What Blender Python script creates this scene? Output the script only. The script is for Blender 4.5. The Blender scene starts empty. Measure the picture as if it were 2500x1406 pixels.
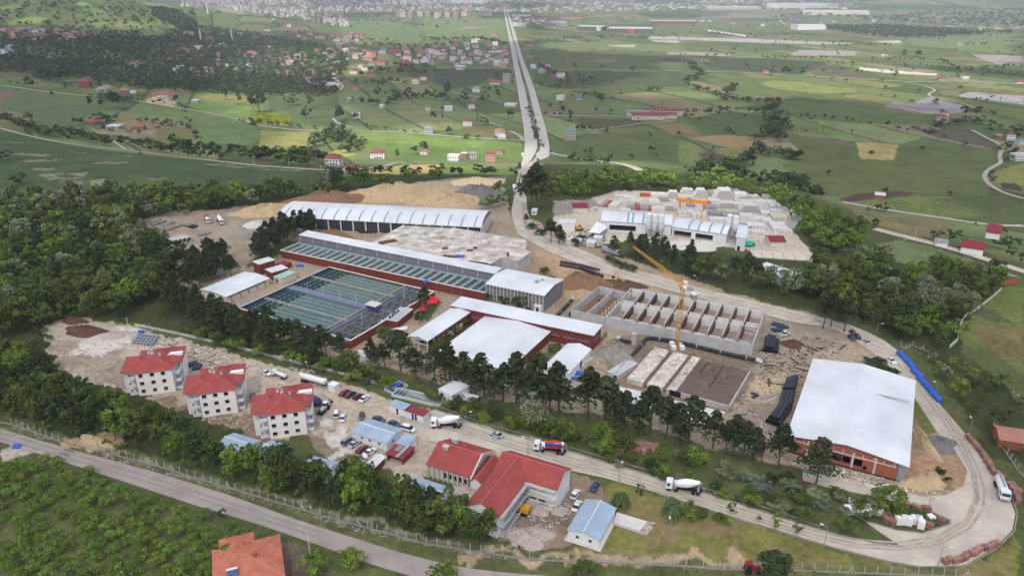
import bpy, bmesh, math, random
import numpy as np
from mathutils import Vector, Matrix
random.seed(7); RNG = np.random.default_rng(7)
R = math.radians
SC = bpy.context.scene; COL = SC.collection

# ------------------------------------------------------------ camera, light
CAM_H = 130.0; PITCH = math.atan(753/1800.0); F = 1800.0
cd = bpy.data.cameras.new('camera'); cam = bpy.data.objects.new('camera', cd); COL.objects.link(cam)
cam.location = (0, 0, CAM_H); cam.rotation_euler = (math.pi/2-PITCH, 0, 0)
cd.sensor_width = 36; cd.lens = 36*F/2500; cd.clip_start = 1; cd.clip_end = 60000
SC.camera = cam
SUN_EL, SUN_AZ = 50, 196      # degrees; azimuth clockwise from +Y (behind the camera, a little left)
w = bpy.data.worlds.new('World'); SC.world = w; w.use_nodes = True
nt = w.node_tree; bg = nt.nodes['Background']; sky = nt.nodes.new('ShaderNodeTexSky')
sky.sky_type = 'NISHITA'; sky.sun_disc = False; sky.sun_elevation = R(SUN_EL); sky.sun_rotation = R(SUN_AZ)
sky.dust_density = 2.5; sky.air_density = 1.0
nt.links.new(sky.outputs[0], bg.inputs[0]); bg.inputs[1].default_value = 0.13
sd = bpy.data.lights.new('sun', 'SUN'); sun = bpy.data.objects.new('sun', sd); COL.objects.link(sun)
sd.energy = 4.6; sd.angle = R(2.5); sd.color = (1, .95, .88)
_el, _az = R(SUN_EL), R(SUN_AZ)
sdir = Vector((math.sin(_az)*math.cos(_el), math.cos(_az)*math.cos(_el), math.sin(_el)))
sun.rotation_euler = sdir.to_track_quat('Z', 'Y').to_euler(); sun.location = (0, 0, 900)
SC.view_settings.view_transform = 'Standard'; SC.view_settings.look = 'None'
SC.view_settings.exposure = 0.14; SC.view_settings.gamma = 1
SC.render.engine = 'CYCLES'
SC.cycles.max_bounces = 4; SC.cycles.diffuse_bounces = 2; SC.cycles.glossy_bounces = 2
SC.cycles.transmission_bounces = 2; SC.cycles.volume_bounces = 0; SC.cycles.transparent_max_bounces = 8
SC.cycles.use_denoising = True; SC.cycles.caustics_reflective = False; SC.cycles.caustics_refractive = False

# ------------------------------------------------------------ terrain height
def sst(a, b, x):
    t = np.clip((x-a)/(b-a), 0, 1); return t*t*(3-2*t)
_YBX = [-900, -600, -400, -150, 0, 60, 130, 185, 215, 260, 400, 700, 1500]
_YBY = [560, 540, 520, 500, 480, 490, 500, 470, 390, 300, 215, 150, 100]
def vnoise(x, y, seed=0):
    xi = np.floor(x).astype(np.int64); yi = np.floor(y).astype(np.int64); fx = x-xi; fy = y-yi
    fx = fx*fx*(3-2*fx); fy = fy*fy*(3-2*fy)
    def h(a, b):
        v = (a*374761393+b*668265263+seed*974711) & 0x7fffffff
        v = ((v ^ (v >> 13))*1274126177) & 0x7fffffff
        return ((v ^ (v >> 16)) & 0xffff)/65535.0
    return (h(xi, yi)*(1-fx)+h(xi+1, yi)*fx)*(1-fy)+(h(xi, yi+1)*(1-fx)+h(xi+1, yi+1)*fx)*fy
def height(x, y):
    x = np.asarray(x, float); y = np.asarray(y, float)
    s = y-np.interp(x, _YBX, _YBY)
    d = sst(0, 330, s)
    z = -45*d
    z = z+165*np.exp(-((x+1650)/800)**2-((y-2350)/850)**2)+26*np.exp(-((x+620)/240)**2-((y-760)/260)**2)
    z = z+150*np.exp(-((x-4200)/1800)**2-((y-6200)/1500)**2)+90*np.exp(-((x+2500)/1500)**2-((y-7500)/1800)**2)
    far = sst(500, 1100, y)*sst(60, 300, np.abs(x+y*0.03))
    z = z+far*(vnoise(x/260, y/260, 3)-.5)*6+sst(900, 2200, -x+y*.2)*(vnoise(x/170, y/170, 5)-.5)*14
    return z
# ------------------------------------------------------------ photo measurements -> world points
_sP, _cP = math.sin(PITCH), math.cos(PITCH)
def ray(px, py):
    u, v = (px-1250)/F, (py-703)/F
    return u, _cP-v*_sP, -(_sP+v*_cP)
_T = np.geomspace(90, 16000, 500)
def P(p, z=None):
    """world point where the sight line through photo point p meets the terrain (or the level z)"""
    dx, dy, dz = ray(*p)
    if z is not None:
        t = (z-CAM_H)/dz; return Vector((dx*t, dy*t, z))
    g = CAM_H+dz*_T-height(dx*_T, dy*_T)
    i = np.argmax(g < 0)
    if i == 0: i = len(_T)-1
    a, b = _T[i-1], _T[i]
    for _ in range(20):
        m = (a+b)/2
        if CAM_H+dz*m-float(height(dx*m, dy*m)) < 0: b = m
        else: a = m
    return Vector((dx*b, dy*b, float(height(dx*b, dy*b))))
def crop(ox, oy, s): return lambda x, y: (ox+x/s, oy+y/s)
cA = crop(560, 440, 3.516); cB = crop(900, 440, 3.516); cC = crop(1350, 440, 3.515); cD = crop(1900, 440, 2.93)
cE = crop(60, 740, 3.057); cF = crop(560, 840, 3.7); cG = crop(980, 700, 3.906); cH = crop(1340, 660, 3.515)
cI = crop(1840, 820, 2.424); cJ = crop(960, 960, 3.196); cK = crop(0, 1000, 3.125); cL = crop(1500, 1100, 3.125)
cM = crop(0, 420, 3.514); T1 = crop(0, 0, 2.93); T2 = crop(800, 0, 2.93); T3 = crop(1650, 0, 2.93)
def gz(x, y): return float(height(x, y))
def C(r, g, b):
    f = lambda c: (c/255/12.92) if c/255 <= .04045 else ((c/255+.055)/1.055)**2.4
    return (f(r), f(g), f(b))

# ------------------------------------------------------------ materials
MATS = {}
def mat(name, col, rough=.8, var=.12, scale=.6, bump=0, bscale=3, metal=0, rand=0, spec=.3, attr=None, wave=None, wcol=.85, detail=4):
    """procedural material: base colour broken up by noise; optional ribs (wave along an object axis)"""
    if name in MATS: return MATS[name]
    m = bpy.data.materials.new(name); m.use_nodes = True; n = m.node_tree.nodes; l = m.node_tree.links
    b = n['Principled BSDF']; b.inputs['Roughness'].default_value = rough; b.inputs['Metallic'].default_value = metal
    b.inputs['Specular IOR Level'].default_value = spec
    tc = n.new('ShaderNodeTexCoord'); crd = tc.outputs['Object']
    no = n.new('ShaderNodeTexNoise'); no.inputs['Scale'].default_value = scale; no.inputs['Detail'].default_value = detail
    no.inputs['Roughness'].default_value = .65; l.new(crd, no.inputs['Vector'])
    mr = n.new('ShaderNodeMapRange'); mr.inputs[1].default_value = .3; mr.inputs[2].default_value = .7
    mr.inputs[3].default_value = 1-var; mr.inputs[4].default_value = 1+var; l.new(no.outputs[0], mr.inputs[0])
    val = mr.outputs[0]
    if rand:
        oi = n.new('ShaderNodeObjectInfo'); m2 = n.new('ShaderNodeMapRange'); m2.inputs[3].default_value = 1-rand; m2.inputs[4].default_value = 1+rand
        l.new(oi.outputs['Random'], m2.inputs[0]); mu = n.new('ShaderNodeMath'); mu.operation = 'MULTIPLY'
        l.new(val, mu.inputs[0]); l.new(m2.outputs[0], mu.inputs[1]); val = mu.outputs[0]
    hsrc = None
    if wave:
        ax, per = wave
        sx = n.new('ShaderNodeSeparateXYZ'); l.new(crd, sx.inputs[0])
        fr = n.new('ShaderNodeMath'); fr.operation = 'PINGPONG'; fr.inputs[1].default_value = per/2
        l.new(sx.outputs[ax], fr.inputs[0])
        m3 = n.new('ShaderNodeMapRange'); m3.inputs[1].default_value = 0; m3.inputs[2].default_value = per*.18
        m3.inputs[3].default_value = wcol; m3.inputs[4].default_value = 1; l.new(fr.outputs[0], m3.inputs[0])
        mu = n.new('ShaderNodeMath'); mu.operation = 'MULTIPLY'; l.new(val, mu.inputs[0]); l.new(m3.outputs[0], mu.inputs[1]); val = mu.outputs[0]
        hsrc = m3.outputs[0]
    vm = n.new('ShaderNodeVectorMath'); vm.operation = 'SCALE'; l.new(val, vm.inputs['Scale'])
    if attr:
        at = n.new('ShaderNodeAttribute'); at.attribute_name = attr
        v2 = n.new('ShaderNodeVectorMath'); v2.operation = 'MULTIPLY'; v2.inputs[1].default_value = col
        l.new(at.outputs['Color'], v2.inputs[0]); l.new(v2.outputs[0], vm.inputs[0])
    else: vm.inputs[0].default_value = col
    l.new(vm.outputs[0], b.inputs['Base Color'])
    if bump or hsrc:
        bp = n.new('ShaderNodeBump'); bp.inputs['Strength'].default_value = bump or .4; bp.inputs['Distance'].default_value = .15
        if hsrc: l.new(hsrc, bp.inputs['Height'])
        else:
            n2 = n.new('ShaderNodeTexNoise'); n2.inputs['Scale'].default_value = bscale; n2.inputs['Detail'].default_value = 5
            l.new(crd, n2.inputs['Vector']); l.new(n2.outputs[0], bp.inputs['Height'])
        l.new(bp.outputs[0], b.inputs['Normal'])
    MATS[name] = m; return m

# ------------------------------------------------------------ mesh builder / object helpers
class MB:
    def __init__(s): s.v = []; s.f = []; s.mi = []
    def add(s, vs, fs, mi=0):
        o = len(s.v); s.v += [tuple(v) for v in vs]; s.f += [tuple(i+o for i in f) for f in fs]; s.mi += [mi]*len(fs); return s
    def box(s, x0, y0, z0, x1, y1, z1, mi=0):
        return s.add([(x0,y0,z0),(x1,y0,z0),(x1,y1,z0),(x0,y1,z0),(x0,y0,z1),(x1,y0,z1),(x1,y1,z1),(x0,y1,z1)],
                     [(3,2,1,0),(4,5,6,7),(0,1,5,4),(1,2,6,5),(2,3,7,6),(3,0,4,7)], mi)
    def cbox(s, cx, cy, z0, sx, sy, sz, a=0, mi=0):
        c, n = math.cos(a), math.sin(a); vs = []
        for z in (z0, z0+sz):
            for X, Y in ((-sx/2,-sy/2),(sx/2,-sy/2),(sx/2,sy/2),(-sx/2,sy/2)):
                vs.append((cx+X*c-Y*n, cy+X*n+Y*c, z))
        return s.add(vs, [(3,2,1,0),(4,5,6,7),(0,1,5,4),(1,2,6,5),(2,3,7,6),(3,0,4,7)], mi)
    def prism(s, poly, z0, z1, mi=0, zt=None):
        n = len(poly); zt = zt or [z1]*n
        vs = [(p[0], p[1], z0) for p in poly]+[(p[0], p[1], zt[i]) for i, p in enumerate(poly)]
        ar = sum(poly[i][0]*poly[(i+1)%n][1]-poly[(i+1)%n][0]*poly[i][1] for i in range(n))
        idx = list(range(n)) if ar > 0 else list(range(n))[::-1]
        fs = [tuple(idx[::-1]), tuple(i+n for i in idx)]
        for k in range(n):
            a, b = idx[k], idx[(k+1)%n]; fs.append((a, b, b+n, a+n))
        return s.add(vs, fs, mi)
    def bar(s, a, b, r, n=4, mi=0, r2=None, cap=True):
        a = Vector(a); b = Vector(b); d = (b-a); r2 = r if r2 is None else r2
        if d.length < 1e-6: return s
        d.normalize(); u = d.cross(Vector((0,0,1)) if abs(d.z) < .95 else Vector((1,0,0))).normalized(); v = d.cross(u)
        vs = []
        for q, rr in ((a, r), (b, r2)):
            for i in range(n):
                t = 2*math.pi*(i+.5)/n; vs.append(q+u*math.cos(t)*rr+v*math.sin(t)*rr)
        fs = [(i, i+n, (i+1)%n+n, (i+1)%n) for i in range(n)]
        if cap: fs += [tuple(range(n)), tuple(range(2*n-1, n-1, -1))]
        return s.add(vs, fs, mi)
    def tube(s, pts, r, n=10, mi=0):
        for a, b in zip(pts, pts[1:]): s.bar(a, b, r, n, mi)
        return s
    def ring(s, a, b, r, ri, n=14, mi=0):      # hollow pipe piece
        a = Vector(a); b = Vector(b); d = (b-a).normalized(); u = d.cross(Vector((0,0,1)) if abs(d.z) < .95 else Vector((1,0,0))).normalized(); v = d.cross(u)
        vs = []
        for q in (a, b):
            for rr in (r, ri):
                for i in range(n):
                    t = 2*math.pi*i/n; vs.append(q+u*math.cos(t)*rr+v*math.sin(t)*rr)
        fs = []
        for i in range(n):
            j = (i+1) % n
            fs += [(i, i+2*n, j+2*n, j), (i+n, j+n, j+3*n, i+3*n), (i, j, j+n, i+n), (i+2*n, i+3*n, j+3*n, j+2*n)]
        return s.add(vs, fs, mi)
    def lathe(s, prof, c=(0,0,0), n=16, axis=None, mi=0):
        c = Vector(c); M = Matrix() if axis is None else Vector(axis).to_track_quat('Z','Y').to_matrix().to_4x4()
        vs = []; fs = []
        for r, z in prof:
            for i in range(n):
                t = 2*math.pi*i/n; vs.append(c+(M @ Vector((r*math.cos(t), r*math.sin(t), z))))
        for k in range(len(prof)-1):
            for i in range(n):
                j = (i+1) % n; fs.append((k*n+i, k*n+j, (k+1)*n+j, (k+1)*n+i))
        fs += [tuple(range(n-1, -1, -1)), tuple((len(prof)-1)*n+i for i in range(n))]
        return s.add(vs, fs, mi)
    def blob(s, c, r, jit=.25, seed=0, sub=2, mi=0):
        bm = bmesh.new(); bmesh.ops.create_icosphere(bm, subdivisions=sub, radius=1)
        rr = random.Random(seed); vs = []
        for v in bm.verts:
            k = 1+jit*(rr.random()-.5)*2; vs.append((c[0]+v.co.x*r[0]*k, c[1]+v.co.y*r[1]*k, c[2]+v.co.z*r[2]*k))
        fs = [tuple(v.index for v in f.verts) for f in bm.faces]; bm.free(); return s.add(vs, fs, mi)
    def mesh(s, name, mats, smooth=False):
        me = bpy.data.meshes.new(name); me.from_pydata(s.v, [], s.f); me.update()
        for m in (mats if isinstance(mats, (list, tuple)) else [mats]): me.materials.append(m)
        if len(me.materials) > 1: me.polygons.foreach_set('material_index', s.mi)
        if smooth: me.polygons.foreach_set('use_smooth', [True]*len(s.f))
        return me
    def build(s, name, mats, parent=None, smooth=False, loc=None, rz=0):
        o = bpy.data.objects.new(name, s.mesh(name, mats, smooth)); COL.objects.link(o)
        if parent is not None: o.parent = parent
        if loc is not None: o.location = loc; o.rotation_euler.z = rz
        return o
def tag(o, label=None, cat=None, group=None, kind=None):
    if label: o['label'] = label
    if cat: o['category'] = cat
    if group: o['group'] = group
    if kind: o['kind'] = kind
    return o
def empty(name, loc, rz=0, label=None, cat=None, group=None):
    o = bpy.data.objects.new(name, None); COL.objects.link(o); o.location = loc; o.rotation_euler.z = rz
    o.empty_display_size = .5
    return tag(o, label, cat, group)
def copy_tree(o, parent=None):
    c = o.copy(); COL.objects.link(c); c.parent = parent
    for ch in list(o.children): copy_tree(ch, c)
    return c
def place(proto, used, loc, rz, label, group, s=None):
    """first call moves the prototype itself, later calls copy it with its parts"""
    o = proto if not used else copy_tree(proto); used.append(1)
    o.location = loc; o.rotation_euler.z = rz
    if s: o.scale = (s, s, s) if not isinstance(s, tuple) else s
    tag(o, label, None, group); return o
def rect(a, b, c, z, base=None):
    """level rectangle from three photo corners a-b (long side), b-c at height z above base: origin a, angle, length, width (signed)"""
    zz = z+(base or 0)
    A, B, D = P(a, zz), P(b, zz), P(c, zz)
    u = (B-A); L = u.length; u.normalize(); v = Vector((-u.y, u.x, 0)); W = (D-B).dot(v)
    ang = math.atan2(u.y, u.x)
    if W < 0:    # flip so local +y points into the rectangle
        A, ang, W = B, ang+math.pi, -W
    return A, ang, L, W
# ------------------------------------------------------------ ground sheet, painted with the land use (own colours of soil, grass, crops; sunlit fields painted brighter)
def inpoly(x, y, poly):
    r = np.zeros(x.shape, bool); n = len(poly)
    for i in range(n):
        x1, y1 = poly[i][0], poly[i][1]; x2, y2 = poly[i-1][0], poly[i-1][1]
        if y1 == y2: continue
        c = (y1 > y) != (y2 > y)
        r ^= c & (x < (x2-x1)*(y-y1)/(y2-y1)+x1)
    return r
def W(pts, f=None): return [P(f(*p) if f else p) for p in pts]
_az = np.radians(np.concatenate([np.linspace(-110, -47.6, 90), np.linspace(-47, 47, 1150), np.linspace(47.6, 110, 90)])); _rr = np.concatenate([np.geomspace(4, 69, 60), np.geomspace(70, 15000, 1000)])
_RR, _AZ = np.meshgrid(_rr, _az, indexing='ij'); GX = _RR*np.sin(_AZ); GY = _RR*np.cos(_AZ); GZ = height(GX, GY)
GC = np.zeros(GX.shape+(3,))
# parcels of the far plain: a warped, turned grid of long fields
def parcels(x, y, ang, sx, sy, seed):
    wx = x+(vnoise(x/300, y/300, seed)-.5)*160; wy = y+(vnoise(x/300, y/300, seed+1)-.5)*160
    c, s = math.cos(ang), math.sin(ang); a = (wx*c+wy*s)/sx; b = (-wx*s+wy*c)/sy
    ia = np.floor(a); ib = np.floor(b+((ia*7919) % 13)/13.0)
    k = ((ia*73856093).astype(np.int64) ^ (ib*19349663).astype(np.int64)) & 0xffff
    fa = a-ia; return ((k*40503) & 0xffff)/65535.0, np.minimum(fa, 1-fa)*sx
pal = 1.22*np.array([C(78,100,58), C(88,110,66), C(70,92,56), C(98,118,72), C(84,102,60), C(110,118,74), C(74,98,60), C(92,112,70), C(118,112,78), C(80,104,62), C(104,124,80), C(96,100,72), C(72,88,54), C(128,120,90), C(86,110,64), C(94,116,74)])
k1, e1 = parcels(GX, GY, .35, 70, 190, 11)
GC[:] = pal[(k1*15.999).astype(int)]
GC[e1 < 1.6+_RR*.0006] = C(62, 80, 46)
near = sst(0, 120, GY-np.interp(GX, _YBX, _YBY))[..., None]
hill = sst(250, 700, -GX+0*GY)[..., None]*sst(900, 1500, GY)[..., None]
GC = GC*(1-hill*.35)+np.array(C(60, 84, 52))*hill*.35
GC = GC*near+np.array(C(72, 86, 50))*(1-near)
GC *= (1+.25*(vnoise(GX/9, GY/9, 21)-.5)+.3*(vnoise(GX/45, GY/45, 22)-.5))[..., None]
JX = (vnoise(GX/5, GY/5, 31)-.5)*5+(vnoise(GX/1.6, GY/1.6, 33)-.5)*1.8; JY = (vnoise(GX/5, GY/5, 32)-.5)*5+(vnoise(GX/1.6, GY/1.6, 34)-.5)*1.8
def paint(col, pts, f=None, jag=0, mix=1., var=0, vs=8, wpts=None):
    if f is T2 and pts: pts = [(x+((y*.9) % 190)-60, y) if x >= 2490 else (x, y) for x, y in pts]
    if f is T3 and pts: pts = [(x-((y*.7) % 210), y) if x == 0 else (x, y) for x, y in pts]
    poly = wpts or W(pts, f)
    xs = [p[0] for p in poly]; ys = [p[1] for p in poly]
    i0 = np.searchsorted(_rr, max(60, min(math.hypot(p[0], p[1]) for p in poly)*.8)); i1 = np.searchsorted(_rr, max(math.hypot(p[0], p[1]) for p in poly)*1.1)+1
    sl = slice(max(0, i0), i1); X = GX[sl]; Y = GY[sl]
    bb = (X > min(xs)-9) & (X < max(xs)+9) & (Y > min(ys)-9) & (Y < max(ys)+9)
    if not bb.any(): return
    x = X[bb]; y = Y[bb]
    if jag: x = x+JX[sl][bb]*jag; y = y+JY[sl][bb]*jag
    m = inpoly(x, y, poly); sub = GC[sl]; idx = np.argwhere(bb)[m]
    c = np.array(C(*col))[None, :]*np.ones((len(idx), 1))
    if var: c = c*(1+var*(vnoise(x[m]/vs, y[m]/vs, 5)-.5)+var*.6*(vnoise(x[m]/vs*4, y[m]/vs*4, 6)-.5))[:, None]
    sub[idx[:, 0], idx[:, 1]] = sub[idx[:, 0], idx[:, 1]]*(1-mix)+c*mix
def spot(col, c, rx, ry, f=None, jag=1, mix=.8, ang=0, n=14, var=.2):
    q = P(f(*c) if f else c); pts = []
    for i in range(n):
        t = 2*math.pi*i/n; a, b = rx*math.cos(t), ry*math.sin(t)
        pts.append((q.x+a*math.cos(ang)-b*math.sin(ang), q.y+a*math.sin(ang)+b*math.cos(ang)))
    paint(col, None, None, jag, mix, var, 4, wpts=pts)
# --- left slope and plain left of the highway
for col, pts in [
 ((60,84,54), [(0,940),(500,1040),(1250,1130),(2300,1230),(2150,1330),(1300,1300),(0,1290)]),
 ((82,104,74), [(140,650),(360,690),(640,710),(700,740),(660,820),(520,890),(400,930),(250,880),(90,800),(0,790),(0,730)]),
 ((84,114,62), [(340,735),(500,690),(720,700),(690,745),(520,755)]),
 ((122,96,86), [(0,650),(140,655),(0,730)]),
 ((96,126,74), [(850,810),(1000,745),(1250,790),(1500,830),(1860,910),(1850,1000),(1750,1040),(1380,1020),(1380,900),(1250,850)]),
 ((104,138,70), [(1330,750),(1450,715),(1790,765),(1810,850),(1690,845),(1500,810)]),
 ((124,128,78), [(1400,680),(1790,690),(1800,750),(1480,715)]),
 ((74,97,62), [(1900,690),(2430,690),(2400,910),(2080,890),(2060,800),(1930,790)]),
 ((158,160,48), [(1830,815),(2080,830),(2070,895),(1830,880)]),
 ((132,140,80), [(1860,935),(2430,950),(2200,1050),(2000,1085),(1850,1080)]),
 ((108,112,72), [(1140,925),(1380,920),(1380,1000),(1220,1040),(990,1000)]),
 ((94,102,66), [(0,520),(320,530),(300,575),(160,585),(0,560)]), ((84,116,62), [(0,560),(140,580),(60,605),(0,610)]),
 ((86,102,62), [(80,610),(560,640),(600,680),(180,640)]),
 ((66,90,60), [(550,500),(740,500),(900,590),(860,640),(640,550)]),
 ((70,94,62), [(930,490),(1170,500),(1600,560),(1500,590),(860,590)]),
 ((118,138,82), [(630,165),(980,150),(1060,200),(850,222),(690,205)]), ((96,132,76), [(600,65),(700,60),(850,130),(640,115)]),
 ((112,150,82), [(520,20),(600,15),(680,55),(560,45)]), ((112,138,82), [(1000,140),(1150,150),(1160,180),(1050,185)]),
 ((112,138,82), [(1000,215),(1100,200),(1240,240),(1050,255)]), ((112,142,84), [(40,190),(60,145),(280,118),(370,150),(220,172)]),
 ((104,130,80), [(0,50),(110,40),(120,55),(0,70)]), ((118,142,90), [(1010,20),(1150,25),(1270,60),(1100,50)]),
 ((150,146,100), [(1520,60),(1740,70),(1755,105),(1560,72)]), ((116,132,84), [(1240,60),(1370,100),(1330,110),(1220,80)]),
 ((108,128,86), [(1690,110),(1900,130),(1960,160),(1720,160)]), ((66,90,58), [(1400,430),(1480,400),(1520,420),(1500,450),(1410,470)]),
 ((100,84,70), [(1380,430),(1480,430),(1490,460),(1400,462)]), ((66,96,58), [(1640,400),(1700,420),(1790,490),(1740,490)]),
 ((150,128,112), [(620,900),(700,940),(760,900),(1000,960),(1050,930),(1120,935),(1080,970),(900,970),(700,960)]),
 ((205,178,140), [(1040,720),(1180,660),(1260,740),(1240,770),(1080,745)]),
]: paint(col, pts, T1, jag=.25, var=.35, vs=12)
for col, pts in [
 ((106,138,66), [(170,940),(420,925),(1385,1018),(1392,1060),(700,1045),(300,1020)]),  # brightness of sunlit grass is painted into this field and the next
 ((94,124,60), [(220,1000),(700,1040),(1392,1060),(1392,1165),(850,1160),(500,1150),(440,1110)]),
 ((148,172,62), [(0,1100),(90,1058),(215,1105),(150,1118),(20,1125)]),
 ((176,160,92), [(240,1232),(600,1180),(840,1180),(790,1232),(560,1250),(300,1245)]),
 ((104,132,64), [(830,1175),(1330,1190),(1330,1250),(900,1250),(780,1235)]),
 ((128,122,82), [(150,790),(400,800),(430,850),(280,840)]), ((108,112,68), [(960,900),(1200,910),(1190,990),(1000,960)]),
 ((66,82,64), [(760,490),(1310,500),(1335,600),(1150,560),(1100,600),(880,640),(760,600)]),
 ((102,130,88), [(100,120),(680,190),(680,292),(100,262)]), ((108,136,88), [(680,130),(1250,142),(1290,300),(1000,270),(700,262)]),
 ((156,144,130), [(900,212),(1000,190),(1170,196),(930,216)]),
 ((108,132,86), [(1400,310),(2000,300),(2490,330),(2490,395),(2000,350),(1400,360)]), ((172,176,165), [(2010,325),(2210,320),(2190,340),(2020,335)]),
 ((172,176,165), [(2310,292),(2490,290),(2490,312),(2330,300)]), ((94,112,72), [(1510,470),(1520,370),(2100,360),(2490,380),(2490,500),(1500,498)]),
 ((128,126,86), [(1800,440),(2060,415),(2090,430),(2010,455),(1830,450)]), ((122,120,80), [(1600,640),(1900,625),(1880,650),(1620,652)]),
 ((74,94,62), [(1480,520),(2490,520),(2490,620),(1700,640),(1480,600)]),
 ((98,108,84), [(1610,770),(1890,745),(2040,800),(1980,832),(1740,800)]), ((126,118,104), [(1570,790),(1650,800),(1670,830),(1560,825)]),
 ((80,82,60), [(1780,840),(2230,860),(2290,900),(1900,932),(1790,870)]), ((128,114,74), [(2300,880),(2490,870),(2490,955),(2320,900)]),
 ((84,104,60), [(1790,960),(2490,930),(2490,1180),(1900,1130),(1600,1060)]), ((158,136,84), [(1690,1200),(1830,1170),(2020,1212),(1980,1245),(1850,1245)]),
 ((132,118,100), [(560,740),(700,770),(860,790),(900,800),(640,790)]),
]: paint(col, pts, T2, jag=.25, var=.35, vs=14)
for col, pts in [
 ((80,68,72), [(0,415),(170,440),(60,455),(0,440)]), ((66,84,62), [(240,430),(500,415),(1060,440),(1080,470),(900,530),(600,520),(240,490)]),
 ((88,90,82), [(1000,470),(1260,480),(1240,500),(950,492)]), ((104,100,72), [(950,510),(1200,500),(1440,540),(1290,560),(1000,540)]),
 ((90,112,70), [(200,560),(700,560),(1300,640),(1330,672),(1000,700),(600,690),(350,640)]),
 ((122,142,80), [(700,575),(900,590),(1150,625),(1300,640),(1290,662),(1050,672),(720,640),(600,600)]),
 ((136,124,88), [(550,685),(820,695),(810,712),(580,712)]), ((80,100,62), [(400,780),(600,745),(730,760),(1200,870),(850,830),(700,800)]),
 ((128,114,74), [(0,870),(60,890),(190,970),(100,982),(0,962)]), ((156,128,84), [(90,985),(350,965),(600,990),(580,1042),(420,1062),(330,1048)]),
 ((76,98,60), [(70,850),(400,800),(740,840),(840,930),(600,985),(350,960),(190,960)]),
 ((128,122,66), [(260,1078),(430,1055),(650,1110),(620,1152),(450,1132),(300,1105)]), ((90,74,72), [(150,1105),(250,1082),(450,1142),(440,1172),(390,1197),(200,1132)]),
 ((86,104,58), [(740,960),(1290,1010),(2300,1070),(2320,1180),(2200,1240),(2240,1400),(1000,1400),(850,1260),(760,1180),(940,1130),(800,1000)]),
 ((172,154,84), [(1290,1015),(1590,1035),(1560,1147),(1320,1137)]), ((116,102,76), [(950,980),(1240,1010),(1240,1048),(1060,1030)]),
 ((84,108,66), [(740,720),(1480,760),(1500,800),(1850,830),(1800,900),(1240,880),(740,830)]),
 ((94,86,74), [(1690,920),(2120,930),(2330,1060),(2300,1072),(1880,988)]),
 ((156,150,154), [(1490,762),(1560,730),(1680,735),(1810,695),(2090,760),(2060,800),(1960,812),(1800,817)]),
 ((156,153,156), [(2010,688),(2090,660),(2490,690),(2490,752)]), ((152,152,158), [(2120,390),(2490,400),(2490,472),(2320,466),(2200,432)]),
 ((164,158,154), [(820,388),(880,360),(1300,370),(1280,402),(840,398)]), ((152,152,156), [(0,375),(150,375),(430,390),(380,407),(0,392)]),
 ((198,200,206), [(1310,482),(1490,500),(1880,530),(1860,540),(1490,522),(1320,502)]), ((112,114,78), [(1880,650),(2050,650),(2000,690),(1890,672)]),
 ((108,116,64), [(1820,690),(1900,690),(2300,770),(2490,780),(2490,830),(2200,800)]), ((124,130,68), [(2270,1232),(2490,1170),(2490,1330),(2300,1312)]),
 ((70,52,50), [(2320,1310),(2420,1310),(2480,1350),(2460,1372),(2330,1347)]), ((176,174,172), [(0,262),(560,280),(1290,312),(1230,318),(400,300),(0,282)]),
 ((120,130,140), [(190,95),(740,105),(740,130),(170,130)]), ((196,190,178), [(1400,298),(1600,290),(1620,310),(1560,312)]),
 ((108,132,88), [(1600,260),(2490,240),(2490,390),(1700,330)]), ((96,116,76), [(0,130),(600,150),(900,230),(0,240)]),
]: paint(col, pts, T3, jag=.25, var=.35, vs=14)
for i in range(9): paint((80,92,74), [(1500+i*66, 748+i*6-(i%2)*3), (1520+i*66, 746+i*6), (1640+i*62, 800-abs(i-5)*3), (1625+i*62, 802-abs(i-5)*3)], T3, mix=.55)
for i in range(14): paint((58,84,48), [(770+i*30, 845+i*2), (776+i*30, 845+i*2), (850+i*20, 942+i*2), (843+i*20, 942+i*2)], T3, mix=.8)
for col, pts in [
 ((88,64,58), [(430,130),(590,95),(880,75),(980,95),(900,115),(640,142),(500,160)]), ((98,118,62), [(560,152),(990,112),(1240,120),(1520,240),(1300,272),(770,202)]),
 ((78,98,58), [(1100,130),(1758,110),(1758,250),(1550,245)]), ((124,116,74), [(480,182),(1280,312),(1230,370),(1080,410),(960,400),(730,330),(540,240)]),
 ((92,106,62), [(600,240),(900,262),(820,300),(640,262)]), ((90,112,74), [(430,495),(900,430),(1150,490),(1430,582),(1100,612),(850,612),(560,565)]),
 ((92,112,56), [(1600,780),(1758,730),(1758,1400),(1500,1200),(1240,1180),(1300,1000)]), ((112,104,60), [(1400,1010),(1758,1060),(1758,1330),(1560,1250),(1420,1130)]),
 ((70,88,56), [(1420,900),(1600,960),(1700,1030),(1500,1010),(1400,960)]),
]: paint(col, pts, cD, jag=.3, var=.4, vs=9)
for i in range(9): paint((60,80,46), [(1105,135+i*12),(1758,112+i*15),(1758,117+i*15),(1110,139+i*12)], cD, mix=.6)
for c, rx, ry in [((90,1020),14,4),((230,1110),26,9),((300,1150),18,8),((190,1160),12,6),((310,1215),14,5),((350,1255),16,6),((450,1280),20,4),((520,1310),14,4),((570,1095),12,5),
                  ((740,1170),18,6),((860,1165),20,4),((910,1118),14,3),((700,1300),12,6),((740,1310),14,7),((1120,1280),12,4),((1580,1180),26,5),((1760,1195),30,5),((1960,1215),36,4),((560,1250),10,4),((1330,1190),10,3)]:
    spot((150,136,120), c, rx*.6, ry*.6, T1, jag=1.8, mix=.6)
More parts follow.
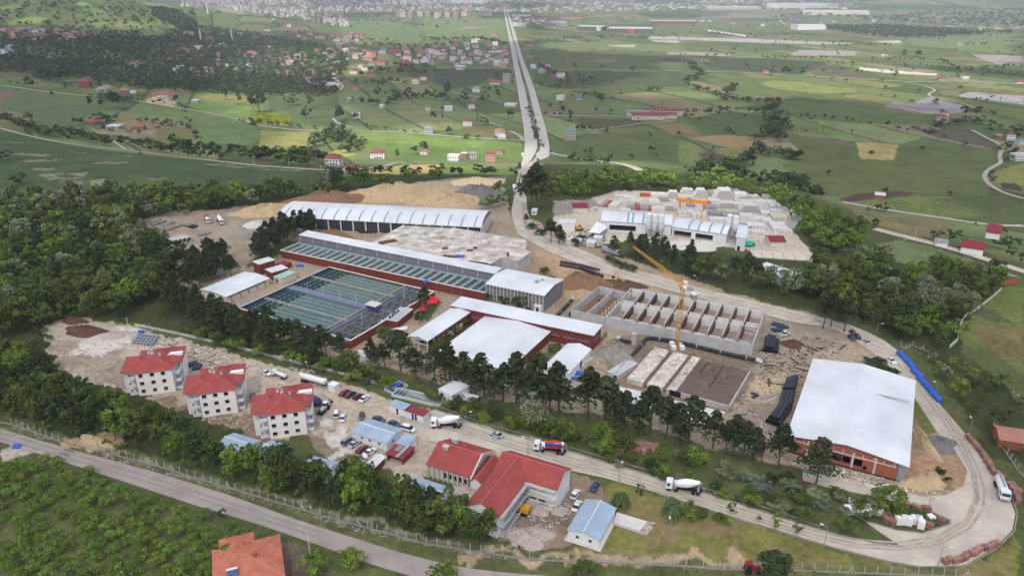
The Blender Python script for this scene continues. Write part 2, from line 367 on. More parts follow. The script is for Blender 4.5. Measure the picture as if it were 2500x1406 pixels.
# --- the wooded belts: dark floor
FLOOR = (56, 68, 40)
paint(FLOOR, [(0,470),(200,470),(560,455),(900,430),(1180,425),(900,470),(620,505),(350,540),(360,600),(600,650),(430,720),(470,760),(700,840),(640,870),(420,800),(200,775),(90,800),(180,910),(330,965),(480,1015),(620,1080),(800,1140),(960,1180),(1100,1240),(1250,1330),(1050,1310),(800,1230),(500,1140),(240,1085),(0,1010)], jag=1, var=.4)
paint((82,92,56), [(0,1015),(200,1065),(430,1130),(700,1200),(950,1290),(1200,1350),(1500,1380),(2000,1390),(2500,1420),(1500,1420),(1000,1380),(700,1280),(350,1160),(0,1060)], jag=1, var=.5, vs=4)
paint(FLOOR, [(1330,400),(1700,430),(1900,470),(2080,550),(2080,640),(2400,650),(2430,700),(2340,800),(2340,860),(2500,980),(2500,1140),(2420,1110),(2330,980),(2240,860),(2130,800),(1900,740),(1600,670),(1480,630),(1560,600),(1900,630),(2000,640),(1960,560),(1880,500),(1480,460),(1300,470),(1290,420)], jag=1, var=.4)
# --- the site
DIRT = (157, 140, 119)
paint((152,138,120), [(345,535),(420,517),(540,511),(650,500),(740,487),(880,462),(1000,448),(1100,436),(1235,432),(1232,455),(1245,520),(1265,600),(1190,610),(1000,600),(700,590),(620,620),(600,660),(440,735),(420,700),(450,612),(395,600),(370,560)], jag=.9, var=.35)
paint((176,155,122), [(560,520),(720,495),(900,465),(1000,450),(1090,440),(1130,470),(1100,520),(800,500),(690,510),(620,530)], jag=.9, var=.3, mix=.7)
paint((212,190,148), [(870,1300),(1050,1265),(1270,1285),(1262,1322),(900,1327)], T2, jag=.4)
paint((140,134,128), [(590,540),(680,520),(700,560),(600,590),(560,580)], jag=1, mix=.7, var=.3)
paint(DIRT, [(440,740),(600,655),(700,620),(900,560),(1290,530),(1420,600),(1560,640),(1800,720),(2100,800),(2180,860),(2240,960),(2330,1100),(2380,1190),(2250,1215),(2020,1165),(1900,1130),(1700,1080),(1500,1020),(1300,990),(1100,960),(880,900),(700,830)], jag=.6, var=.22)
paint((170,142,108), [(1290,610),(1420,610),(1560,650),(1800,725),(2000,790),(1990,830),(1880,760),(1540,695),(1440,690),(1370,760),(1300,680)], jag=1, var=.35)
paint((142,130,114), [(1790,880),(1880,760),(1990,800),(2080,830),(1980,880),(1950,960),(1930,1100),(1760,1040),(1820,950)], jag=1.2, var=.3)
paint((172,150,118), [(1820,930),(1900,900),(1940,930),(1850,990),(1800,1000)], jag=1.2, var=.3)
paint((128,112,96), [(1480,830),(1560,810),(1830,880),(1850,940),(1780,1010),(1510,950),(1470,900)], jag=1, var=.35)
paint((160,128,96), [(2225,960),(2290,1060),(2340,1110),(2360,1160),(2340,1190),(2250,1200),(2190,1180),(2216,1140)], jag=1, var=.4)
paint((96,112,58), [(2225,950),(2290,1050),(2262,1060),(2226,990)], jag=.6); paint((96,112,58), [(2240,1165),(2300,1150),(2312,1130),(2300,1172),(2250,1190)], jag=.6)
spot((120,118,122), (2285,1085), 7, 6, jag=.8)
paint((174,160,142), [(90,800),(200,772),(330,800),(560,860),(780,915),(960,975),(1060,1000),(1400,1100),(1400,1150),(1260,1200),(1150,1100),(1050,1130),(1020,1200),(960,1160),(760,1060),(640,1075),(480,1015),(330,965),(250,960),(180,910),(120,870)], jag=1, var=.18)
paint((142,124,108), [(120,830),(250,830),(330,880),(330,960),(220,930),(160,880)], jag=1.2, mix=.6, var=.35)
paint((140,118,98), [(320,960),(470,985),(640,1010),(690,1060),(640,1075),(480,1012)], jag=1.2, var=.4)
paint((140,122,104), [(740,1060),(800,1050),(860,1120),(850,1150),(780,1110)], jag=1, mix=.7, var=.3)
for c, rx, ry in [((270,830),10,6),((240,850),8,5),((300,815),6,4),((830,1085),3,9),((822,1060),4,5),((690,860),6,3)]: spot((200,196,190), c, rx, ry, jag=1.2, mix=.75)
paint((136,116,98), [(1200,1320),(1215,1290),(1280,1200),(1400,1150),(1470,1175),(1500,1230),(1400,1290),(1380,1330),(1300,1335)], jag=.8, var=.3)
paint((120,104,90), [(1270,1245),(1340,1225),(1395,1265),(1360,1310),(1300,1300)], jag=1, mix=.8, var=.5, vs=3)
paint((104,110,56), [(1480,1180),(1620,1210),(1800,1265),(2050,1345),(2230,1385),(2400,1385),(2480,1300),(2500,1420),(2000,1400),(1400,1340),(1500,1260)], jag=.8, var=.5, vs=5)
for c, rx, ry in [((1560,1245),9,5),((1650,1290),12,4),((1740,1275),8,4),((1600,1310),8,3),((1800,1370),9,3),((1480,1355),20,2),((1700,1372),26,2),((1900,1360),10,2),((2400,1390),9,4)]: spot((138,116,76), c, rx, ry, jag=1.5, mix=.6)
for x in range(1180, 1900, 60): spot((176,152,120), (x, 1357+(x-1180)*.024), 6.5, 1.8, jag=1.4, mix=.7)
for x in range(40, 1200, 45): spot((160,152,134), (x, 1035+x*.268), 3.4, .8, jag=1.2, mix=.6, ang=-.45)
spot((190,160,118), (220,1080), 9, 5, jag=1.2)
paint((82,94,54), [(0,1110),(140,1150),(350,1205),(560,1290),(700,1330),(830,1365),(1000,1406),(1000,1450),(-100,1450),(-100,1120)], jag=.5, var=.5, vs=5)
paint((98,84,72), [(668,1330),(760,1345),(800,1380),(850,1450),(700,1450)], jag=.5, var=.4)
paint((170,158,146), [(0,1105),(30,1085),(80,1105),(30,1120),(0,1130)], jag=.2)
# grass plots and plant beds inside the site
for pts in [[(1048,742),(1085,736),(1040,785),(1003,780)], [(888,905),(920,893),(1080,935),(1100,945),(1300,1010),(1280,1020),(1040,950)], [(1140,775),(1160,790),(1060,870),(1040,862)],
            [(1345,840),(1372,850),(1340,880),(1318,872)], [(1480,810),(1490,815),(1455,850),(1446,846)], [(700,900),(900,930),(1240,1020),(1600,1120),(1900,1210),(2060,1260),(2140,1320),(1900,1262),(1550,1150),(1240,1055),(1060,1000),(800,925)],
            [(1560,1085),(1800,1120),(1900,1150),(2040,1190),(2130,1210),(2110,1265),(1900,1210),(1600,1110)]]:
    paint((80,92,56), pts, jag=.5, var=.6, vs=4)
# precast yard
paint((178,178,178), [(310,160),(560,92),(700,95),(1100,110),(1400,80),(1500,50),(1800,150),(1980,230),(2160,290),(2050,420),(2100,480),(2200,600),(2300,650),(2285,720),(2000,640),(1400,560),(1250,600),(1000,540),(650,510),(300,570),(100,500),(0,360),(0,310),(300,250)], cC, jag=.5, var=.14)
paint((148,142,136), [(0,178),(370,170),(400,220),(180,290),(0,312)], cC, jag=.5, var=.2)
paint((160,158,158), [(2000,290),(2150,290),(2060,420),(1990,430)], cC, jag=.5)
paint((150,128,104), [(100,560),(430,590),(560,680),(800,760),(900,860),(600,780),(300,660),(0,560)], cC, jag=.8, var=.3)

me = bpy.data.meshes.new('ground'); nr, nc = GX.shape; nv = nr*nc
me.vertices.add(nv); me.vertices.foreach_set('co', np.stack([GX, GY, GZ], -1).astype(np.float32).ravel())
_i = (np.arange(nr-1)[:, None]*nc+np.arange(nc-1)[None, :]).ravel()
_q = np.stack([_i, _i+nc, _i+nc+1, _i+1], -1)[:, ::-1].astype(np.int32)
nq = len(_q); me.loops.add(nq*4); me.loops.foreach_set('vertex_index', _q.ravel()); me.polygons.add(nq)
me.polygons.foreach_set('loop_start', np.arange(nq, dtype=np.int32)*4); me.polygons.foreach_set('loop_total', np.full(nq, 4, np.int32))
me.polygons.foreach_set('use_smooth', np.ones(nq, bool)); me.update(calc_edges=True)
_g = GC.mean(-1, keepdims=True); GC = GC*.82+_g*.18; _v = (GC[..., 1:2] > GC[..., 0:1]*.98); GC = GC*np.where(_v, np.array([1.16, 1.03, .86]), np.array([1.0, .985, .95]))
ca = me.color_attributes.new('land', 'FLOAT_COLOR', 'POINT')
ca.data.foreach_set('color', np.concatenate([GC, np.where((GC[..., :1] > GC[..., 1:2]*1.02) & (near[..., :1] < .05), .22, 1.)], -1).astype(np.float32).ravel())
M_land = mat('land', (1,1,1), .95, .34, .5, bump=.8, bscale=1.2, attr='land', spec=.1, detail=12)
_n = M_land.node_tree.nodes; _l = M_land.node_tree.links; _b = _n['Principled BSDF']; _s = _b.inputs['Base Color'].links[0].from_socket; _tc = _n.new('ShaderNodeTexCoord')
for _rot, _scl, _c2, _amt in ((.42, (.5,.035,.1), C(92,96,60), .5), (-.3, (.035,.035,.1), C(120,116,84), .4), (.9, (.16,.16,.1), C(44,56,34), .4)):   # strips of the tractor, patches of dry and of lusher growth
    _mp = _n.new('ShaderNodeMapping'); _mp.inputs['Rotation'].default_value = (0,0,_rot); _mp.inputs['Scale'].default_value = _scl; _l.new(_tc.outputs['Object'], _mp.inputs[0])
    _no = _n.new('ShaderNodeTexNoise'); _no.inputs['Scale'].default_value = 1; _no.inputs['Detail'].default_value = 9; _no.inputs['Roughness'].default_value = .65; _l.new(_mp.outputs[0], _no.inputs['Vector'])
    _mr = _n.new('ShaderNodeMapRange'); _mr.inputs[1].default_value = .48; _mr.inputs[2].default_value = .72; _mr.inputs[4].default_value = _amt; _l.new(_no.outputs[0], _mr.inputs[0]); _at = _n.new('ShaderNodeAttribute'); _at.attribute_name = 'land'; _ml = _n.new('ShaderNodeMath'); _ml.operation = 'MULTIPLY'; _l.new(_mr.outputs[0], _ml.inputs[0]); _l.new(_at.outputs['Alpha'], _ml.inputs[1])
    _dv = _n.new('ShaderNodeVectorMath'); _dv.operation = 'SCALE'; _dv.inputs['Scale'].default_value = .62; _l.new(_s, _dv.inputs[0]); _ad = _n.new('ShaderNodeVectorMath'); _l.new(_dv.outputs[0], _ad.inputs[0]); _ad.inputs[1].default_value = [v*.38 for v in _c2]
    _mx = _n.new('ShaderNodeMix'); _mx.data_type = 'RGBA'; _l.new(_ml.outputs[0], _mx.inputs[0]); _l.new(_s, _mx.inputs[6]); _l.new(_ad.outputs[0], _mx.inputs[7]); _s = _mx.outputs[2]
_l.new(_s, _b.inputs['Base Color']); me.materials.append(M_land)
g = bpy.data.objects.new('ground', me); COL.objects.link(g); tag(g, kind='structure')
if me.polygons[0].normal.z < 0: me.flip_normals()

# ------------------------------------------------------------ roads
M_conc_road = mat('worn concrete road', C(180,171,158), .9, .24, .12, bump=.3, bscale=1, detail=12)
M_asph = mat('pale asphalt', C(150,141,136), .9, .2, .1, bump=.2, bscale=3, detail=9)
M_hwy = mat('highway surface', C(184,180,172), .85, .06, .02)
M_lane = mat('lane gravel', C(170,164,152), .95, .12, .1)
def strip(name, left, right, m, off=.06, k=.0006, cross=4, f=None, label=None):
    """road sheet between two edge lines, draped on the ground"""
    L = W(left, f); Rr = W(right, f); b = MB(); rows = []
    def resamp(Q, n):
        d = [0]
        for a, c in zip(Q, Q[1:]): d.append(d[-1]+(c-a).length)
        out = []
        for t in np.linspace(0, d[-1], n):
            i = min(np.searchsorted(d, t, 'right')-1, len(Q)-2); s = (t-d[i])/(d[i+1]-d[i]+1e-9); out.append(Q[i].lerp(Q[i+1], s))
        return out
    ln = sum((c-a).length for a, c in zip(L, L[1:])); n = max(8, min(400, int(ln/6)))
    L = resamp(L, n); Rr = resamp(Rr, n)
    for a, c in zip(L, Rr):
        for j in range(cross+1):
            q = a.lerp(c, j/cross); D = math.hypot(q.x, q.y); b.v.append((q.x, q.y, gz(q.x, q.y)+off+k*D))
    for i in range(n-1):
        for j in range(cross):
            o = i*(cross+1)+j; b.f.append((o, o+1, o+cross+2, o+cross+1)); b.mi.append(0)
    o = b.build(name, m); 
    if o.data.polygons[0].normal.z < 0: o.data.flip_normals()
    return tag(o, kind='structure')
def lane(name, pts, wd, m, f=None, off=.05, k=.0006):
    Q = W(pts, f); b = MB(); S = []
    for a, c in zip(Q, Q[1:]):
        n = max(1, int((c-a).length/8)); S += [a.lerp(c, t/n) for t in range(n)]
    S.append(Q[-1])
    for _ in range(3): S = [S[0]]+[(S[i-1]+S[i]*2+S[i+1])/4 for i in range(1, len(S)-1)]+[S[-1]]
    for i, q in enumerate(S):
        d = (S[min(i+1, len(S)-1)]-S[max(i-1, 0)]); d.z = 0; d.normalize(); nn = Vector((-d.y, d.x, 0))
        for j in (-1, 0, 1):
            p = q+nn*j*wd/2; D = math.hypot(p.x, p.y); b.v.append((p.x, p.y, gz(p.x, p.y)+off+k*D))
    for i in range(len(S)-1):
        for j in (0, 1):
            o = i*3+j; b.f.append((o, o+3, o+4, o+1)); b.mi.append(0)
    o = b.build(name, m)
    if sum(p.normal.z for p in o.data.polygons) < 0: o.data.flip_normals()
    return tag(o, kind='structure')
def sheet(name, pts, z, m, f=None):
    poly = W(pts, f); bm = bmesh.new(); vs = [bm.verts.new((p.x, p.y, z)) for p in poly]; bm.faces.new(vs)
    bmesh.ops.triangulate(bm, faces=bm.faces[:]); bmesh.ops.recalc_face_normals(bm, faces=bm.faces[:])
    me = bpy.data.meshes.new(name); bm.to_mesh(me); bm.free(); me.materials.append(m)
    if me.polygons[0].normal.z < 0: me.flip_normals()
    o = bpy.data.objects.new(name, me); COL.objects.link(o); return tag(o, kind='structure')
strip('highway', [(1253,55),(1285,230),(1320,420),(1345,560),(1370,720),(1392,850),(1405,950),(1410,1050),(1397,1130),(1372,1200)],
      [(1267,55),(1305,230),(1345,360),(1370,490),(1410,640),(1445,800),(1465,930),(1498,1000),(1500,1060),(1482,1112)], M_hwy, f=T2)
strip('highway', [(1274,62),(1315,230),(1360,400),(1390,500),(1440,660),(1480,830),(1500,930),(1513,1000),(1520,1080),(1484,1108)],
      [(1290,75),(1345,250),(1395,420),(1435,520),(1480,640),(1530,820),(1565,940),(1587,1050),(1585,1125),(1520,1150)], M_hwy, f=T2, off=.12)
strip('access_road', [(1268,408),(1262,440),(1255,480),(1248,520),(1262,570),(1330,612),(1470,667),(1600,702),(1800,752),(1930,786),(2040,803),(2112,848),(2188,908)],
      [(1312,380),(1306,405),(1291,450),(1281,490),(1276,530),(1290,548),(1345,578),(1480,637),(1700,702),(1950,762),(2080,795),(2150,825),(2191,857)], M_conc_road, off=.03, cross=3)
sheet('ring_road', [(1060,1000),(1180,1044),(1240,1060),(1390,1102),(1550,1150),(1640,1176),(1720,1203),(1900,1262),(2050,1308),(2140,1327),(2199,1333),(2150,1300),(2108,1270),(2190,1294),(2252,1300),(2318,1278),(2318,1270),(2273,1249),(2211,1232),(2129,1212),(2034,1193),(1960,1172),(1960,1145),(2030,1164),(2170,1191),(2252,1212),(2314,1206),(2352,1185),(2362,1150),(2335,1105),(2285,1051),(2224,956),(2188,908),
      (2191,857),(2232,907),(2290,981),(2360,1063),(2426,1162),(2463,1212),(2479,1253),(2471,1294),(2430,1336),(2356,1378),(2300,1384),(2236,1380),(2172,1369),(2044,1337),(1852,1279),(1788,1260),(1606,1202),(1476,1166),(1392,1148),(1198,1098),(1050,1075),(1000,1040)], .05, M_conc_road)
sheet('road_patch', [(128,1118),(160,1094),(185,1101),(172,1112),(156,1126)], .055, mat('dark asphalt patch', C(112,106,106), .9, .15, .4))
strip('asphalt_road', [(-900,830),(-500,915),(-160,1005),(0,1046),(160,1093),(384,1153),(560,1208),(736,1272),(797,1291),(960,1343),(1085,1376),(1179,1392),(1320,1404),(1500,1415),(2000,1432),(2900,1450)],
      [(-900,855),(-500,945),(-160,1040),(0,1078),(128,1118),(288,1170),(480,1234),(640,1282),(797,1337),(900,1375),(1000,1405),(1100,1430),(1300,1450),(1500,1460),(2000,1480),(2900,1500)], M_asph, off=.04, k=0)
lane('lane', [(0,615),(360,665),(590,690),(720,695),(920,715),(1080,745),(1230,770),(1500,815),(1700,855),(1870,905),(2100,935),(2400,940),(2510,940),(2900,950),(3300,985),(3780,1012)], 4.5, M_lane, T1)
lane('lane', [(-60,910),(0,920),(80,945),(260,990),(470,1030),(720,1060),(990,1090),(1250,1120),(1540,1155),(1800,1185),(2060,1205),(2300,1220),(2490,1225),(2600,1212),(2740,1200),(2840,1168),(3180,1165),(3680,1182)], 4.5, M_lane, T1)
lane('lane', [(2380,850),(2420,890),(2470,905),(2530,915)], 4, M_lane, T1)
lane('lane', [(800,1005),(850,1040),(900,1075)], 3, M_lane, T1)
lane('lane', [(1330,502),(2000,505),(2490,512),(2990,525),(3390,545),(3790,570),(4130,590),(4590,592),(4990,608)], 6, M_lane, T2)
lane('lane', [(1640,592),(1780,620),(1860,650),(1800,680),(1830,700),(2090,755),(2135,778)], 4, M_lane, T3)
lane('lane', [(2120,935),(2200,980),(2340,1050),(2310,1130),(2335,1170),(2240,1210),(2200,1260),(2230,1320),(2350,1390),(2490,1425)], 4.2, M_lane, T3)
lane('lane', [(460,160),(640,195),(1000,250),(1300,290),(1480,325),(1758,330)], 6, M_conc_road, cD)
lane('lane', [(690,350),(850,400),(980,425),(1100,450),(1300,500),(1500,570),(1650,630),(1900,700)], 6, M_conc_road, cD)
lane('lane', [(1590,1098),(1700,1120),(1900,1152),(2200,1205),(2240,1225)], 7, M_lane, T2)
lane('lane', [(1560,830),(1740,835),(2000,830),(2180,850),(2490,872)], 4, M_lane, T2)
lane('lane', [(1900,935),(2290,880),(2490,870)], 3, M_lane, T2); lane('lane', [(870,655),(1000,690),(1100,700)], 4, M_lane, T2)
lane('lane', [(20,550),(80,590),(110,620),(90,650)], 5, M_lane, T2); lane('lane', [(1300,940),(1380,975),(1400,1010)], 5, M_lane, T2)
lane('lane', [(760,490),(1000,490),(1180,488),(1330,500)], 6, M_lane, T2)
lane('lane', [(1090,850),(1180,890),(1260,910)], 4, M_lane, T2)
lane('lane', [(1850,45),(2000,75),(2200,120),(2260,135)], 12, M_lane, T2)

M_track = mat('worn wheel track', C(162,151,136), .92, .3, .35, detail=10)
for dx, dy in ((-7, -5), (5, 5), (14, 13)):
    lane('wheel_tracks', [(x+dx*(1 if y < 1200 and x > 2100 else .2), y+dy*(.1 if y < 1200 and x > 2100 else 1)) for x, y in [(1080,1030),(1240,1078),(1400,1124),(1600,1184),(1800,1243),(2000,1308),(2180,1350),(2320,1340),(2400,1290),(2420,1225),(2385,1150),(2325,1050),(2262,958),(2200,890)]], .75, M_track, off=.03, k=.0004)
for dy in (-6, 4): lane('wheel_tracks', [(1276,520+dy),(1284,566+dy),(1350,598+dy),(1480,652+dy),(1700,716+dy),(1950,775+dy),(2080,812+dy),(2160,850+dy)], .8, M_track, off=.04, k=.0007)
for dy in (-7, 6): lane('wheel_tracks', [(-100,1034+dy),(0,1062+dy),(145,1106+dy),(336,1162+dy),(520,1221+dy),(690,1277+dy),(900,1344+dy),(1100,1398+dy),(1300,1425+dy)], .9, mat('asphalt wheel track', C(138,130,126), .9, .2, .2, detail=9), off=.012, k=.00018)
# ------------------------------------------------------------ vegetation
def leafmat(name, col, rand=.18, attr=True):
    m = mat(name, col, .75, .18, .35, rand=rand, attr='tone', spec=.12); m['rgb'] = [c for c in col]
    n = m.node_tree.nodes; l = m.node_tree.links; b = n['Principled BSDF']; out = n['Material Output']
    t = n.new('ShaderNodeBsdfTranslucent'); mx = n.new('ShaderNodeMixShader'); mx.inputs[0].default_value = .18
    l.new(b.inputs['Base Color'].links[0].from_socket, t.inputs[0]); l.new(b.outputs[0], mx.inputs[1]); l.new(t.outputs[0], mx.inputs[2]); l.new(mx.outputs[0], out.inputs[0])
    return m
LEAF = leafmat('broad leaves', C(86,102,50)); LEAF_B = leafmat('fresh and sunlit leaves', C(106,128,52)); LEAF_D = leafmat('dark leaves', C(64,80,48))
LEAF_P = leafmat('pale blossom leaves', C(126,134,104)); LEAF_G = leafmat('grey leaves', C(116,128,114)); PINE = leafmat('pine needles', C(66,76,50)); ORCH = leafmat('hazel leaves', C(104,130,56))
BARK = mat('bark', C(92,80,66), .95, .3, 3); FARLEAF = leafmat('far leaves', (1,1,1), rand=0)
def clump_cloud(rng, centers, radii, per, qs, flat=1., out=.75):
    """leaf-cluster quads spread over the shells of clumps; returns verts (n*4,3), tone(n)"""
    V = []; Tn = []
    for (c, r) in zip(centers, radii):
        n = max(3, int(per*(1 if per < 12 else rng.uniform(.75, 1.25)))); d = rng.normal(size=(n, 3)); d /= np.linalg.norm(d, axis=1)[:, None]
        d[:, 2] = np.where(d[:, 2] < -.35, -d[:, 2], d[:, 2])
        p = c+d*r*rng.uniform(.7, 1.08, (n, 1))*np.array([1, 1, flat])
        nn = d*out+rng.normal(size=(n, 3))*.45; nn /= np.linalg.norm(nn, axis=1)[:, None]
        a = np.cross(nn, rng.normal(size=(n, 3))); a /= np.linalg.norm(a, axis=1)[:, None]; b = np.cross(nn, a)
        s = qs*rng.uniform(.6, 1.35, (n, 1)); s2 = s*rng.uniform(.55, 1., (n, 1))
        V.append(np.stack([p-a*s-b*s2*.4, p-b*s2, p+a*s+b*s2*.3, p+b*s2], 1)); Tn.append(np.full(n, rng.uniform(.72, 1.3))*rng.uniform(.85, 1.15, n))
    return np.concatenate(V).reshape(-1, 3), np.concatenate(Tn)
def quads_mesh(name, V, tone, m):
    me = bpy.data.meshes.new(name); n = len(tone); me.vertices.add(n*4); me.vertices.foreach_set('co', V.astype(np.float32).ravel())
    me.loops.add(n*4); me.loops.foreach_set('vertex_index', np.arange(n*4, dtype=np.int32)); me.polygons.add(n)
    me.polygons.foreach_set('loop_start', np.arange(n, dtype=np.int32)*4); me.polygons.foreach_set('loop_total', np.full(n, 4, np.int32))
    me.update(calc_edges=True); ca = me.color_attributes.new('tone', 'FLOAT_COLOR', 'POINT')
    t = np.repeat(tone, 4)[:, None] if tone.ndim == 1 else np.repeat(tone, 4, 0); t = np.broadcast_to(t, (n*4, 3))
    ca.data.foreach_set('color', np.concatenate([t, np.ones((n*4, 1))], 1).astype(np.float32).ravel()); me.materials.append(m); return me
def crown(kind, rng, lod):
    """unit tree: height 1 -> returns V, tone. lod 2 near, 1 middle, 0 far"""
    K, per, qs = {2: (30, 46, .034), 1: (14, 17, .062), 0: (6, 7, .13)}[lod]
    if kind == 'pine':
        cs = []; rs = []; n = K if lod < 2 else 34; zb, rb, ex = rng.uniform(.24, .44), rng.uniform(.15, .24), rng.uniform(.5, .95)
        for i in range(n):
            t = (i+.5)/n; z = zb+(.96-zb)*t; rad = rb*(1-t)**ex*rng.uniform(.4, 1.3)+.015; a = rng.uniform(0, 6.28)
            cs.append([math.cos(a)*rad, math.sin(a)*rad, z]); rs.append((.05+.075*(1-t))*rng.uniform(.8, 1.25)*(1 if lod else 1.5))
        return clump_cloud(rng, np.array(cs), rs, per*.85, qs*.8, .6, .6)
    if kind == 'bush':
        cs = []; rs = []
        for i in range(K//2 if lod else K):
            a = rng.uniform(0, 6.28); r = .42*math.sqrt(rng.uniform(0, 1)); cs.append([math.cos(a)*r, math.sin(a)*r, rng.uniform(.35, .82)-.5*r*r]); rs.append(rng.uniform(.15, .26))
        return clump_cloud(rng, np.array(cs), rs, per, qs*1.5)
    if kind == 'tall':
        cs = []; rs = []
        for i in range(K):
            t = rng.uniform(0, 1); a = rng.uniform(0, 6.28); r = .13*math.sin(math.pi*min(1, t*.8+.15))*rng.uniform(.4, 1.2); cs.append([math.cos(a)*r, math.sin(a)*r, .2+.74*t]); rs.append(rng.uniform(.06, .1))
        return clump_cloud(rng, np.array(cs), rs, per*.8, qs)
    cs = []; rs = []
    wd, zl, lx_, ly_ = rng.uniform(.27, .4), rng.uniform(.26, .42), *rng.uniform(-.07, .07, 2)
    for i in range(K):
        a = rng.uniform(0, 6.28); t = rng.uniform(0, 1); z = zl+(.88-zl)*t; e = math.sqrt(max(.05, 1-((z-.58)/.38)**2))*rng.uniform(.8, 1.2)
        r = wd*e*math.sqrt(rng.uniform(.15, 1.)); cs.append([math.cos(a)*r+lx_*t, math.sin(a)*r*.95+ly_*t, z+rng.uniform(-.03, .05)]); rs.append(rng.uniform(.06, .16)*(1 if lod else 1.35))
    return clump_cloud(rng, np.array(cs), rs, per, qs)
def trunk_mesh(kind, rng):
    b = MB(); h = {'pine': .9, 'tall': .8, 'bush': .4}.get(kind, .6); r = {'pine': .016, 'bush': .02}.get(kind, .022)
    x, y = rng.uniform(-.02, .02, 2); mid = Vector((x, y, h*.5)); top = Vector((x*2, y*2, h))
    b.bar((0,0,-.03), mid, r, 7, r2=r*.75, cap=False); b.bar(mid, top, r*.75, 7, r2=r*.25)
    for i in range(7 if kind != 'bush' else 4):
        t = rng.uniform(.35 if kind != 'bush' else .05, .85); q = Vector((x*2*t, y*2*t, h*t)); a = rng.uniform(0, 6.28); L = (.26 if kind != 'pine' else .16)*(1.1-t)
        b.bar(q, q+Vector((math.cos(a)*L, math.sin(a)*L, L*(.7 if kind != 'pine' else .15))), r*.42, 5, r2=r*.12)
    return b.mesh('trunk', BARK, True)
_proto = {}
def tree_proto(kind, leaf, k):
    key = (kind, leaf.name, k)
    if key not in _proto:
        rng = np.random.default_rng(hash((kind, k)) % 1000 if False else (len(kind)*31+k*7+3)); V, t = crown(kind, rng, 2)
        _proto[key] = (quads_mesh('crown', V, t, leaf), trunk_mesh(kind, rng))
    return _proto[key]
_far = {(k, i): crown(k, np.random.default_rng(50+i), 0) for k in ('pine', 'broad', 'bush', 'tall') for i in range(7)}
_mid = {(k, i): crown(k, np.random.default_rng(80+i), 1) for k in ('pine', 'broad', 'bush', 'tall') for i in range(6)}
TREES = []   # (species, x, y, h, widthfactor, leafmaterial, label, group)
def add_tree(kind, q, h, wf, leaf, label, group): TREES.append((kind, q[0], q[1], h, wf, leaf, label, group))
def zone(kind, pts, sp, h0, h1, leafs, label, group, f=None, jit=.42, ang=.4, wf=(0.85, 1.2), dens=1., holes=()):
    poly = W(pts, f); xs = [p.x for p in poly]; ys = [p.y for p in poly]; cx, cy = sum(xs)/len(xs), sum(ys)/len(ys)
    H = [W(h, f) for h in holes]
    r = max(math.hypot(p.x-cx, p.y-cy) for p in poly); n = int(r/sp)+2
    g = np.mgrid[-n:n+1, -n:n+1].reshape(2, -1).T*sp+RNG.uniform(-jit, jit, ((2*n+1)**2, 2))*sp
    c, s = math.cos(ang), math.sin(ang); X = cx+g[:, 0]*c-g[:, 1]*s; Y = cy+g[:, 0]*s+g[:, 1]*c
    m = inpoly(X, Y, poly)
    for h in H: m &= ~inpoly(X, Y, h)
    m &= RNG.uniform(0, 1, len(X)) < dens
    for x, y in zip(X[m], Y[m]):
        hh = RNG.uniform(h0, h1); leaf = leafs[int(RNG.integers(len(leafs)))]
        add_tree(kind, (x, y), hh, RNG.uniform(*wf), leaf, label, group)
def row(kind, pts, sp, h0, h1, leafs, label, group, f=None, jit=1.5, wf=(.9, 1.4), dens=.9):
    Q = W(pts, f)
    for a, c in zip(Q, Q[1:]):
        L = (c-a).length; n = max(1, int(L/sp))
        for i in range(n):
            if RNG.uniform() > dens: continue
            q = a.lerp(c, (i+RNG.uniform(0, 1))/n); add_tree(kind, (q.x+RNG.uniform(-jit, jit), q.y+RNG.uniform(-jit, jit)), RNG.uniform(h0, h1), RNG.uniform(*wf), leafs[int(RNG.integers(len(leafs)))], label, group)
def single(kind, pt, hpx, leaf, label, f=None, wf=1., fs=1., group=None):
    """one tree: base point and crown height measured in the photo"""
    q = P(f(*pt) if f else pt); zc = q.y*_cP+(CAM_H-q.z)*_sP; dep = math.atan2(CAM_H-q.z, math.hypot(q.x, q.y))
    add_tree(kind, q, hpx/fs*zc/F/math.cos(dep), wf, leaf, label, group)
MIX = [LEAF, LEAF, LEAF, LEAF_D, LEAF_B, LEAF_P]; MIXD = [LEAF_D, LEAF_D, LEAF, LEAF_D]; MIXB = [LEAF_B, LEAF_B, LEAF]
# left wood, behind the lower yard
zone('broad', [(-60,500),(200,486),(430,484),(560,478),(700,474),(860,458),(1000,446),(1100,436),(1000,450),(860,466),(640,502),(520,518),(350,545),(366,600),(400,622),(470,640),(440,700),(300,786),(200,778),(90,806),(-60,850)], 6.6, 6, 14.5, MIX, 'leafy tree in the wood left of the pipe yard', 'trees of the wood left of the pipe yard')
zone('broad', [(-60,520),(120,520),(200,640),(60,690),(-60,690)], 11, 9, 13, MIXB, 'bright green tree in the left-hand wood', 'bright trees of the left-hand wood')
zone('broad', [(-60,880),(60,865),(150,945),(330,1022),(470,1082),(560,1128),(640,1150),(760,1172),(850,1178),(930,1200),(1000,1240),(1100,1284),(1190,1338),(1000,1303),(800,1245),(500,1154),(240,1086),(-60,1010)], 4.3, 7.5, 12.5, [LEAF, LEAF, LEAF_D, LEAF_D, LEAF_B, LEAF], 'leafy tree in the belt above the post fence', 'trees of the belt above the post fence', holes=([(515,1040),(600,1035),(612,1115),(590,1158),(530,1140)], [(636,1060),(700,1060),(705,1130),(690,1160),(650,1150)], [(745,1110),(835,1110),(850,1180),(790,1190),(750,1170)], [(985,1165),(1110,1180),(1120,1225),(1080,1255),(985,1235)]), dens=.95, wf=(.62, 1.05))
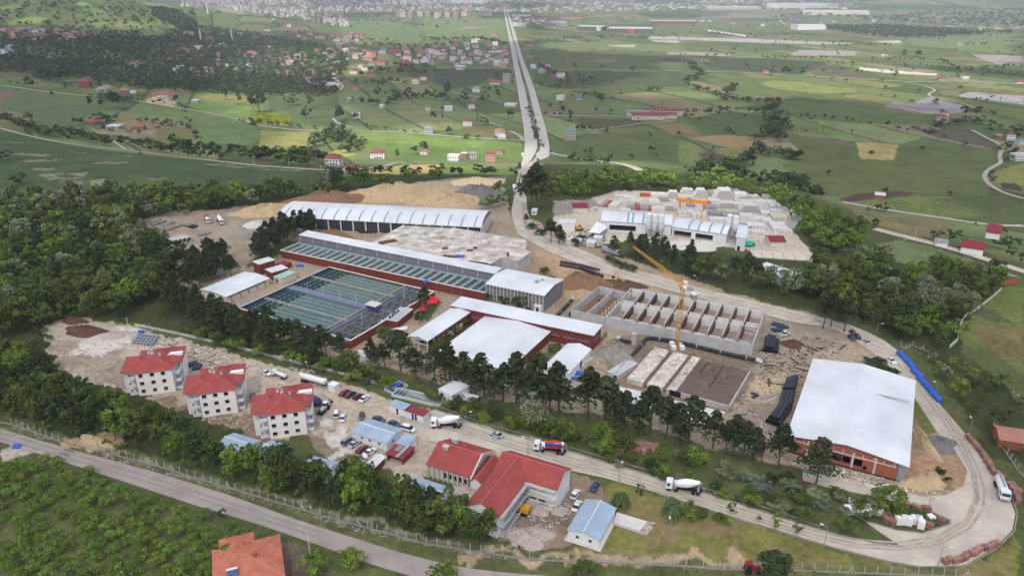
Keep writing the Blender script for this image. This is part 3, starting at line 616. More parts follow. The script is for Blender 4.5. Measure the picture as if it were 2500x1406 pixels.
zone('bush', [(0,1025),(240,1086),(500,1156),(800,1246),(1000,1302),(1200,1345),(1400,1362),(1390,1352),(1200,1335),(1000,1290),(760,1216),(440,1120),(200,1060),(0,1005)], 2.8, .9, 2.3, [LEAF_B, ORCH, LEAF], 'low yellow-green bush beside the post fence', 'bushes beside the post fence', dens=.75)
# hedge between the yards and along the ring road
zone('bush', [(440,806),(560,828),(700,862),(860,895),(940,925),(1000,975),(1090,980),(1180,1000),(1250,1030),(1400,1080),(1560,1126),(1660,1165),(1800,1205),(1960,1258),(2090,1286),(2150,1312),(2050,1296),(1900,1250),(1720,1192),(1560,1140),(1400,1092),(1240,1046),(1180,1032),(1060,988),(960,958),(780,905),(640,868),(500,836)], 3.6, 2.4, 4.8, [LEAF_B, LEAF, LEAF_B, LEAF_D], 'rounded green shrub in the hedge between the two yards', 'shrubs of the hedge above the ring road', wf=(1, 1.5))
zone('bush', [(900,930),(1000,968),(1180,1010),(1300,1040),(1420,1062),(1560,1090),(1700,1130),(1700,1150),(1400,1075),(1180,1020),(960,950)], 4.2, 3, 6, [LEAF, LEAF_B, LEAF_D], 'dense shrub on the slope below the pine row', 'shrubs on the slope below the pines', wf=(1, 1.4))
zone('bush', [(1740,1150),(1900,1185),(2050,1225),(2130,1245),(2110,1262),(2160,1290),(1960,1240),(1800,1192)], 3.6, 2.2, 4.2, [LEAF_P, LEAF_G, LEAF, LEAF_P], 'pale blossoming shrub on the bank above the hairpin road', 'pale shrubs above the hairpin', wf=(1, 1.5))
zone('pine', [(430,652),(560,672),(600,668),(520,700),(440,725),(500,752),(470,785),(410,760)], 6, 10, 14, [PINE, PINE, LEAF_D], 'dark pine between the left wood and the tanks', 'dark trees left of the settling tanks')
zone('broad', [(1325,478),(1335,440),(1500,440),(1700,452),(1800,462),(1900,482),(1960,505),(2035,560),(2105,580),(2095,604),(2020,632),(1985,600),(1930,545),(1890,500),(1820,478),(1700,462),(1540,468),(1440,488),(1345,492)], 8, 8, 13, MIXB, 'bright green tree in the belt behind the precast yard', 'trees of the belt behind the precast yard')  # sunlight on this belt is put into the brighter leaf colours
zone('broad', [(1585,660),(1700,672),(1850,690),(1930,700),(2030,655),(2200,676),(2400,690),(2440,712),(2350,800),(2340,862),(2240,848),(2130,795),(1990,752),(1880,732),(1750,695)], 7.6, 6.5, 14.5, MIX, 'leafy tree in the wood beyond the tank works', 'trees of the wood right of the tank works')
zone('broad', [(2250,885),(2330,880),(2500,985),(2560,1010),(2560,1060),(2470,1030),(2430,1080),(2380,1030),(2320,980)], 7, 4, 8, MIX, 'leafy tree on the bank beyond the blue tarpaulin rolls', 'trees on the bank right of the outer road')
zone('bush', [(2380,1040),(2440,1100),(2490,1180),(2530,1240),(2540,1160),(2480,1080)], 4, 1.5, 3, [LEAF, LEAF_B], 'low bush on the grass bank right of the outer road', 'bushes on the right bank', dens=.6)
zone('pine', [(616,645),(640,605),(690,566),(790,556),(780,574),(720,582),(690,612),(644,655)], 5.5, 11, 15, [PINE], 'dark pine between the pipe yard and the filter hall', 'pines at the left end of the filter hall', jit=.3)
zone('pine', [(480,762),(545,780),(620,808),(700,832),(780,856),(850,876),(872,900),(770,888),(650,860),(560,834),(470,800)], 4.6, 10, 13.5, [PINE], 'dark pine in front of the settling tanks', 'pines in front of the settling tanks', jit=.35)
zone('pine', [(440,645),(540,630),(590,640),(560,680),(500,705),(450,690)], 7, 10, 14, [PINE], 'dark pine in the stand behind the white-roofed workshop', 'pines behind the white-roofed workshop', jit=.35)
for i, (x, y, h) in enumerate([(907,893,60),(942,900,55),(978,905,85),(1016,925,65),(1063,930,75),(1100,940,95),(1135,950,80),(1182,968,90),(1228,978,80),(1260,985,110),(1310,1000,120),(1340,1008,90),(1365,1012,110),(1435,1030,110),(1475,1035,100),(1500,1045,80),(1585,1060,100),(1625,1072,90),(1680,1082,95),(1740,1095,80),(1790,1112,85),(1840,1122,70),(1900,1145,95),(1990,1188,100),(1520,1052,85),(1560,1062,70),(1655,1088,70),(1815,1120,80),(1770,1105,66),(1205,985,70),(1285,1000,86),(1160,962,60)]):
    single('pine', (x, y), h*1.14, PINE, 'dark pine in the long row below the halls', wf=1.15, group='pines of the long row')
zone('pine', [(1482,612),(1600,612),(1700,642),(1700,665),(1600,650),(1500,628)], 7, 10, 13, [PINE], 'dark pine below the white sheds of the precast yard', 'pines below the precast yard', jit=.35)
single('pine', (1312,517), 118, PINE, 'tallest dark conifer beside the access road, at the edge of the bright belt', wf=1.2)
single('pine', (1296,512), 100, PINE, 'slightly shorter conifer left of the tallest one beside the access road', wf=1.1)
single('pine', (1284,548), 26, PINE, 'small conifer on the inside bend of the access road')
single('pine', (1345,593), 58, PINE, 'dark conifer left of the pair in front of the white container hall', wf=1.2); single('pine', (1366,597), 48, PINE, 'shorter dark conifer in front of the white container hall', wf=1.3)
zone('pine', [(1998,790),(2040,782),(2085,800),(2050,815),(2000,808)], 6, 15, 18, [PINE], 'tall brown-green pine over the parked cars at the end of the dirt road', 'tall pines over the parked cars', jit=.2)
single('pine', (1038,770), 72, PINE, 'narrow dark conifer beside the red bags', wf=.8); single('broad', (1025,790), 34, LEAF_D, 'small grey-green tree left of the narrow conifer by the red bags')
for x, y, h, l in [(940,838,40,'round green tree left of the blue tarpaulin by the settling tanks'),(960,846,34,'darker round tree beside the small blue tarpaulin'),(1190,740,22,'small tree left of the grey office block front'),(1228,750,28,'bushy tree at the left of the office block front'),(1270,758,36,'tallest dark bush against the office block'),(1296,770,20,'last dark bush against the office block')]:
    single('broad', (x, y), h, LEAF if x < 945 else LEAF_D, l, wf=1.3)
single('broad', (855,910), 52, LEAF, 'full round green tree beside the grey shed at the hedge', wf=1.2)
single('broad', (1300,1045), 62, LEAF_P, 'silvery willow-like tree in the hedge above the silver car', wf=1.2)
single('broad', (1360,1070), 54, LEAF, 'broad green tree in the hedge right of the silvery tree', wf=1.1); single('broad', (1477,1115), 50, LEAF_B, 'bright green tree in front of the orange brick pallets', wf=1.1)
single('broad', (1168,1302), 52, LEAF, 'small leafy tree against the white gable of the red-roofed block'); single('broad', (1560,1215), 30, LEAF, 'leafy bush beside the first palm')
single('broad', (1100,1300), 90, LEAF, 'airy tree left of the red-roofed block gable', wf=1.1); single('broad', (1010,1268), 66, LEAF, 'airy tree in front of the blue-grey sheds by the red-roofed block', wf=1.1); single('broad', (1060,1265), 70, LEAF_D, 'dark tree between the sheds and the red-roofed gable')
single('broad', (1885,1418), 58, LEAF_D, 'dark round tree beside the red tractor at the bottom edge', wf=1.6); single('broad', (2166,1245), 58, LEAF_B, 'bright tree on the island inside the hairpin', wf=1.3)
for x, y, h, wf in [(2120,1240,24,1.6),(2145,1255,26,1.6),(2185,1262,24,1.6),(2215,1262,22,1.6),(2240,1268,22,1.5),(2270,1275,18,1.5),(2050,1215,20,1.7)]: single('bush', (x, y), h, LEAF, 'green shrub on the island inside the hairpin', wf=wf, group='shrubs of the hairpin island')
for x, y, h, wf in [(2130,905,26,1.6),(2150,915,26,1.6),(2172,922,24,1.5),(2145,895,22,1.5),(2118,890,18,1.5)]: single('bush', (x, y), h, LEAF_D, 'dark shrub at the back corner of the big white-roofed hall', wf=wf, group='shrubs behind the big white-roofed hall')
for x, y, h, wf in [(2290,1160,18,1.4),(2310,1175,14,1.4),(2262,1178,12,1.4)]: single('bush', (x, y), h, LEAF_D, 'green shrub on the earth beside the big hall', wf=wf, group='shrubs right of the big hall')
for x, y, h in [(1787,1255,26),(1852,1275,16),(1892,1292,42),(1945,1300,24),(1905,1218,22)]: single('tall' if x == 1892 else 'broad', (x, y), h, LEAF_B if x == 1892 else LEAF, {1787:'leaning young tree beside the ring road',1852:'thin sapling left of the ivy column',1892:'narrow bright ivy-clad column tree beside the ring road',1945:'small open shrub on the road edge',1905:'pale sapling on the hedge bank'}[x])
zone('bush', [(1620,1225),(1700,1235),(1780,1262),(1790,1285),(1720,1280),(1640,1258)], 3, 1.5, 3, [LEAF_B, LEAF], 'low shrub between the second palm and the ring road', 'shrubs along the lower side of the ring road', wf=(1.2, 1.6))
zone('bush', [(1500,1385),(1800,1395),(2100,1400),(2100,1410),(1500,1400)], 4, .6, 1.2, [LEAF, LEAF_B], 'tuft beside the lower fence', 'tufts beside the lower fence', dens=.6)
zone('bush', [(60,800),(110,790),(150,880),(180,920),(120,900)], 4, 1.5, 3, [LEAF, LEAF_D], 'bush at the left rim of the bare lower yard', 'bushes rimming the lower yard')
for i in range(7): single('bush', (1060+i*13, 852-i*11), 20, LEAF, 'shrub in the narrow court between the red-walled wings', wf=1.5, group='shrubs in the narrow court')
for x, y in [(1358,850),(1366,862),(1346,858)]: single('bush', (x, y), 12, LEAF_D, 'low shrub in the plot behind the small white shed', wf=1.6, group='shrubs behind the small white shed')
for x, y, h in [(1205,505,34),(1225,480,36),(1235,500,30),(1215,470,26),(1185,515,30)]: single('broad', (x, y), h, LEAF if x != 1185 else LEAF_B, 'round tree between the grey gravel heap and the access road', wf=1.4, group='trees beside the gravel heap')
for x, y in [(1490,640),(1505,650),(1525,655),(1540,662),(1420,590),(1405,600),(1300,560),(1320,575),(1330,670),(1345,690)]: single('bush', (x, y), 16, LEAF_D, 'dark shrub along the upper dirt road', wf=1.7, group='shrubs along the upper dirt road')
for x, y, h in [(1500,1048,0)]: pass
# orchard in the foreground
zone('bush', [(-40,1128),(110,1124),(300,1186),(420,1236),(520,1275),(600,1310),(560,1340),(500,1430),(420,1470),(-60,1460)], 4.3, 2.3, 3.4, [ORCH, ORCH, LEAF_B], 'hazel bush in the orchard below the asphalt road', 'hazel bushes of the orchard', jit=.22, ang=-.62, wf=(1.2, 1.5), dens=.96)
for x, y, h in [(545,1265,22),(480,1235,0)][:1]: single('broad', (x, y), h, LEAF_D, 'small dark shrub on the verge of the asphalt road')
for x, y, h in [(577,1365,38),(858,1385,40),(1085,1425,40),(770,1400,46)]: single('bush', (x, y), h, LEAF_B, {577:'hazel bush left of the orange-roofed house',858:'shrub near the pole beside the asphalt road',1085:'bush cut by the bottom edge right of the road bend',770:'bush in the garden of the orange-roofed house'}[x], wf=1.2)
for x, y in [(1400,1400),(1420,1395),(1440,1398)]: single('bush', (x, y), 22, LEAF, 'green bush at the bottom fence near the middle', wf=1.3, group='bushes at the bottom fence')
# ---- middle and far distance
FT = 'distant tree beyond the site'; 
zone('broad', [(0,290),(600,275),(1200,270),(1350,180),(1900,260),(2300,330),(2490,400),(2490,500),(2300,660),(1800,690),(1000,640),(560,560),(0,520)], 12, 6, 11, MIXD, FT, FT, T1, dens=.85, wf=(1.1, 1.7))
zone('broad', [(0,20),(1000,30),(1400,100),(1350,260),(600,250),(0,280)], 26, 7, 12, MIXD, FT, FT, T1, dens=.5, wf=(1.2, 1.9))
zone('broad', [(1100,70),(1250,80),(1400,160),(1420,250),(1250,200),(1100,130)], 12, 9, 13, [LEAF_D], FT, FT, T1, wf=(1.2, 1.8))
zone('broad', [(0,420),(400,440),(900,460),(700,500),(540,560),(330,600),(180,520),(0,515)], 11, 9, 13, [LEAF_D], FT, FT, T1, wf=(1.2, 1.7), dens=.8)
zone('broad', [(0,270),(950,240),(1130,300),(1000,420),(500,380),(0,320)], 14, 7, 11, [LEAF_D], FT, FT, T1, wf=(1.2, 1.7), dens=.6)
zone('broad', [(860,640),(1300,640),(2000,690),(2400,690),(2400,650),(1900,600),(1200,590)], 10, 8, 12, [LEAF_D], FT, FT, T1, wf=(1.2, 1.6), dens=.9)
for pts, sp, h0, h1 in [([(400,960),(560,990),(780,1050)],6,7,11),([(830,1030),(1000,1060),(1250,1110),(1400,1130),(1700,1150)],6,7,11),([(1250,1040),(1360,1100)],7,9,13),([(1430,1100),(1700,1120)],7,9,13),([(1750,1130),(2000,1170),(2300,1205)],5.5,8,12),([(1800,1110),(2100,1120),(2330,1170)],6,8,12),
    ([(0,850),(120,900),(380,985),(600,1010)],7,6,10),([(520,900),(660,880),(850,860)],7,6,9),([(660,850),(850,870)],6,6,9),([(1000,880),(1180,900),(1330,915)],6,6,9),([(700,930),(1000,970)],7,5,7),([(1700,870),(1850,890),(2170,925)],6,4,7),([(2200,1030),(2490,930)],6,7,11),([(2230,1060),(2490,980)],7,7,11),
    ([(700,710),(980,740)],5,6,9),([(1300,650),(1700,680)],8,7,11),([(850,700),(1050,700)],6,3,6),([(1090,740),(1320,770)],8,4,8),([(0,1320),(200,1330)],8,6,9),([(600,160),(1180,160),(1400,260)],14,5,8),([(620,110),(900,130),(1200,190)],14,5,8),([(0,250),(600,210)],12,6,9),([(0,160),(200,60),(560,40)],14,7,11),([(700,60),(1000,90),(1300,150)],16,7,10),([(40,600),(300,610)],9,4,6)]:
    row('broad', pts, sp, h0, h1, MIXD, FT, FT, T1, jit=3, wf=(1.1, 1.7))
for x, y, h, wf in [(380,600,110,1.2),(470,605,120,1.2),(430,610,130,1.3),(218,640,85,1.2),(780,790,135,1.2),(830,780,90,1.2),(185,940,135,.9),(1860,812,170,.9),(2080,760,90,1.2),(2220,782,95,.8),(2195,850,90,1),(2440,880,100,1.1),(30,1148,90,1.6),(320,985,80,1.6),(655,770,90,.8),(1610,725,90,.8),(1715,745,80,.8),(1250,740,60,1.3),(940,215,30,1.3),(1380,100,20,1.5),(220,880,60,1.4),(380,700,45,1),(700,640,70,1.3)]:
    single('broad', (x, y), h, LEAF_D, FT, T1, wf, 2.93, FT)
zone('bush', [(1830,820),(2080,832),(2070,890),(1830,880)], 4.5, 2.5, 3.5, [leafmat('yellow leaves', C(150,158,44))], FT, FT, T1, wf=(1.3, 1.6))
for x, y, h, wf, k in [(840,740,150,.7,'broad'),(820,860,95,.4,'tall'),(1070,880,80,.35,'tall'),(395,640,90,.5,'tall'),(360,690,70,1,'broad'),(580,690,70,.8,'broad'),(480,720,80,1.4,'broad'),(720,720,80,.9,'broad'),(780,730,50,1,'broad'),(850,690,60,1,'broad'),(1225,710,70,.9,'broad'),(980,740,80,1,'broad'),(1120,740,80,1,'broad'),(770,880,80,1,'broad'),(100,870,110,1,'broad'),(30,940,60,1.2,'broad'),(500,1140,70,.8,'broad'),(1305,845,60,1.8,'broad'),(1120,900,60,1.5,'broad'),(860,970,60,1.5,'broad'),(1760,1150,60,1.2,'broad'),(1770,510,60,.8,'broad'),(1795,560,40,1.1,'broad'),(1210,550,40,1.2,'broad'),(2310,655,50,2,'broad'),(2370,655,40,1.3,'broad'),(1935,730,60,1.5,'broad'),(1960,730,50,1.3,'broad'),(2095,690,30,1.2,'broad'),(2180,515,45,1,'broad'),(1960,490,25,1.4,'broad'),(1660,610,40,1.2,'broad'),(1710,605,40,1,'broad'),(1820,600,50,1,'broad'),(1890,590,50,1,'broad'),(1520,620,30,2.2,'broad'),(1820,940,45,2,'broad'),(1870,940,40,1.5,'broad'),(1780,935,40,1.5,'broad'),(2305,995,50,.8,'broad'),(790,215,35,1.2,'broad'),(445,160,25,1.2,'broad'),(175,205,25,1.4,'broad'),(1860,305,22,1.2,'broad'),(200,860,60,1,'broad'),(600,710,50,1.2,'broad'),(660,690,45,.6,'tall'),(250,560,50,1.3,'broad'),(120,500,40,1.3,'broad')]:
    single(k, (x, y), h, LEAF_D, FT, T2, wf, 2.93, FT)
for pts, sp, h0, h1 in [([(180,740),(420,770),(560,700),(800,720),(1000,740)],9,7,13),([(200,885),(360,925),(640,960)],5,2,4),([(940,990),(1100,1000)],8,4,7),([(620,1110),(700,1060)],7,7,10),([(1130,1000),(1380,1010)],12,2,4),([(300,520),(560,540),(760,530)],9,9,15),([(80,600),(300,610),(560,610)],10,9,14),([(740,300),(1100,290),(1280,330)],9,9,14),([(240,330),(700,340),(900,330)],9,8,12),([(450,480),(760,490)],9,8,14),([(940,660),(1100,660),(1200,640)],10,5,9),([(1560,820),(1780,840)],9,5,8),
    ([(1580,640),(1760,600),(1900,590)],10,5,8),([(1500,470),(1640,540),(1740,560)],9,6,9),([(1560,760),(1680,790),(1760,830)],8,4,7),([(1430,760),(1500,1000),(1530,1060)],8,3,6),([(0,1280),(300,1250),(560,1270),(780,1290)],5,6,9),([(780,1280),(1000,1260),(1340,1260)],7,6,9),([(0,1320),(250,1310)],6,7,10),([(1740,1150),(1860,1165),(2040,1190)],8,4,7),([(230,1060),(130,1100)],5,7,11),([(20,990),(200,1060)],6,8,13),([(60,980),(280,1030)],7,8,12),([(400,690),(700,700),(860,640)],12,5,8),([(1580,680),(1750,700),(2000,700)],14,4,7),
    ([(0,60),(500,110),(1000,120),(1250,110)],30,8,13),([(0,30),(1200,40)],40,9,14),([(1300,60),(2490,70)],45,8,13),([(1300,30),(2490,40)],60,9,14),([(1300,110),(2490,140)],40,8,12),([(0,290),(450,300)],12,8,12),([(1400,300),(2000,270),(2490,270)],40,5,9)]:
    row('broad', pts, sp, h0, h1, MIXD, FT, FT, T2, jit=4, wf=(1.1, 1.7))
for pts, sp, h0, h1 in [([(60,600),(170,560)],9,9,14),([(90,620),(260,680),(350,720),(650,745)],7,6,10),([(350,690),(420,640)],9,10,14),([(600,745),(720,760),(640,830),(660,850)],8,9,14),([(640,860),(780,920),(840,950)],7,9,14),([(600,1000),(680,960),(760,1030)],7,9,14),([(560,1060),(640,1120),(830,1140),(920,1160)],6,8,12),([(700,1100),(800,1150),(900,1150)],6,8,12),([(450,1200),(570,1190)],6,10,15),([(470,1170),(580,1130)],7,10,14),
    ([(730,820),(850,840),(1000,850),(1250,875)],8,5,8),([(60,820),(200,830),(380,800)],7,6,10),([(30,850),(120,850)],7,6,9),([(620,810),(520,810)],9,7,10),([(1260,880),(1700,930),(2000,1010)],18,3,6),([(210,415),(430,400)],14,7,10),([(600,420),(1080,430)],12,7,10),([(90,480),(240,470)],9,8,12),([(110,500),(180,540)],9,9,13),([(200,540),(270,540)],12,8,12),([(620,520),(720,540)],14,8,12),([(760,535),(910,540)],9,14,18),([(1080,460),(1300,470)],10,6,9),([(1380,430),(1600,430),(1900,440)],12,5,8),
    ([(1620,400),(1760,410)],10,12,18),([(1940,500),(2200,520),(2490,560)],20,7,12),([(1830,910),(2000,900),(2200,880)],7,7,11),([(2050,830),(2180,850)],7,10,15),([(2240,930),(2490,960)],8,9,13),([(1780,960),(1860,975)],8,7,10),([(2250,960),(2490,1010)],9,7,10),([(2240,1230),(2270,1320)],6,3,5),([(2350,1060),(2400,1160)],9,7,10),([(2320,700),(2060,720),(1850,680)],14,3,5),
    ([(0,1240),(200,1260),(500,1320),(800,1360),(1000,1400)],8,9,13),([(400,1200),(360,1300)],10,8,12),([(1900,440),(2000,500),(2490,480)],18,6,9),([(1360,330),(1540,340)],16,7,11),([(2060,320),(2240,330)],14,7,10)]:
    row('broad', pts, sp, h0, h1, MIXD, FT, FT, T3, jit=4, wf=(1.1, 1.7))
zone('broad', [(1000,200),(1500,190),(2060,230),(2200,240),(2400,250),(2400,230),(1850,280),(1500,275),(1150,235)], 22, 10, 15, [LEAF_D], FT, FT, T3, wf=(1.4, 2))
zone('broad', [(1500,450),(1990,490),(2400,560),(2480,530),(2000,500),(1540,450)], 12, 3, 5, [LEAF_D], FT, FT, T3, wf=(1.4, 2), dens=.7)
zone('broad', [(560,140),(980,115),(1400,160),(1900,180),(2490,200),(2490,60),(1900,90),(1700,100),(1400,130),(900,105)], 60, 11, 16, [LEAF_D], FT, FT, T3, wf=(1.6, 2.6), dens=.8)
for x, y, h, wf in [(375,965,60,1.1),(265,1165,60,.8),(483,850,30,1.4),(525,810,45,.8),(575,810,30,1),(505,488,35,1.2),(395,620,30,1),(1060,335,20,2),(1220,330,16,2),(1190,315,25,.8),(1265,875,30,1.1),(1385,895,22,1.3),(1655,945,28,1),(1835,980,55,1.3),(1690,740,25,2),(2035,645,30,1.6),(1200,685,16,1.6),(2320,720,20,1),(605,525,50,.5),(690,515,50,.5),(1565,560,45,1.1),(120,205,22,1.2),(515,200,30,1.2),(2395,1120,60,1.1),(1960,1400,30,1.6),(925,950,20,2.2),(1150,395,24,.9),(1995,370,22,1),(930,312,18,1.2)]:
    single('broad', (x, y), h, LEAF_D, FT, T3, wf, 2.93, FT)
for x, y, h, wf in [(700,225,55,1.6),(750,225,60,1.3),(650,215,30,1.5),(1230,110,28,1.4),(690,345,70,1.2),(1110,420,60,1.6),(1160,410,50,1.3),(1230,440,90,1.1),(1290,420,60,1.3),(1330,450,50,1.2),(1410,330,30,1),(1620,380,50,1.2),(1560,480,90,1.2),(1600,500,80,1.1),(1650,560,90,1.1),(1700,480,70,1.2),(1740,600,80,1.2),(1640,470,70,1.2),(590,720,60,.8),(660,720,50,1)]:
    single('broad', (x, y), h, LEAF_D, 'leafy tree around the red-roofed farmhouses right of the dirt roads', cD, wf, 2.93, 'trees around the right-hand farmhouses')
zone('broad', [(1240,780),(1330,700),(1530,620),(1500,700),(1440,780),(1300,870)], 8, 7, 11, [LEAF_G, LEAF, LEAF_D], 'grey-green tree at the meadow corner beside the thin pale fence', 'trees at the meadow corner', cD)
zone('bush', [(1480,1135),(1560,1150),(1740,1195),(1900,1240),(2060,1285),(1960,1272),(1740,1212),(1560,1158)], 3.4, 1.5, 3.4, [LEAF, LEAF_D, LEAF_B, LEAF_P], 'shrub on the bank above the ring road', 'shrubs on the bank above the ring road', wf=(1.1, 1.7), dens=.8)
zone('bush', [(440,740),(560,815),(700,868),(860,905),(700,850),(560,790)], 3.6, 2, 4, [LEAF_B, LEAF], 'green shrub at the foot of the pines', 'shrubs at the foot of the pines', dens=.7)
zone('bush', [(1600,1100),(1900,1165),(2040,1200),(2110,1235),(2040,1250),(1800,1180)], 4.2, 1, 2.6, [LEAF, LEAF_D, LEAF_P], 'shrub between the pine row and the ring road', 'shrubs between pines and ring road', wf=(1.1, 1.7), dens=.7)
_m = 0
while _m < 1500:   # hedge trees along the field edges of the plain
    x, y = RNG.uniform(-1500, 2600), RNG.uniform(620, 4200)
    if abs(x+y*.02-10) < 60+y*.01 or float(vnoise(x/220, y/220, 77)) < .5: continue
    if float(parcels(np.array([x]), np.array([y]), .35, 70, 190, 11)[1][0]) < 6: _m += 1; add_tree('broad', (x, y), RNG.uniform(3.5, 8.5), RNG.uniform(1, 1.7), LEAF_D, FT, FT)
# ---- build: the nearest 300 of each species as things of their own, the remainder as one wood
def _size(t): return t[3]*t[4]**.5/math.hypot(math.hypot(t[1], t[2]), CAM_H)
SP_NAME = {'pine': ('pine_tree', 'pine tree'), 'broad': ('leafy_tree', 'tree'), 'bush': ('shrub', 'shrub'), 'tall': ('leafy_tree', 'tree')}
_by = {}
for t in TREES: _by.setdefault(SP_NAME[t[0]][0], []).append(t)
rest = []; NI = 0
def _vis(t):   # inside the photo frame (with a margin)
    zc = t[2]*_cP+CAM_H*_sP; px = 1250+F*t[1]/zc; v = -(-CAM_H+t[3]*.5)*_cP-t[2]*_sP; py = 703+F*(v)/zc
    return -60 < px < 2560 and py < 1500
for nm, L in _by.items():
    _gb = {}
    vis = sorted([t for t in L if _vis(t)], key=_size, reverse=True)
    rest += vis[298:]
    for t in vis[:298]: _gb.setdefault(t[7], []).append(t)
    for i, (k, x, y, h, wf, leaf, label, group) in enumerate(vis[:298]):
        gl = _gb[group]
        if group and len(gl) > 8:
            u = sorted(g[1]/g[2] for g in gl); v = sorted(g[2] for g in gl); a = u.index(x/y)*5//len(gl); b_ = v.index(y)*3//len(gl)
            label += ', '+('front', 'middle', 'back')[b_]+' row'+(' at the left end', ' left of centre', ' in the centre', ' right of centre', ' at the right end')[a]
        cm, tm = tree_proto(k, leaf, i*7 % 9)
        e = empty(nm, (x, y, gz(x, y)), RNG.uniform(0, 6.28), label, SP_NAME[k][1], group if group not in (None, FT) else None)
        if group == FT: e['label'] = 'dark tree in the fields beyond the site'+(label[len(FT):] if label.startswith(FT) else ''); e['group'] = 'trees in the fields beyond the site'
        e.scale = (h*wf, h*wf, h); e.rotation_euler.x = RNG.normal(0, .035); e.rotation_euler.y = RNG.normal(0, .035)
        for n_, m_ in (('crown', cm), ('trunk', tm)):
            o = bpy.data.objects.new(n_, m_); COL.objects.link(o); o.parent = e
        NI += 1
VV = []; TT = []
for i, (k, x, y, h, wf, leaf, label, group) in enumerate(rest):
    D = math.hypot(x, y); src = _mid if D < 520 else _far
    V, t = src[(k, i*5 % 6)]; a = RNG.uniform(0, 6.28); c, s = math.cos(a), math.sin(a)
    X = V*np.array([h*wf, h*wf, h]); XX = np.stack([X[:, 0]*c-X[:, 1]*s+x, X[:, 0]*s+X[:, 1]*c+y, X[:, 2]+gz(x, y)], 1)
    VV.append(XX); base = np.array(leaf['rgb'] if 'rgb' in leaf else (1, 1, 1)); TT.append(t[:, None]*RNG.uniform(.8, 1.2)*base[None, :])
o = bpy.data.objects.new('woodland', quads_mesh('woodland', np.concatenate(VV), np.concatenate(TT), FARLEAF)); COL.objects.link(o)
tag(o, 'woods, hedgerows and scattered trees of the hills and the plain', 'woodland', kind='stuff')
print('TREES', {k: len(v) for k, v in _by.items()}, 'individual', NI, 'rest', len(rest), 'quads', sum(len(t) for t in TT))
# ------------------------------------------------------------ materials of the buildings
M_roofw = mat('white sheet roof y', C(206,210,214), .5, .16, .06, detail=10, wave=(0, .55), wcol=.9, spec=.35)
M_roofwx = mat('white sheet roof x', C(216,221,228), .45, .05, .12, wave=(1, .55), wcol=.9, spec=.35)
M_roofb = mat('blue grey sheet roof', C(150,168,186), .45, .14, .3, wave=(0, .6), wcol=.82, spec=.35)
M_roofbx = mat('blue grey sheet roof x', C(150,168,186), .45, .14, .3, wave=(1, .6), wcol=.82, spec=.35)
M_trim = mat('white trim', C(214,216,218), .6, .05)
M_redclad = mat('dark red cladding', C(118,54,48), .6, .1, .25, wave=(0, 1.2), wcol=.86)
M_redclady = mat('dark red cladding y', C(118,54,48), .6, .1, .25, wave=(1, 1.2), wcol=.86)
M_tile = mat('red roof tiles', C(150,70,66), .8, .22, .3, detail=10, wave=(0, .45), wcol=.8, bump=.5)
M_tiley = mat('red roof tiles y', C(150,70,66), .8, .22, .3, detail=10, wave=(1, .45), wcol=.8, bump=.5)
M_maroon = mat('maroon sheet', C(130,44,56), .5, .1, .3, wave=(0, .6), wcol=.85)
M_cream = mat('cream render', C(206,196,182), .9, .07, .5)
M_housew = mat('off white render', C(236,230,225), .9, .06, .4, detail=8)
M_white = mat('white paint', C(222,222,222), .6, .05, .5)
M_whitew = mat('white wall', C(216,219,223), .8, .07, .4)
M_pan = mat('pale cast panel', C(212,210,206), .9, .14, .5, detail=9)
M_conc = mat('raw concrete', C(176,176,177), .9, .22, .3, bump=.2, detail=8)
M_concl = mat('pale concrete', C(196,192,186), .9, .12, .4, detail=8)
M_concd = mat('stained concrete', C(138,132,126), .9, .25, .5, detail=8)
M_rust = mat('rust stained formwork', C(88,62,54), .95, .3, .6, detail=8)
M_soil = mat('brown soil', C(128,100,76), .98, .25, .6, bump=.8, bscale=1.5, detail=9)
M_soild = mat('dark soil', C(92,70,56), .98, .3, .6, bump=.8, bscale=1.5, detail=9)
M_sand = mat('sandy soil', C(176,154,122), .98, .2, .4, bump=.8, bscale=1, detail=9)
M_gravel = mat('grey gravel', C(116,112,112), .98, .2, .8, bump=.8, bscale=3, detail=9)
M_greyb = mat('grey block wall', C(122,122,126), .9, .12, .5, wave=(2, .6), wcol=.9)
M_brick = mat('orange brick', C(156,92,74), .9, .2, 1.2, wave=(2, .25), wcol=.86)
M_dark = mat('dark opening', C(30,30,34), .5, .2)
M_glass = mat('window glass', C(44,52,62), .12, .2, 1, spec=.6)
M_teal = mat('tank water', C(76,116,114), .12, .22, .15, spec=.5, detail=6)
M_deep = mat('dark water', C(52,82,82), .12, .3, .3, spec=.5)
M_blue = mat('blue paint', C(66,86,132), .7, .3, 1.5)
M_tarp = mat('blue tarpaulin', C(46,92,190), .45, .2, .8, bump=.6, bscale=2)
M_pipe = mat('black plastic pipe', C(44,46,54), .4, .2, .5, spec=.4)
M_yel = mat('crane yellow', C(206,150,48), .5, .12)
M_orange = mat('orange paint', C(222,140,44), .5, .1)
M_redbag = mat('red bag', C(206,52,64), .6, .15)
M_woodr = mat('brown boards', C(108,58,44), .8, .2, 1)
M_wood = mat('timber', C(138,116,92), .85, .25, 1)
M_grey = mat('grey metal', C(140,144,150), .5, .12)
M_tyre = mat('tyre', C(32,32,34), .9, .1)
M_stripe = mat('roof light', C(128,150,176), .35, .08)
M_green = mat('green sheet', C(150,182,164), .5, .15)
M_rebar = mat('rebar mesh', C(122,108,98), .9, .5, .35, detail=8)
WIN = {}
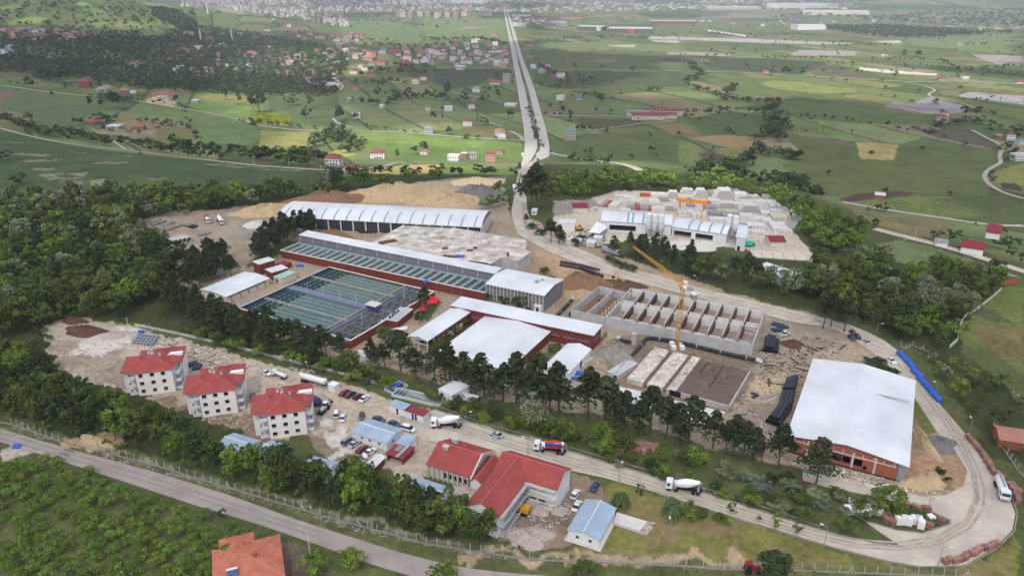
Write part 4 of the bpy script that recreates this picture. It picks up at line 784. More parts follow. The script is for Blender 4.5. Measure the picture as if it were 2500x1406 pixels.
class Bd:
    """a building with its own frame: x along its front edge, y away from it, z up"""
    def __init__(s, name, label, cat, a, b, c=None, z=0., f=None, W=None, group=None, gz0=0.):
        if f: a, b = f(*a), f(*b); c = f(*c) if c else None
        if c is None:
            A, B = P(a, z+gz0), P(b, z+gz0); s.L = (B-A).length; s.W = W; s.ang = math.atan2(B.y-A.y, B.x-A.x)
        else: A, s.ang, s.L, s.W = rect(a, b, c, z, gz0)
        s.z = z; s.root = empty(name, (A.x, A.y, gz0), s.ang, label, cat, group); s.inv = Matrix.Translation((A.x, A.y, gz0)) @ Matrix.Rotation(s.ang, 4, 'Z'); s.inv.invert()
    def loc(s, p, z=0):
        q = s.inv @ P(p, z+s.root.location.z); return q.x, q.y
    def part(s, name, mb, m, parent=None, smooth=False): return mb.build(name, m, parent or s.root, smooth)
    def pan(s, mb, face, s0, s1, z0, z1, t, d=0., mi=0, L=None, W=None):
        L = L or s.L; W = W or s.W
        if face == 'f': mb.box(s0, d, z0, s1, d+t, z1, mi)
        elif face == 'b': mb.box(s0, W-d-t, z0, s1, W-d, z1, mi)
        elif face == 'l': mb.box(d, s0, z0, d+t, s1, z1, mi)
        else: mb.box(L-d-t, s0, z0, L-d, s1, z1, mi)
    def wall(s, mb, face, z0, z1, holes=(), t=.25, mi=0, s0=None, s1=None, d=0.):
        ln = s.L if face in 'fb' else s.W; e0 = (0 if face in 'fb' else t) if s0 is None else s0; e1 = (ln if face in 'fb' else ln-t) if s1 is None else s1
        xs = sorted({e0, e1, *[h[0] for h in holes], *[h[1] for h in holes]})
        for a, b in zip(xs, xs[1:]):
            if b-a < 1e-4: continue
            m = (a+b)/2; zz = z0
            for h in sorted([h for h in holes if h[0] <= m <= h[1]], key=lambda h: h[2]):
                if h[2] > zz+1e-4: s.pan(mb, face, a, b, zz, h[2], t, d, mi)
                zz = max(zz, h[3])
            if z1 > zz+1e-4: s.pan(mb, face, a, b, zz, z1, t, d, mi)
    def walls(s, m, holes={}, z0=0, z1=None, t=.25, name='wall', faces='fblr'):
        z1 = z1 or s.z; mb = MB()
        for fc in faces: s.wall(mb, fc, z0, z1, holes.get(fc, ()), t)
        return s.part(name, mb, m)
    def win(s, face, holes, frame=None, d=.08, name='window', glass=None):
        frame = frame or M_trim; glass = glass or M_glass
        for h in holes:
            w_, hh = h[1]-h[0], h[3]-h[2]; key = (round(w_, 2), round(hh, 2), frame.name, glass.name)
            if key not in WIN:
                b = MB(); fr = .07; b.box(0, 0, 0, w_, .06, fr).box(0, 0, hh-fr, w_, .06, hh).box(0, 0, fr, fr, .06, hh-fr).box(w_-fr, 0, fr, w_, .06, hh-fr)
                if w_ > 1: b.box(w_/2-.03, 0, fr, w_/2+.03, .06, hh-fr)
                b.box(fr, .02, fr, w_-fr, .045, hh-fr, 1); WIN[key] = b.mesh('window', [frame, glass])
            o = bpy.data.objects.new(name, WIN[key]); COL.objects.link(o); o.parent = s.root
            if face == 'f': o.location = (h[0], d, h[2])
            elif face == 'b': o.location = (h[1], s.W-d, h[2]); o.rotation_euler.z = math.pi
            elif face == 'r': o.location = (s.L-d, h[0], h[2]); o.rotation_euler.z = math.pi/2
            else: o.location = (d, h[1], h[2]); o.rotation_euler.z = -math.pi/2
    def gable(s, m, rise, oh=.35, axis='x', th=.14, z=None, wallm=None, x0=0, x1=None, y0=0, y1=None, name='roof', ridge=None, close=True):
        z = z or s.z; x1 = s.L if x1 is None else x1; y1 = s.W if y1 is None else y1; mb = MB(); w = MB()
        if axis == 'x':
            ym = (y0+y1)/2; k = rise/(ym-y0); e = oh*k
            for sg, ya, yb in ((1, y0-oh, ym), (-1, y1+oh, ym)):
                mb.add([(x0-oh, ya, z-e+.02), (x1+oh, ya, z-e+.02), (x1+oh, yb, z+rise+.02), (x0-oh, yb, z+rise+.02), (x0-oh, ya, z-e+th), (x1+oh, ya, z-e+th), (x1+oh, yb, z+rise+th), (x0-oh, yb, z+rise+th)],
                       [(3,2,1,0),(4,5,6,7),(0,1,5,4),(1,2,6,5),(2,3,7,6),(3,0,4,7)] if sg > 0 else [(0,1,2,3),(7,6,5,4),(4,5,1,0),(5,6,2,1),(6,7,3,2),(7,4,0,3)])
            if ridge: w2 = MB(); w2.bar((x0-oh, ym, z+rise+th+.02), (x1+oh, ym, z+rise+th+.02), .16, 5); s.part('ridge_cap', w2, ridge)
            for xx in (x0+.02, x1-.22): w = MB(); w.add([(xx, y0, z), (xx+.2, y0, z), (xx+.2, y1, z), (xx, y1, z), (xx, ym, z+rise), (xx+.2, ym, z+rise)], [(0,1,5,4),(2,3,4,5),(0,4,3),(1,2,5),(3,2,1,0)]); s.part('gable_wall', w, wallm) if wallm and close else None
        else:
            xm = (x0+x1)/2; k = rise/(xm-x0); e = oh*k
            for sg, xa, xb in ((1, x0-oh, xm), (-1, x1+oh, xm)):
                mb.add([(xa, y0-oh, z-e+.02), (xa, y1+oh, z-e+.02), (xb, y1+oh, z+rise+.02), (xb, y0-oh, z+rise+.02), (xa, y0-oh, z-e+th), (xa, y1+oh, z-e+th), (xb, y1+oh, z+rise+th), (xb, y0-oh, z+rise+th)],
                       [(0,1,2,3),(7,6,5,4),(4,5,1,0),(5,6,2,1),(6,7,3,2),(7,4,0,3)] if sg > 0 else [(3,2,1,0),(4,5,6,7),(0,1,5,4),(1,2,6,5),(2,3,7,6),(3,0,4,7)])
            if ridge: w2 = MB(); w2.bar((xm, y0-oh, z+rise+th+.02), (xm, y1+oh, z+rise+th+.02), .16, 5); s.part('ridge_cap', w2, ridge)
            for yy in (y0+.02, y1-.22): w = MB(); w.add([(x0, yy, z), (x0, yy+.2, z), (x1, yy+.2, z), (x1, yy, z), (xm, yy, z+rise), (xm, yy+.2, z+rise)], [(4,5,1,0),(5,4,3,2),(3,4,0),(5,2,1),(0,1,2,3)]); s.part('gable_wall', w, wallm) if wallm and close else None
        return s.part(name, mb, m)
    def flat(s, m, oh=.2, z=None, th=.2, name='roof', dz=0):
        z = z or s.z; mb = MB(); mb.prism([(-oh, -oh), (s.L+oh, -oh), (s.L+oh, s.W+oh), (-oh, s.W+oh)], z+.01, z+th, zt=[z+th, z+th, z+th+dz, z+th+dz]); return s.part(name, mb, m)
    def hip(s, m, rise, oh=.5, z=None, x0=0, x1=None, y0=0, y1=None, name='roof', th=.12, ridge=None):
        z = z or s.z; x1 = s.L if x1 is None else x1; y1 = s.W if y1 is None else y1; mb = MB(); x0 -= oh; y0 -= oh; x1 += oh; y1 += oh
        lx, ly = x1-x0, y1-y0; h = min(lx, ly)/2
        if lx >= ly: r0, r1 = (x0+h, (y0+y1)/2), (x1-h-.01, (y0+y1)/2)
        else: r0, r1 = ((x0+x1)/2, y0+h), ((x0+x1)/2, y1-h-.01)
        V = [(x0,y0,z), (x1,y0,z), (x1,y1,z), (x0,y1,z), (x0,y0,z+th), (x1,y0,z+th), (x1,y1,z+th), (x0,y1,z+th), (*r0, z+rise), (*r1, z+rise)]
        Fc = [(3,2,1,0),(0,1,5,4),(1,2,6,5),(2,3,7,6),(3,0,4,7)]
        Fc += [(4,5,9,8),(5,6,9),(6,7,8,9),(7,4,8)] if lx >= ly else [(4,5,8),(5,6,9,8),(6,7,9),(7,4,8,9)]
        mb.add(V, Fc); o = s.part(name, mb, m)
        if ridge:
            r = MB()
            for q, e in ((4, 8), (5, 9 if lx >= ly else 8), (6, 9), (7, 8 if lx >= ly else 9), (8, 9)): r.bar(Vector(V[q])+Vector((0,0,.04)), Vector(V[e])+Vector((0,0,.04)), .13, 4)
            r.build('ridge_tiles', ridge, o)
        return o

# ---- the big white-roofed brick hall (right)
b = Bd('warehouse', 'large hall with a vast white roof and an unfinished orange brick front', 'warehouse', (1926,1062), (2215,1137), (2222,928), 5.6)
L, W_ = b.L, b.W; op = [(L*.27,L*.35,1.3,3.6),(L*.375,L*.475,1.3,3.6),(L*.485,L*.55,1.3,3.6),(L*.575,L*.65,1.3,3.6),(L*.662,L*.69,.6,2)]
b.walls(M_brick, {'f': op}, z0=.3, z1=5.6)
mb = MB()
for k in (.0, .17, .363, .56, .745): mb.box(L*k, -.12, .3, L*k+.55, -.005, 5.5)
mb.box(0, -.1, 4.1, L*.92, -.004, 4.45); 
for k in range(11): mb.box(L*(.05+k*.085), -.1, 4.46, L*(.05+k*.085)+.25, -.004, 5.5)
b.part('concrete_frame', mb, M_concl); mb = MB(); mb.box(L*.94, -.14, .3, L+.02, -.003, 5.5); b.part('end_panel', mb, M_grey)
mb = MB(); mb.box(-.2, -.3, 0, L+.2, W_+.2, .298); b.part('plinth', mb, M_dark)
b.gable(M_roofw, 1.9, .6, 'y', .18, 5.62, M_brick); mb = MB(); mb.box(L*.66, W_*.66, 6.95, L*.97, W_*.665+.15, 7.05); b.part('roof_bar', mb, M_grey).rotation_euler.y = 0
# ---- metal-roofed halls of the works
b = Bd('factory_hall', 'wide white-roofed hall with cream front and dark red side wall behind the pine row', 'hall', (1068,861), (1236,905), (1342,810), 4.6)
band = [(1+i*3.05, 3.6+i*3.05, 3.5, 4.2) for i in range(int((b.W-2)/3.05))]
b.walls(M_cream, {}, faces='f'); b.walls(M_cream, {}, faces='b'); b.walls(M_redclady, {'r': band, 'l': band}, faces='lr'); b.win('r', band)
b.gable(M_roofw, 1.3, .5, 'y', .16, wallm=M_cream)
mb = MB(); 
for i in range(6): mb.box(b.L*(.08+i*.16), -.06, 1.6, b.L*(.08+i*.16)+2.6, -.004, 2.6)
b.part('front_glazing', mb, M_glass)
b = Bd('long_hall', 'long dark red clad building with a white flat roof running behind the wide hall', 'hall', (1102,746), (1448.5,819), (1475,799), 6.3)
grp = []
for g0 in (.60, .70, .80, .90): grp += [(b.L*g0+i*1.25, b.L*g0+i*1.25+1.05, 2.9, 3.7) for i in range(4)]
grp += [(b.L*.155+i*1.3, b.L*.155+i*1.3+1.05, 2.9, 3.7) for i in range(4)]
rs = [(1+i*1.5, 2.2+i*1.5, 3.2, 4) for i in range(int((b.W-1.5)/1.5))]
b.walls(M_redclad, {'f': grp, 'r': rs}); b.win('f', grp, M_white); b.win('r', rs, M_white); b.flat(M_roofw, .35, dz=.5)
mb = MB(); mb.box(-.37, -.37, 6.02, b.L+.37, -.352, 6.3); b.part('fascia', mb, M_redclad)
b = Bd('wing_hall', 'narrow white-roofed wing with an open concrete frame at its near end', 'hall', (999,820), (1043.5,832), (1144,757.6), 5.2)
band = [(6+i*3.1, 8.6+i*3.1, 3.9, 4.7) for i in range(int((b.W-7)/3.1))]
mb = MB(); b.wall(mb, 'r', 0, 5.2, band, s0=5); b.wall(mb, 'l', 0, 5.2, band, s0=5); mb.box(0, 5, 0, b.L, 5.25, 3); b.part('wall', mb, M_redclady); b.win('r', band)
mb = MB()
for x in (.0, b.L/2-.2, b.L-.4): 
    for y in (0, 4): mb.box(x, y, 0, x+.4, y+.4, 5.1)
mb.box(.4, .05, 3, b.L-.4, .3, 3.35); mb.box(.4, .05, 4.8, b.L-.4, .35, 5.15); b.part('concrete_frame', mb, M_concl)
mb = MB()
for i in range(int((b.W-8)/6.2)): mb.box(b.L+.003, 7+i*6.2, .3, b.L+.06, 11.6+i*6.2, 2.9)
b.part('cream_panels', mb, M_cream); b.gable(M_roofw, .8, .4, 'y', .14)
b = Bd('metal_shed', 'small white metal shed with a low gable roof beside the excavation', 'shed', (1328,896), (1387,911), (1438,851.6), 3.9)
dr = [(b.W*.52, b.W*.62, 0, 3.2), (b.W*.88, b.W*.93, 0, 2.2)]; b.walls(M_whitew, {'r': dr}); b.gable(M_roofw, 1.2, .3, 'y', .12, wallm=M_whitew)
b = Bd('office_block', 'grey two-storey office block with white pilasters and a white roof', 'office', (1186.7,693), (1328,721.6), (1370.7,683), 7.6)
up = [(b.L*(i+.2)/16, b.L*(i+.8)/16, 5.6, 6.8) for i in range(16)]; lo = [(b.L*(i+.25)/16, b.L*(i+.75)/16, 1.6, 3) for i in range(12)]
rr = [(b.W*k, b.W*k+1.1, 5.2, 6.5) for k in (.12,.2,.28,.45,.53,.61,.8)]
b.walls(M_greyb, {'f': up+lo, 'r': rr}); b.win('f', up+lo); b.win('r', rr)
mb = MB()
for i in range(17): mb.box(b.L*i/16*.985, -.25, 0, b.L*i/16*.985+.28, -.004, 7.5)
b.part('pilasters', mb, M_cream); b.gable(M_roofw, 1.3, .4, 'x', .16, wallm=M_greyb)
mb = MB(); mb.box(b.L*.86, -1.6, 0, b.L*.98, -.26, 3.2); mb.box(b.L*.9, -1.62, 0, b.L*.94, -1.602, 2.3, 1); b.part('entrance_porch', mb, [M_white, M_dark])
mb = MB(); mb.box(b.L*.7, b.W*.42, 8.4, b.L*.75, b.W*.52, 9.5).box(b.L*.74, b.W*.62, 8.4, b.L*.77, b.W*.68, 9.2); b.part('roof_vent', mb, M_grey)
# ---- filter gallery and filter basins
gal = Bd('filter_gallery', 'very long narrow building with a white roof above the row of filter basins', 'gallery', (732,574), (1207,668), (1224,658), 7.2)
b = gal; g = []
for k in range(14): g += [(b.L*(k+.42)/14+i*.75, b.L*(k+.42)/14+i*.75+.6, 5.7, 6.5) for i in range(4)]
b.walls(M_greyb, {'f': g}); b.win('f', g, M_white); b.flat(M_roofw, .5, dz=.5)
mb = MB()
for k in range(15): mb.box(b.L*k/14*.995, -.1, 4, b.L*k/14*.995+.3, -.004, 7.1)
b.part('posts', mb, M_concl)
b = Bd('filter_basins', 'long row of narrow open filter basins behind a dark red outer wall', 'basin', (685,610.6), (1184,714), (1192,683), 4.1)
b.walls(M_redclad, {}, z1=3.9, faces='f'); b.walls(M_conc, {}, z1=3.9, faces='lr')
mb = MB(); mb.box(-.2, -.35, 3.9, b.L+.2, .45, 4.15).box(-.2, .45, 3.9, .35, b.W, 4.15).box(b.L-.3, .45, 3.9, b.L+.2, b.W, 4.15); b.part('coping', mb, M_concl)
mb = MB(); mb.box(.25, .25, 2.7, b.L-.25, b.W, 3.2); b.part('water', mb, M_deep)
mb = MB(); mb.box(.4, b.W-.6, 3.21, b.L-.4, b.W-.05, 3.95); b.part('walkway', mb, mat('pale blue paint', C(128,168,184), .6, .1))
for i in range(1, 27):
    mb = MB(); x = b.L*i/27; mb.box(x-.36, .46, 3, x-.2, b.W-.62, 4.02).box(x+.2, .46, 3, x+.36, b.W-.62, 4.02).box(x-.2, .5, 3, x+.2, b.W-.7, 3.4); b.part('dividing_wall', mb, M_concl)
mb = MB()
for i in range(5): x = b.L*(.76+i*.035); mb.bar((x, -2.2, 0), (x-.1, -.3, 3.4), .09, 5)
b.part('props', mb, M_wood)
# ---- arched hall at the back
b = Bd('arched_hall', 'long barrel-roofed white hall with blue roof lights and a dark glazed front', 'hall', (681,529), (1174.5,555), None, 6.8, W=27)
n = 16; holes = [(b.L*i/n+.45, b.L*(i+1)/n-.45, .4, 6.3) for i in range(n)]
b.walls(M_concl, {'f': holes}); mb = MB()
for h in holes:
    mb.box(h[0], .12, h[2], h[1], .16, h[3]); 
b.part('glazing', mb, M_dark); mb = MB()
for h in holes:
    for j in range(1, 5): x = h[0]+(h[1]-h[0])*j/5; mb.box(x-.04, .05, .4, x+.04, .119, 6.3)
    for j in range(1, 4): z = .4+5.9*j/4; mb.box(h[0], .06, z-.04, h[1], .118, z+.04)
b.part('mullions', mb, M_grey)
def arch(mb, x0, x1, W, z, rise, dz=0, n=12, oh=.5, mi=0):
    pts = [(-oh+(W+2*oh)*i/n, z+rise*(1-(2*i/n-1)**2)**.62+dz) for i in range(n+1)]
    for (y0, z0), (y1, z1) in zip(pts, pts[1:]): mb.add([(x0,y0,z0),(x1,y0,z0),(x1,y1,z1),(x0,y1,z1),(x0,y0,z0-.15),(x1,y0,z0-.15),(x1,y1,z1-.15),(x0,y1,z1-.15)], [(0,1,2,3),(7,6,5,4),(4,5,1,0),(5,6,2,1),(6,7,3,2),(7,4,0,3)], mi)
    return mb
def arch_end(mb, x, W, z, rise, t=.2, n=12):
    pts = [(W*i/n, z-.1+rise*(1-(2*i/n-1)**2)**.62) for i in range(n+1)]
    for (y0, z0), (y1, z1) in zip(pts, pts[1:]): mb.add([(x,y0,z-.2),(x,y1,z-.2),(x,y1,z1),(x,y0,z0),(x+t,y0,z-.2),(x+t,y1,z-.2),(x+t,y1,z1),(x+t,y0,z0)], [(3,2,1,0),(4,5,6,7),(0,1,5,4),(1,2,6,5),(2,3,7,6),(3,0,4,7)])
b.part('roof', arch(MB(), -.4, b.L+.4, b.W, 6.9, 3.6), M_roofw, smooth=False); mb = MB(); arch_end(mb, .1, b.W, 6.9, 3.5); arch_end(mb, b.L-.3, b.W, 6.9, 3.5); b.part('gable_wall', mb, M_greyb)
for i in range(n):
    x = b.L*(i+.5)/n; mb = MB(); arch(mb, x-.42, x+.42, b.W, 6.9, 3.6, .04); k = 4; mb.f = mb.f[:6*k]; mb.mi = mb.mi[:6*k]; mb.v = mb.v[:8*k]; b.part('roof_light', mb, M_stripe)
    mb = MB(); arch(mb, x-.07, x+.07, b.W, 6.9, 3.6, .02); b.part('roof_seam', mb, M_roofb)
# ---- ruined concrete reservoir roof
pts = [(1005,540),(1284,587),(1284.5,611),(1296.7,616),(1265.5,637.7),(1223,630.5),(1190,650.5),(905,592),(986.6,548)]
pw = [P(p, 5.5) for p in pts]; o0 = pw[4]; root = empty('reservoir', (o0.x, o0.y, 0), 0, 'large flat-topped concrete reservoir with a stained, crumbling roof slab behind the gallery', 'reservoir')
loc2 = [(p.x-o0.x, p.y-o0.y) for p in pw]
M_slab = mat('weathered slab', C(184,176,166), .95, .62, .16, bump=.4, bscale=.6, detail=10)
MB().prism(loc2, 0, 5.2).build('wall', M_conc, root); MB().prism(loc2, 5.2, 5.5).build('roof_slab', M_slab, root)
mb = MB()
for i in range(len(loc2)):
    if i in (6, 7): continue
    a, c = Vector((*loc2[i], 0)), Vector((*loc2[(i+1) % len(loc2)], 0)); d = (c-a); mb.cbox((a.x+c.x)/2, (a.y+c.y)/2, 5.5, d.length, .3, .35, math.atan2(d.y, d.x))
mb.build('parapet', M_conc, root)
mb = MB(); ctr = [(cB(*p)) for p in [(400,430),(480,460),(560,440),(640,480),(720,500),(800,480),(880,520),(960,540),(1040,560),(1120,520),(1180,590),(700,560),(620,540),(520,530),(440,500),(380,520),(820,600),(900,640),(740,640),(560,600),(360,400),(460,400),(600,420),(700,430),(820,450),(940,480),(1060,500),(1240,540)]]
for p in ctr: q = P(p, 5.5); mb.cbox(q.x-o0.x, q.y-o0.y, 5.5, .22, .22, .8)
mb.build('starter_bars', M_rust, root)
mb = MB()
for p, sx, sy, a in [((165,530),9,4,.5),((100,555),3,2,0),((700,655),7,2,-.3),((640,660),5,1.5,-.4),((870,605),3,2,.2),((655,588),3,2,.4),((915,582),2,2,0),((270,590),3,.8,0),((940,710),10,1.5,-.4),((1000,725),8,1.5,-.4),((820,700),8,1.4,-.4),((1195,640),1,6,0)]:
    q = P(cB(*p), 5.5); mb.cbox(q.x-o0.x, q.y-o0.y, 5.5, sx, sy, .35, a)
mb.build('debris', M_rust, root)
q = P(cB(780,658), 5.6); tag(MB().blob((0,0,.4), (2.4,1.4,.6), .3, 3).build('tarpaulin', M_tarp, loc=q), 'small blue tarpaulin lying on the crumbling reservoir roof', 'tarpaulin')
for (p, s_) in [(cB(300,370), (3,2,2.2))]:
    q = P(p, 5.6); tag(MB().box(-1.5,-1,0,1.5,1,2).box(-1.2,-.8,2,1.2,.8,2.3).build('water_tank', M_dark, loc=q, rz=-.48), 'dark box tank at the far left corner of the crumbling reservoir roof', 'tank')
# ---- settling tanks
b = Bd('settling_tanks', 'large block of open settling tanks with green water, walkways and dark red outer walls', 'tank block', (580,752), (856,832), (1029,704), 3.4)
L, W_ = b.L, b.W; ST = b
b.walls(M_redclad, {}, z1=3.3, faces='fb', t=.5); b.walls(M_redclady, {}, z1=3.3, faces='lr', t=.5)
mb = MB(); mb.box(.5, .5, 1.8, L-.5, W_-.5, 2.5); b.part('water', mb, M_teal)
mb = MB(); mb.box(-.1, -.1, 3.3, L+.1, .7, 3.5).box(-.1, W_-.7, 3.3, L+.1, W_+.1, 3.5).box(-.1, .7, 3.3, .7, W_-.7, 3.5).box(L-.7, .7, 3.3, L+.1, W_-.7, 3.5); b.part('coping', mb, M_concl)
bands = [(.015,.235),(.26,.475),(.545,.755),(.78,.985)]
for bi, (y0, y1) in enumerate(bands):
    Y0, Y1 = y0*W_, y1*W_; mb = MB()
    for k in range(1, 4): y = Y0+(Y1-Y0)*k/4; mb.box(L*.2, y-.22, 2.2, L*.735, y+.22, 2.95)
    b.part('baffle_wall', mb, M_concd); mb = MB()
    for x in (.05, .10, .15, .2): mb.box(L*x-.12, Y0, 2.3, L*x+.12, Y1, 3.2)
    for k in range(1, 4): y = Y0+(Y1-Y0)*k/4; mb.box(L*.008, y-.12, 2.3, L*.2-.13, y+.12, 3.1)
    b.part('collector_troughs', mb, mat('dark trough', C(62,72,82), .8, .2))
    if bi < 3: mb = MB(); mb.box(.71, Y1, 2, L*.8, bands[bi+1][0]*W_, 3.3); b.part('walkway', mb, M_concd if bi != 1 else mat('walkway slab', C(112,116,136), .8, .15, .4))
mb = MB(); mb.box(L*.735, .71, 2, L*.75, W_-.71, 3.15).box(L*.775, .71, 2, L*.785, W_-.71, 3.15); b.part('cross_channel', mb, M_concd)
mb = MB(); mb.box(L*.80, .71, 2, L*.812, W_-.71, 3.45); mb.box(.75, .75, 3.51, 1.5, W_-.75, 3.7); b.part('blue_walkway', mb, M_blue)
M_flo = mat('mossy concrete', C(108,110,110), .9, .3, .6, detail=8)
mb = MB()
for i in range(8):
    for j in range(3):
        x = L*(.85+.055*j); y = W_*(.05+.118*i)
        mb.cbox(x, y, 2.4, 4.2, 5, .9) if False else None
        for dx, dy, sx, sy in ((-2.1,0,.3,5.4),(2.1,0,.3,5.4),(0,-2.7,4.4,.3),(0,2.7,4.4,.3)): mb.cbox(x+dx, y+dy, 2.2, sx, sy, 1.1)
b.part('mixing_chambers', mb, M_flo); mb = MB()
for i in range(8):
    for j in range(3): x = L*(.85+.055*j); y = W_*(.05+.118*i); mb.cbox(x, y, 2.6, .6, 5, .75).cbox(x, y, 3.36, 1, 1, .8)
b.part('stirrers', mb, mat('worn blue grey', C(96,100,108), .8, .3, 1))
mb = MB(); mb.box(L*.795, W_*.5, 2.4, L*.99, W_*.54, 3.42).box(L*.83, .72, 2.4, L*.84, W_-.72, 3.4).box(L*.9, .72, 2.4, L*.908, W_-.72, 3.38); b.part('service_deck', mb, M_flo)
mb = MB(); 
for i in range(40): mb.box(L*.79, .8+i*(W_-2)/39, 3.46, L*.79+.06, .86+i*(W_-2)/39, 4.4)
mb.box(L*.79, .8, 4.4, L*.79+.06, W_-1, 4.46); b.part('railing', mb, M_blue)
for k, (x, y) in enumerate([(.2,.51),(.35,.51),(.5,.51),(.65,.51),(.9,.25),(.9,.75)]):
    mb = MB(); mb.bar((L*x, W_*y, 3.4), (L*x, W_*y, 7.2), .07, 6).bar((L*x, W_*y, 7.2), (L*x+.9, W_*y, 7.35), .05, 5); b.part('lamp_pole', mb, M_trim)
q = P(cA(1240,1110), 3.4)
r_ = empty('pump_kiosk', (q.x, q.y, 3.4), b.ang, 'small blue kiosk with a pale flat roof standing on the settling tank deck', 'kiosk')
MB().box(-2.4,-1.8,0,2.4,1.8,2.5).build('wall', M_blue, r_); MB().box(-2.9,-2.3,2.5,2.9,2.3,2.7).build('roof', M_concl, r_); MB().box(-1.5,-1.83,1,-.3,-1.801,1.9).build('window', M_glass, r_); MB().box(.6,-1.83,0,1.5,-1.801,2).build('door', M_dark, r_)
rr_ = Bd('tank_annex', 'low red-walled annex with pumps stepping out of the settling tanks', 'annex', cA(1330,1195), cA(1440,1215), cA(1600,1110), 3.2, group=None)
rr_.walls(M_redclad); rr_.flat(M_conc, .15)
mb = MB(); 
for i in range(4): mb.lathe([(.5,0),(.5,.9),(.3,1.2)], (rr_.L*.3, 1.5+i*2.2, 3.42), 10)
rr_.part('pumps', mb, M_blue)
mb = MB()
for i in range(12): mb.box(-1.2-i*0., -.9-i*.6, 0, -.2, -.3-i*.6, 3.3-i*.26)
rr_.part('stair', mb, M_concl)
# ---- small buildings left of the tanks
b = Bd('workshop', 'white-roofed workshop with cream bays and a band of windows left of the settling tanks', 'workshop', (492,707), (552,724), (641,676), 3.4)
band = [(1+i*2.4, 3+i*2.4, 2.2, 3) for i in range(int((b.W-1.5)/2.4))]; b.walls(M_cream, {'r': band}); b.win('r', band); b.gable(M_roofw, .7, .5, 'y', .14, wallm=M_cream)
mb = MB(); [mb.box(b.L-.002, 2.5+i*4.8, 0, b.L+.25, 2.9+i*4.8, 3.3) for i in range(int(b.W/4.8))]; b.part('posts', mb, M_concd)
mb = MB(); mb.box(b.L*.1, -.05, .3, b.L*.8, -.004, 2.2); b.part('door', mb, M_whitew)
b = Bd('switch_house', 'tall dark red box building with a white flat roof above the workshop', 'building', (617.5,639), (633,646), (666,633.4), 5.4); b.walls(M_redclad); b.flat(M_roofw, .25)
b = Bd('chemical_store', 'lower dark red building with a white roof in front of the tall red box', 'building', (648,658), (664,666), (696.5,652), 3.8); b.walls(M_redclad); b.flat(M_roofw, .25)
b = Bd('lean_to', 'cream lean-to with a patched green roof beside the lower red building', 'annex', cA(380,830), cA(440,850), cA(540,790), 2.6); b.walls(M_cream, {'f': [(1,3,0,2)]}); b.flat(M_green, .2, dz=.4)
b = Bd('low_annex', 'low maroon-roofed annex behind the two dark red boxes', 'annex', cA(400,720), cA(470,735), cA(512,702), 2.4); b.walls(M_redclad); b.flat(M_maroon, .2)
b = Bd('container', 'white storage container beside the wall in front of the settling tanks', 'container', (862,868), (893,872), (905,858), 2.5); b.walls(M_whitew); b.flat(M_concl, .1)
b = Bd('grey_box', 'white metal box building sunk in the hedge below the pines', 'building', (1070.9,950), (1102.9,965.7), (1134.9,937.5), 4.2); b.walls(M_whitew); b.flat(M_roofw, .15)
b = Bd('low_store', 'low white-roofed store joined to the white metal box', 'building', (1108,984), (1144,993), (1179.7,969.5), 2.2); b.walls(M_brick); b.flat(M_roofw, .15)
b = Bd('sludge_basin', 'narrow rectangular basin of pale teal water behind the hedge', 'basin', (955,962), (1072,989), (1085,970), .9); b.walls(M_concl, t=.35); mb = MB(); mb.box(.35,.35,.1,b.L-.35,b.W-.35,.45); b.part('water', mb, mat('pale teal water', C(120,146,146), .15, .1))
mb = MB(); [mb.box(b.L*k, .4, .6, b.L*k+.3, b.W-.4, .92) for k in (.04,.12,.2)]; b.part('cross_beams', mb, M_blue)
b = Bd('pump_pit', 'small grey pump pit with blue plates at the end of the narrow basin', 'pit', F and cF(1395,400), cF(1480,440), cF(1560,340), .8); b.walls(M_conc, t=.3); mb = MB(); mb.box(.3,.3,.2,b.L*.5,b.W-.3,.7); b.part('cover', mb, M_tarp)
# ---- retaining/perimeter wall pieces
def wall_line(name, pts, h, t, m, label, cat, f=None, z0=0):
    Q = W(pts, f); o0 = Q[0]; mb = MB()
    for a, c in zip(Q, Q[1:]): d = c-a; mb.cbox((a.x+c.x)/2-o0.x, (a.y+c.y)/2-o0.y, z0, d.length+t*.9, t, h, math.atan2(d.y, d.x))
    return tag(mb.build(name, m, loc=Vector((o0.x, o0.y, 0))), label, cat)
wall_line('kerb', [(1060,998),(1180,1042),(1240,1058),(1390,1100),(1550,1148),(1640,1174),(1720,1201),(1900,1260),(2050,1306),(2145,1325),(2200,1333)], .14, .3, M_concd, 'long pale kerb on the hedge side of the ring road', 'kerb')
wall_line('kerb', [(2466,1200),(2484,1253),(2476,1296),(2434,1338),(2358,1381),(2236,1383),(2172,1372),(2044,1340),(1852,1282),(1788,1263),(1606,1205)], .14, .3, M_concd, 'outer kerb round the hairpin and along the meadow', 'kerb')
wall_line('kerb', [(2108,1270),(2190,1294),(2252,1301),(2318,1279),(2320,1269),(2273,1248),(2211,1231),(2129,1211),(2034,1192)], .16, .35, M_concd, 'kerb round the island inside the hairpin', 'kerb')
wall_line('boundary_wall', [(330,795),(440,818),(560,845),(700,880),(860,921),(960,950),(1060,985)], 1.1, .2, M_conc, 'low grey wall between the lower yard and the hedge', 'wall')
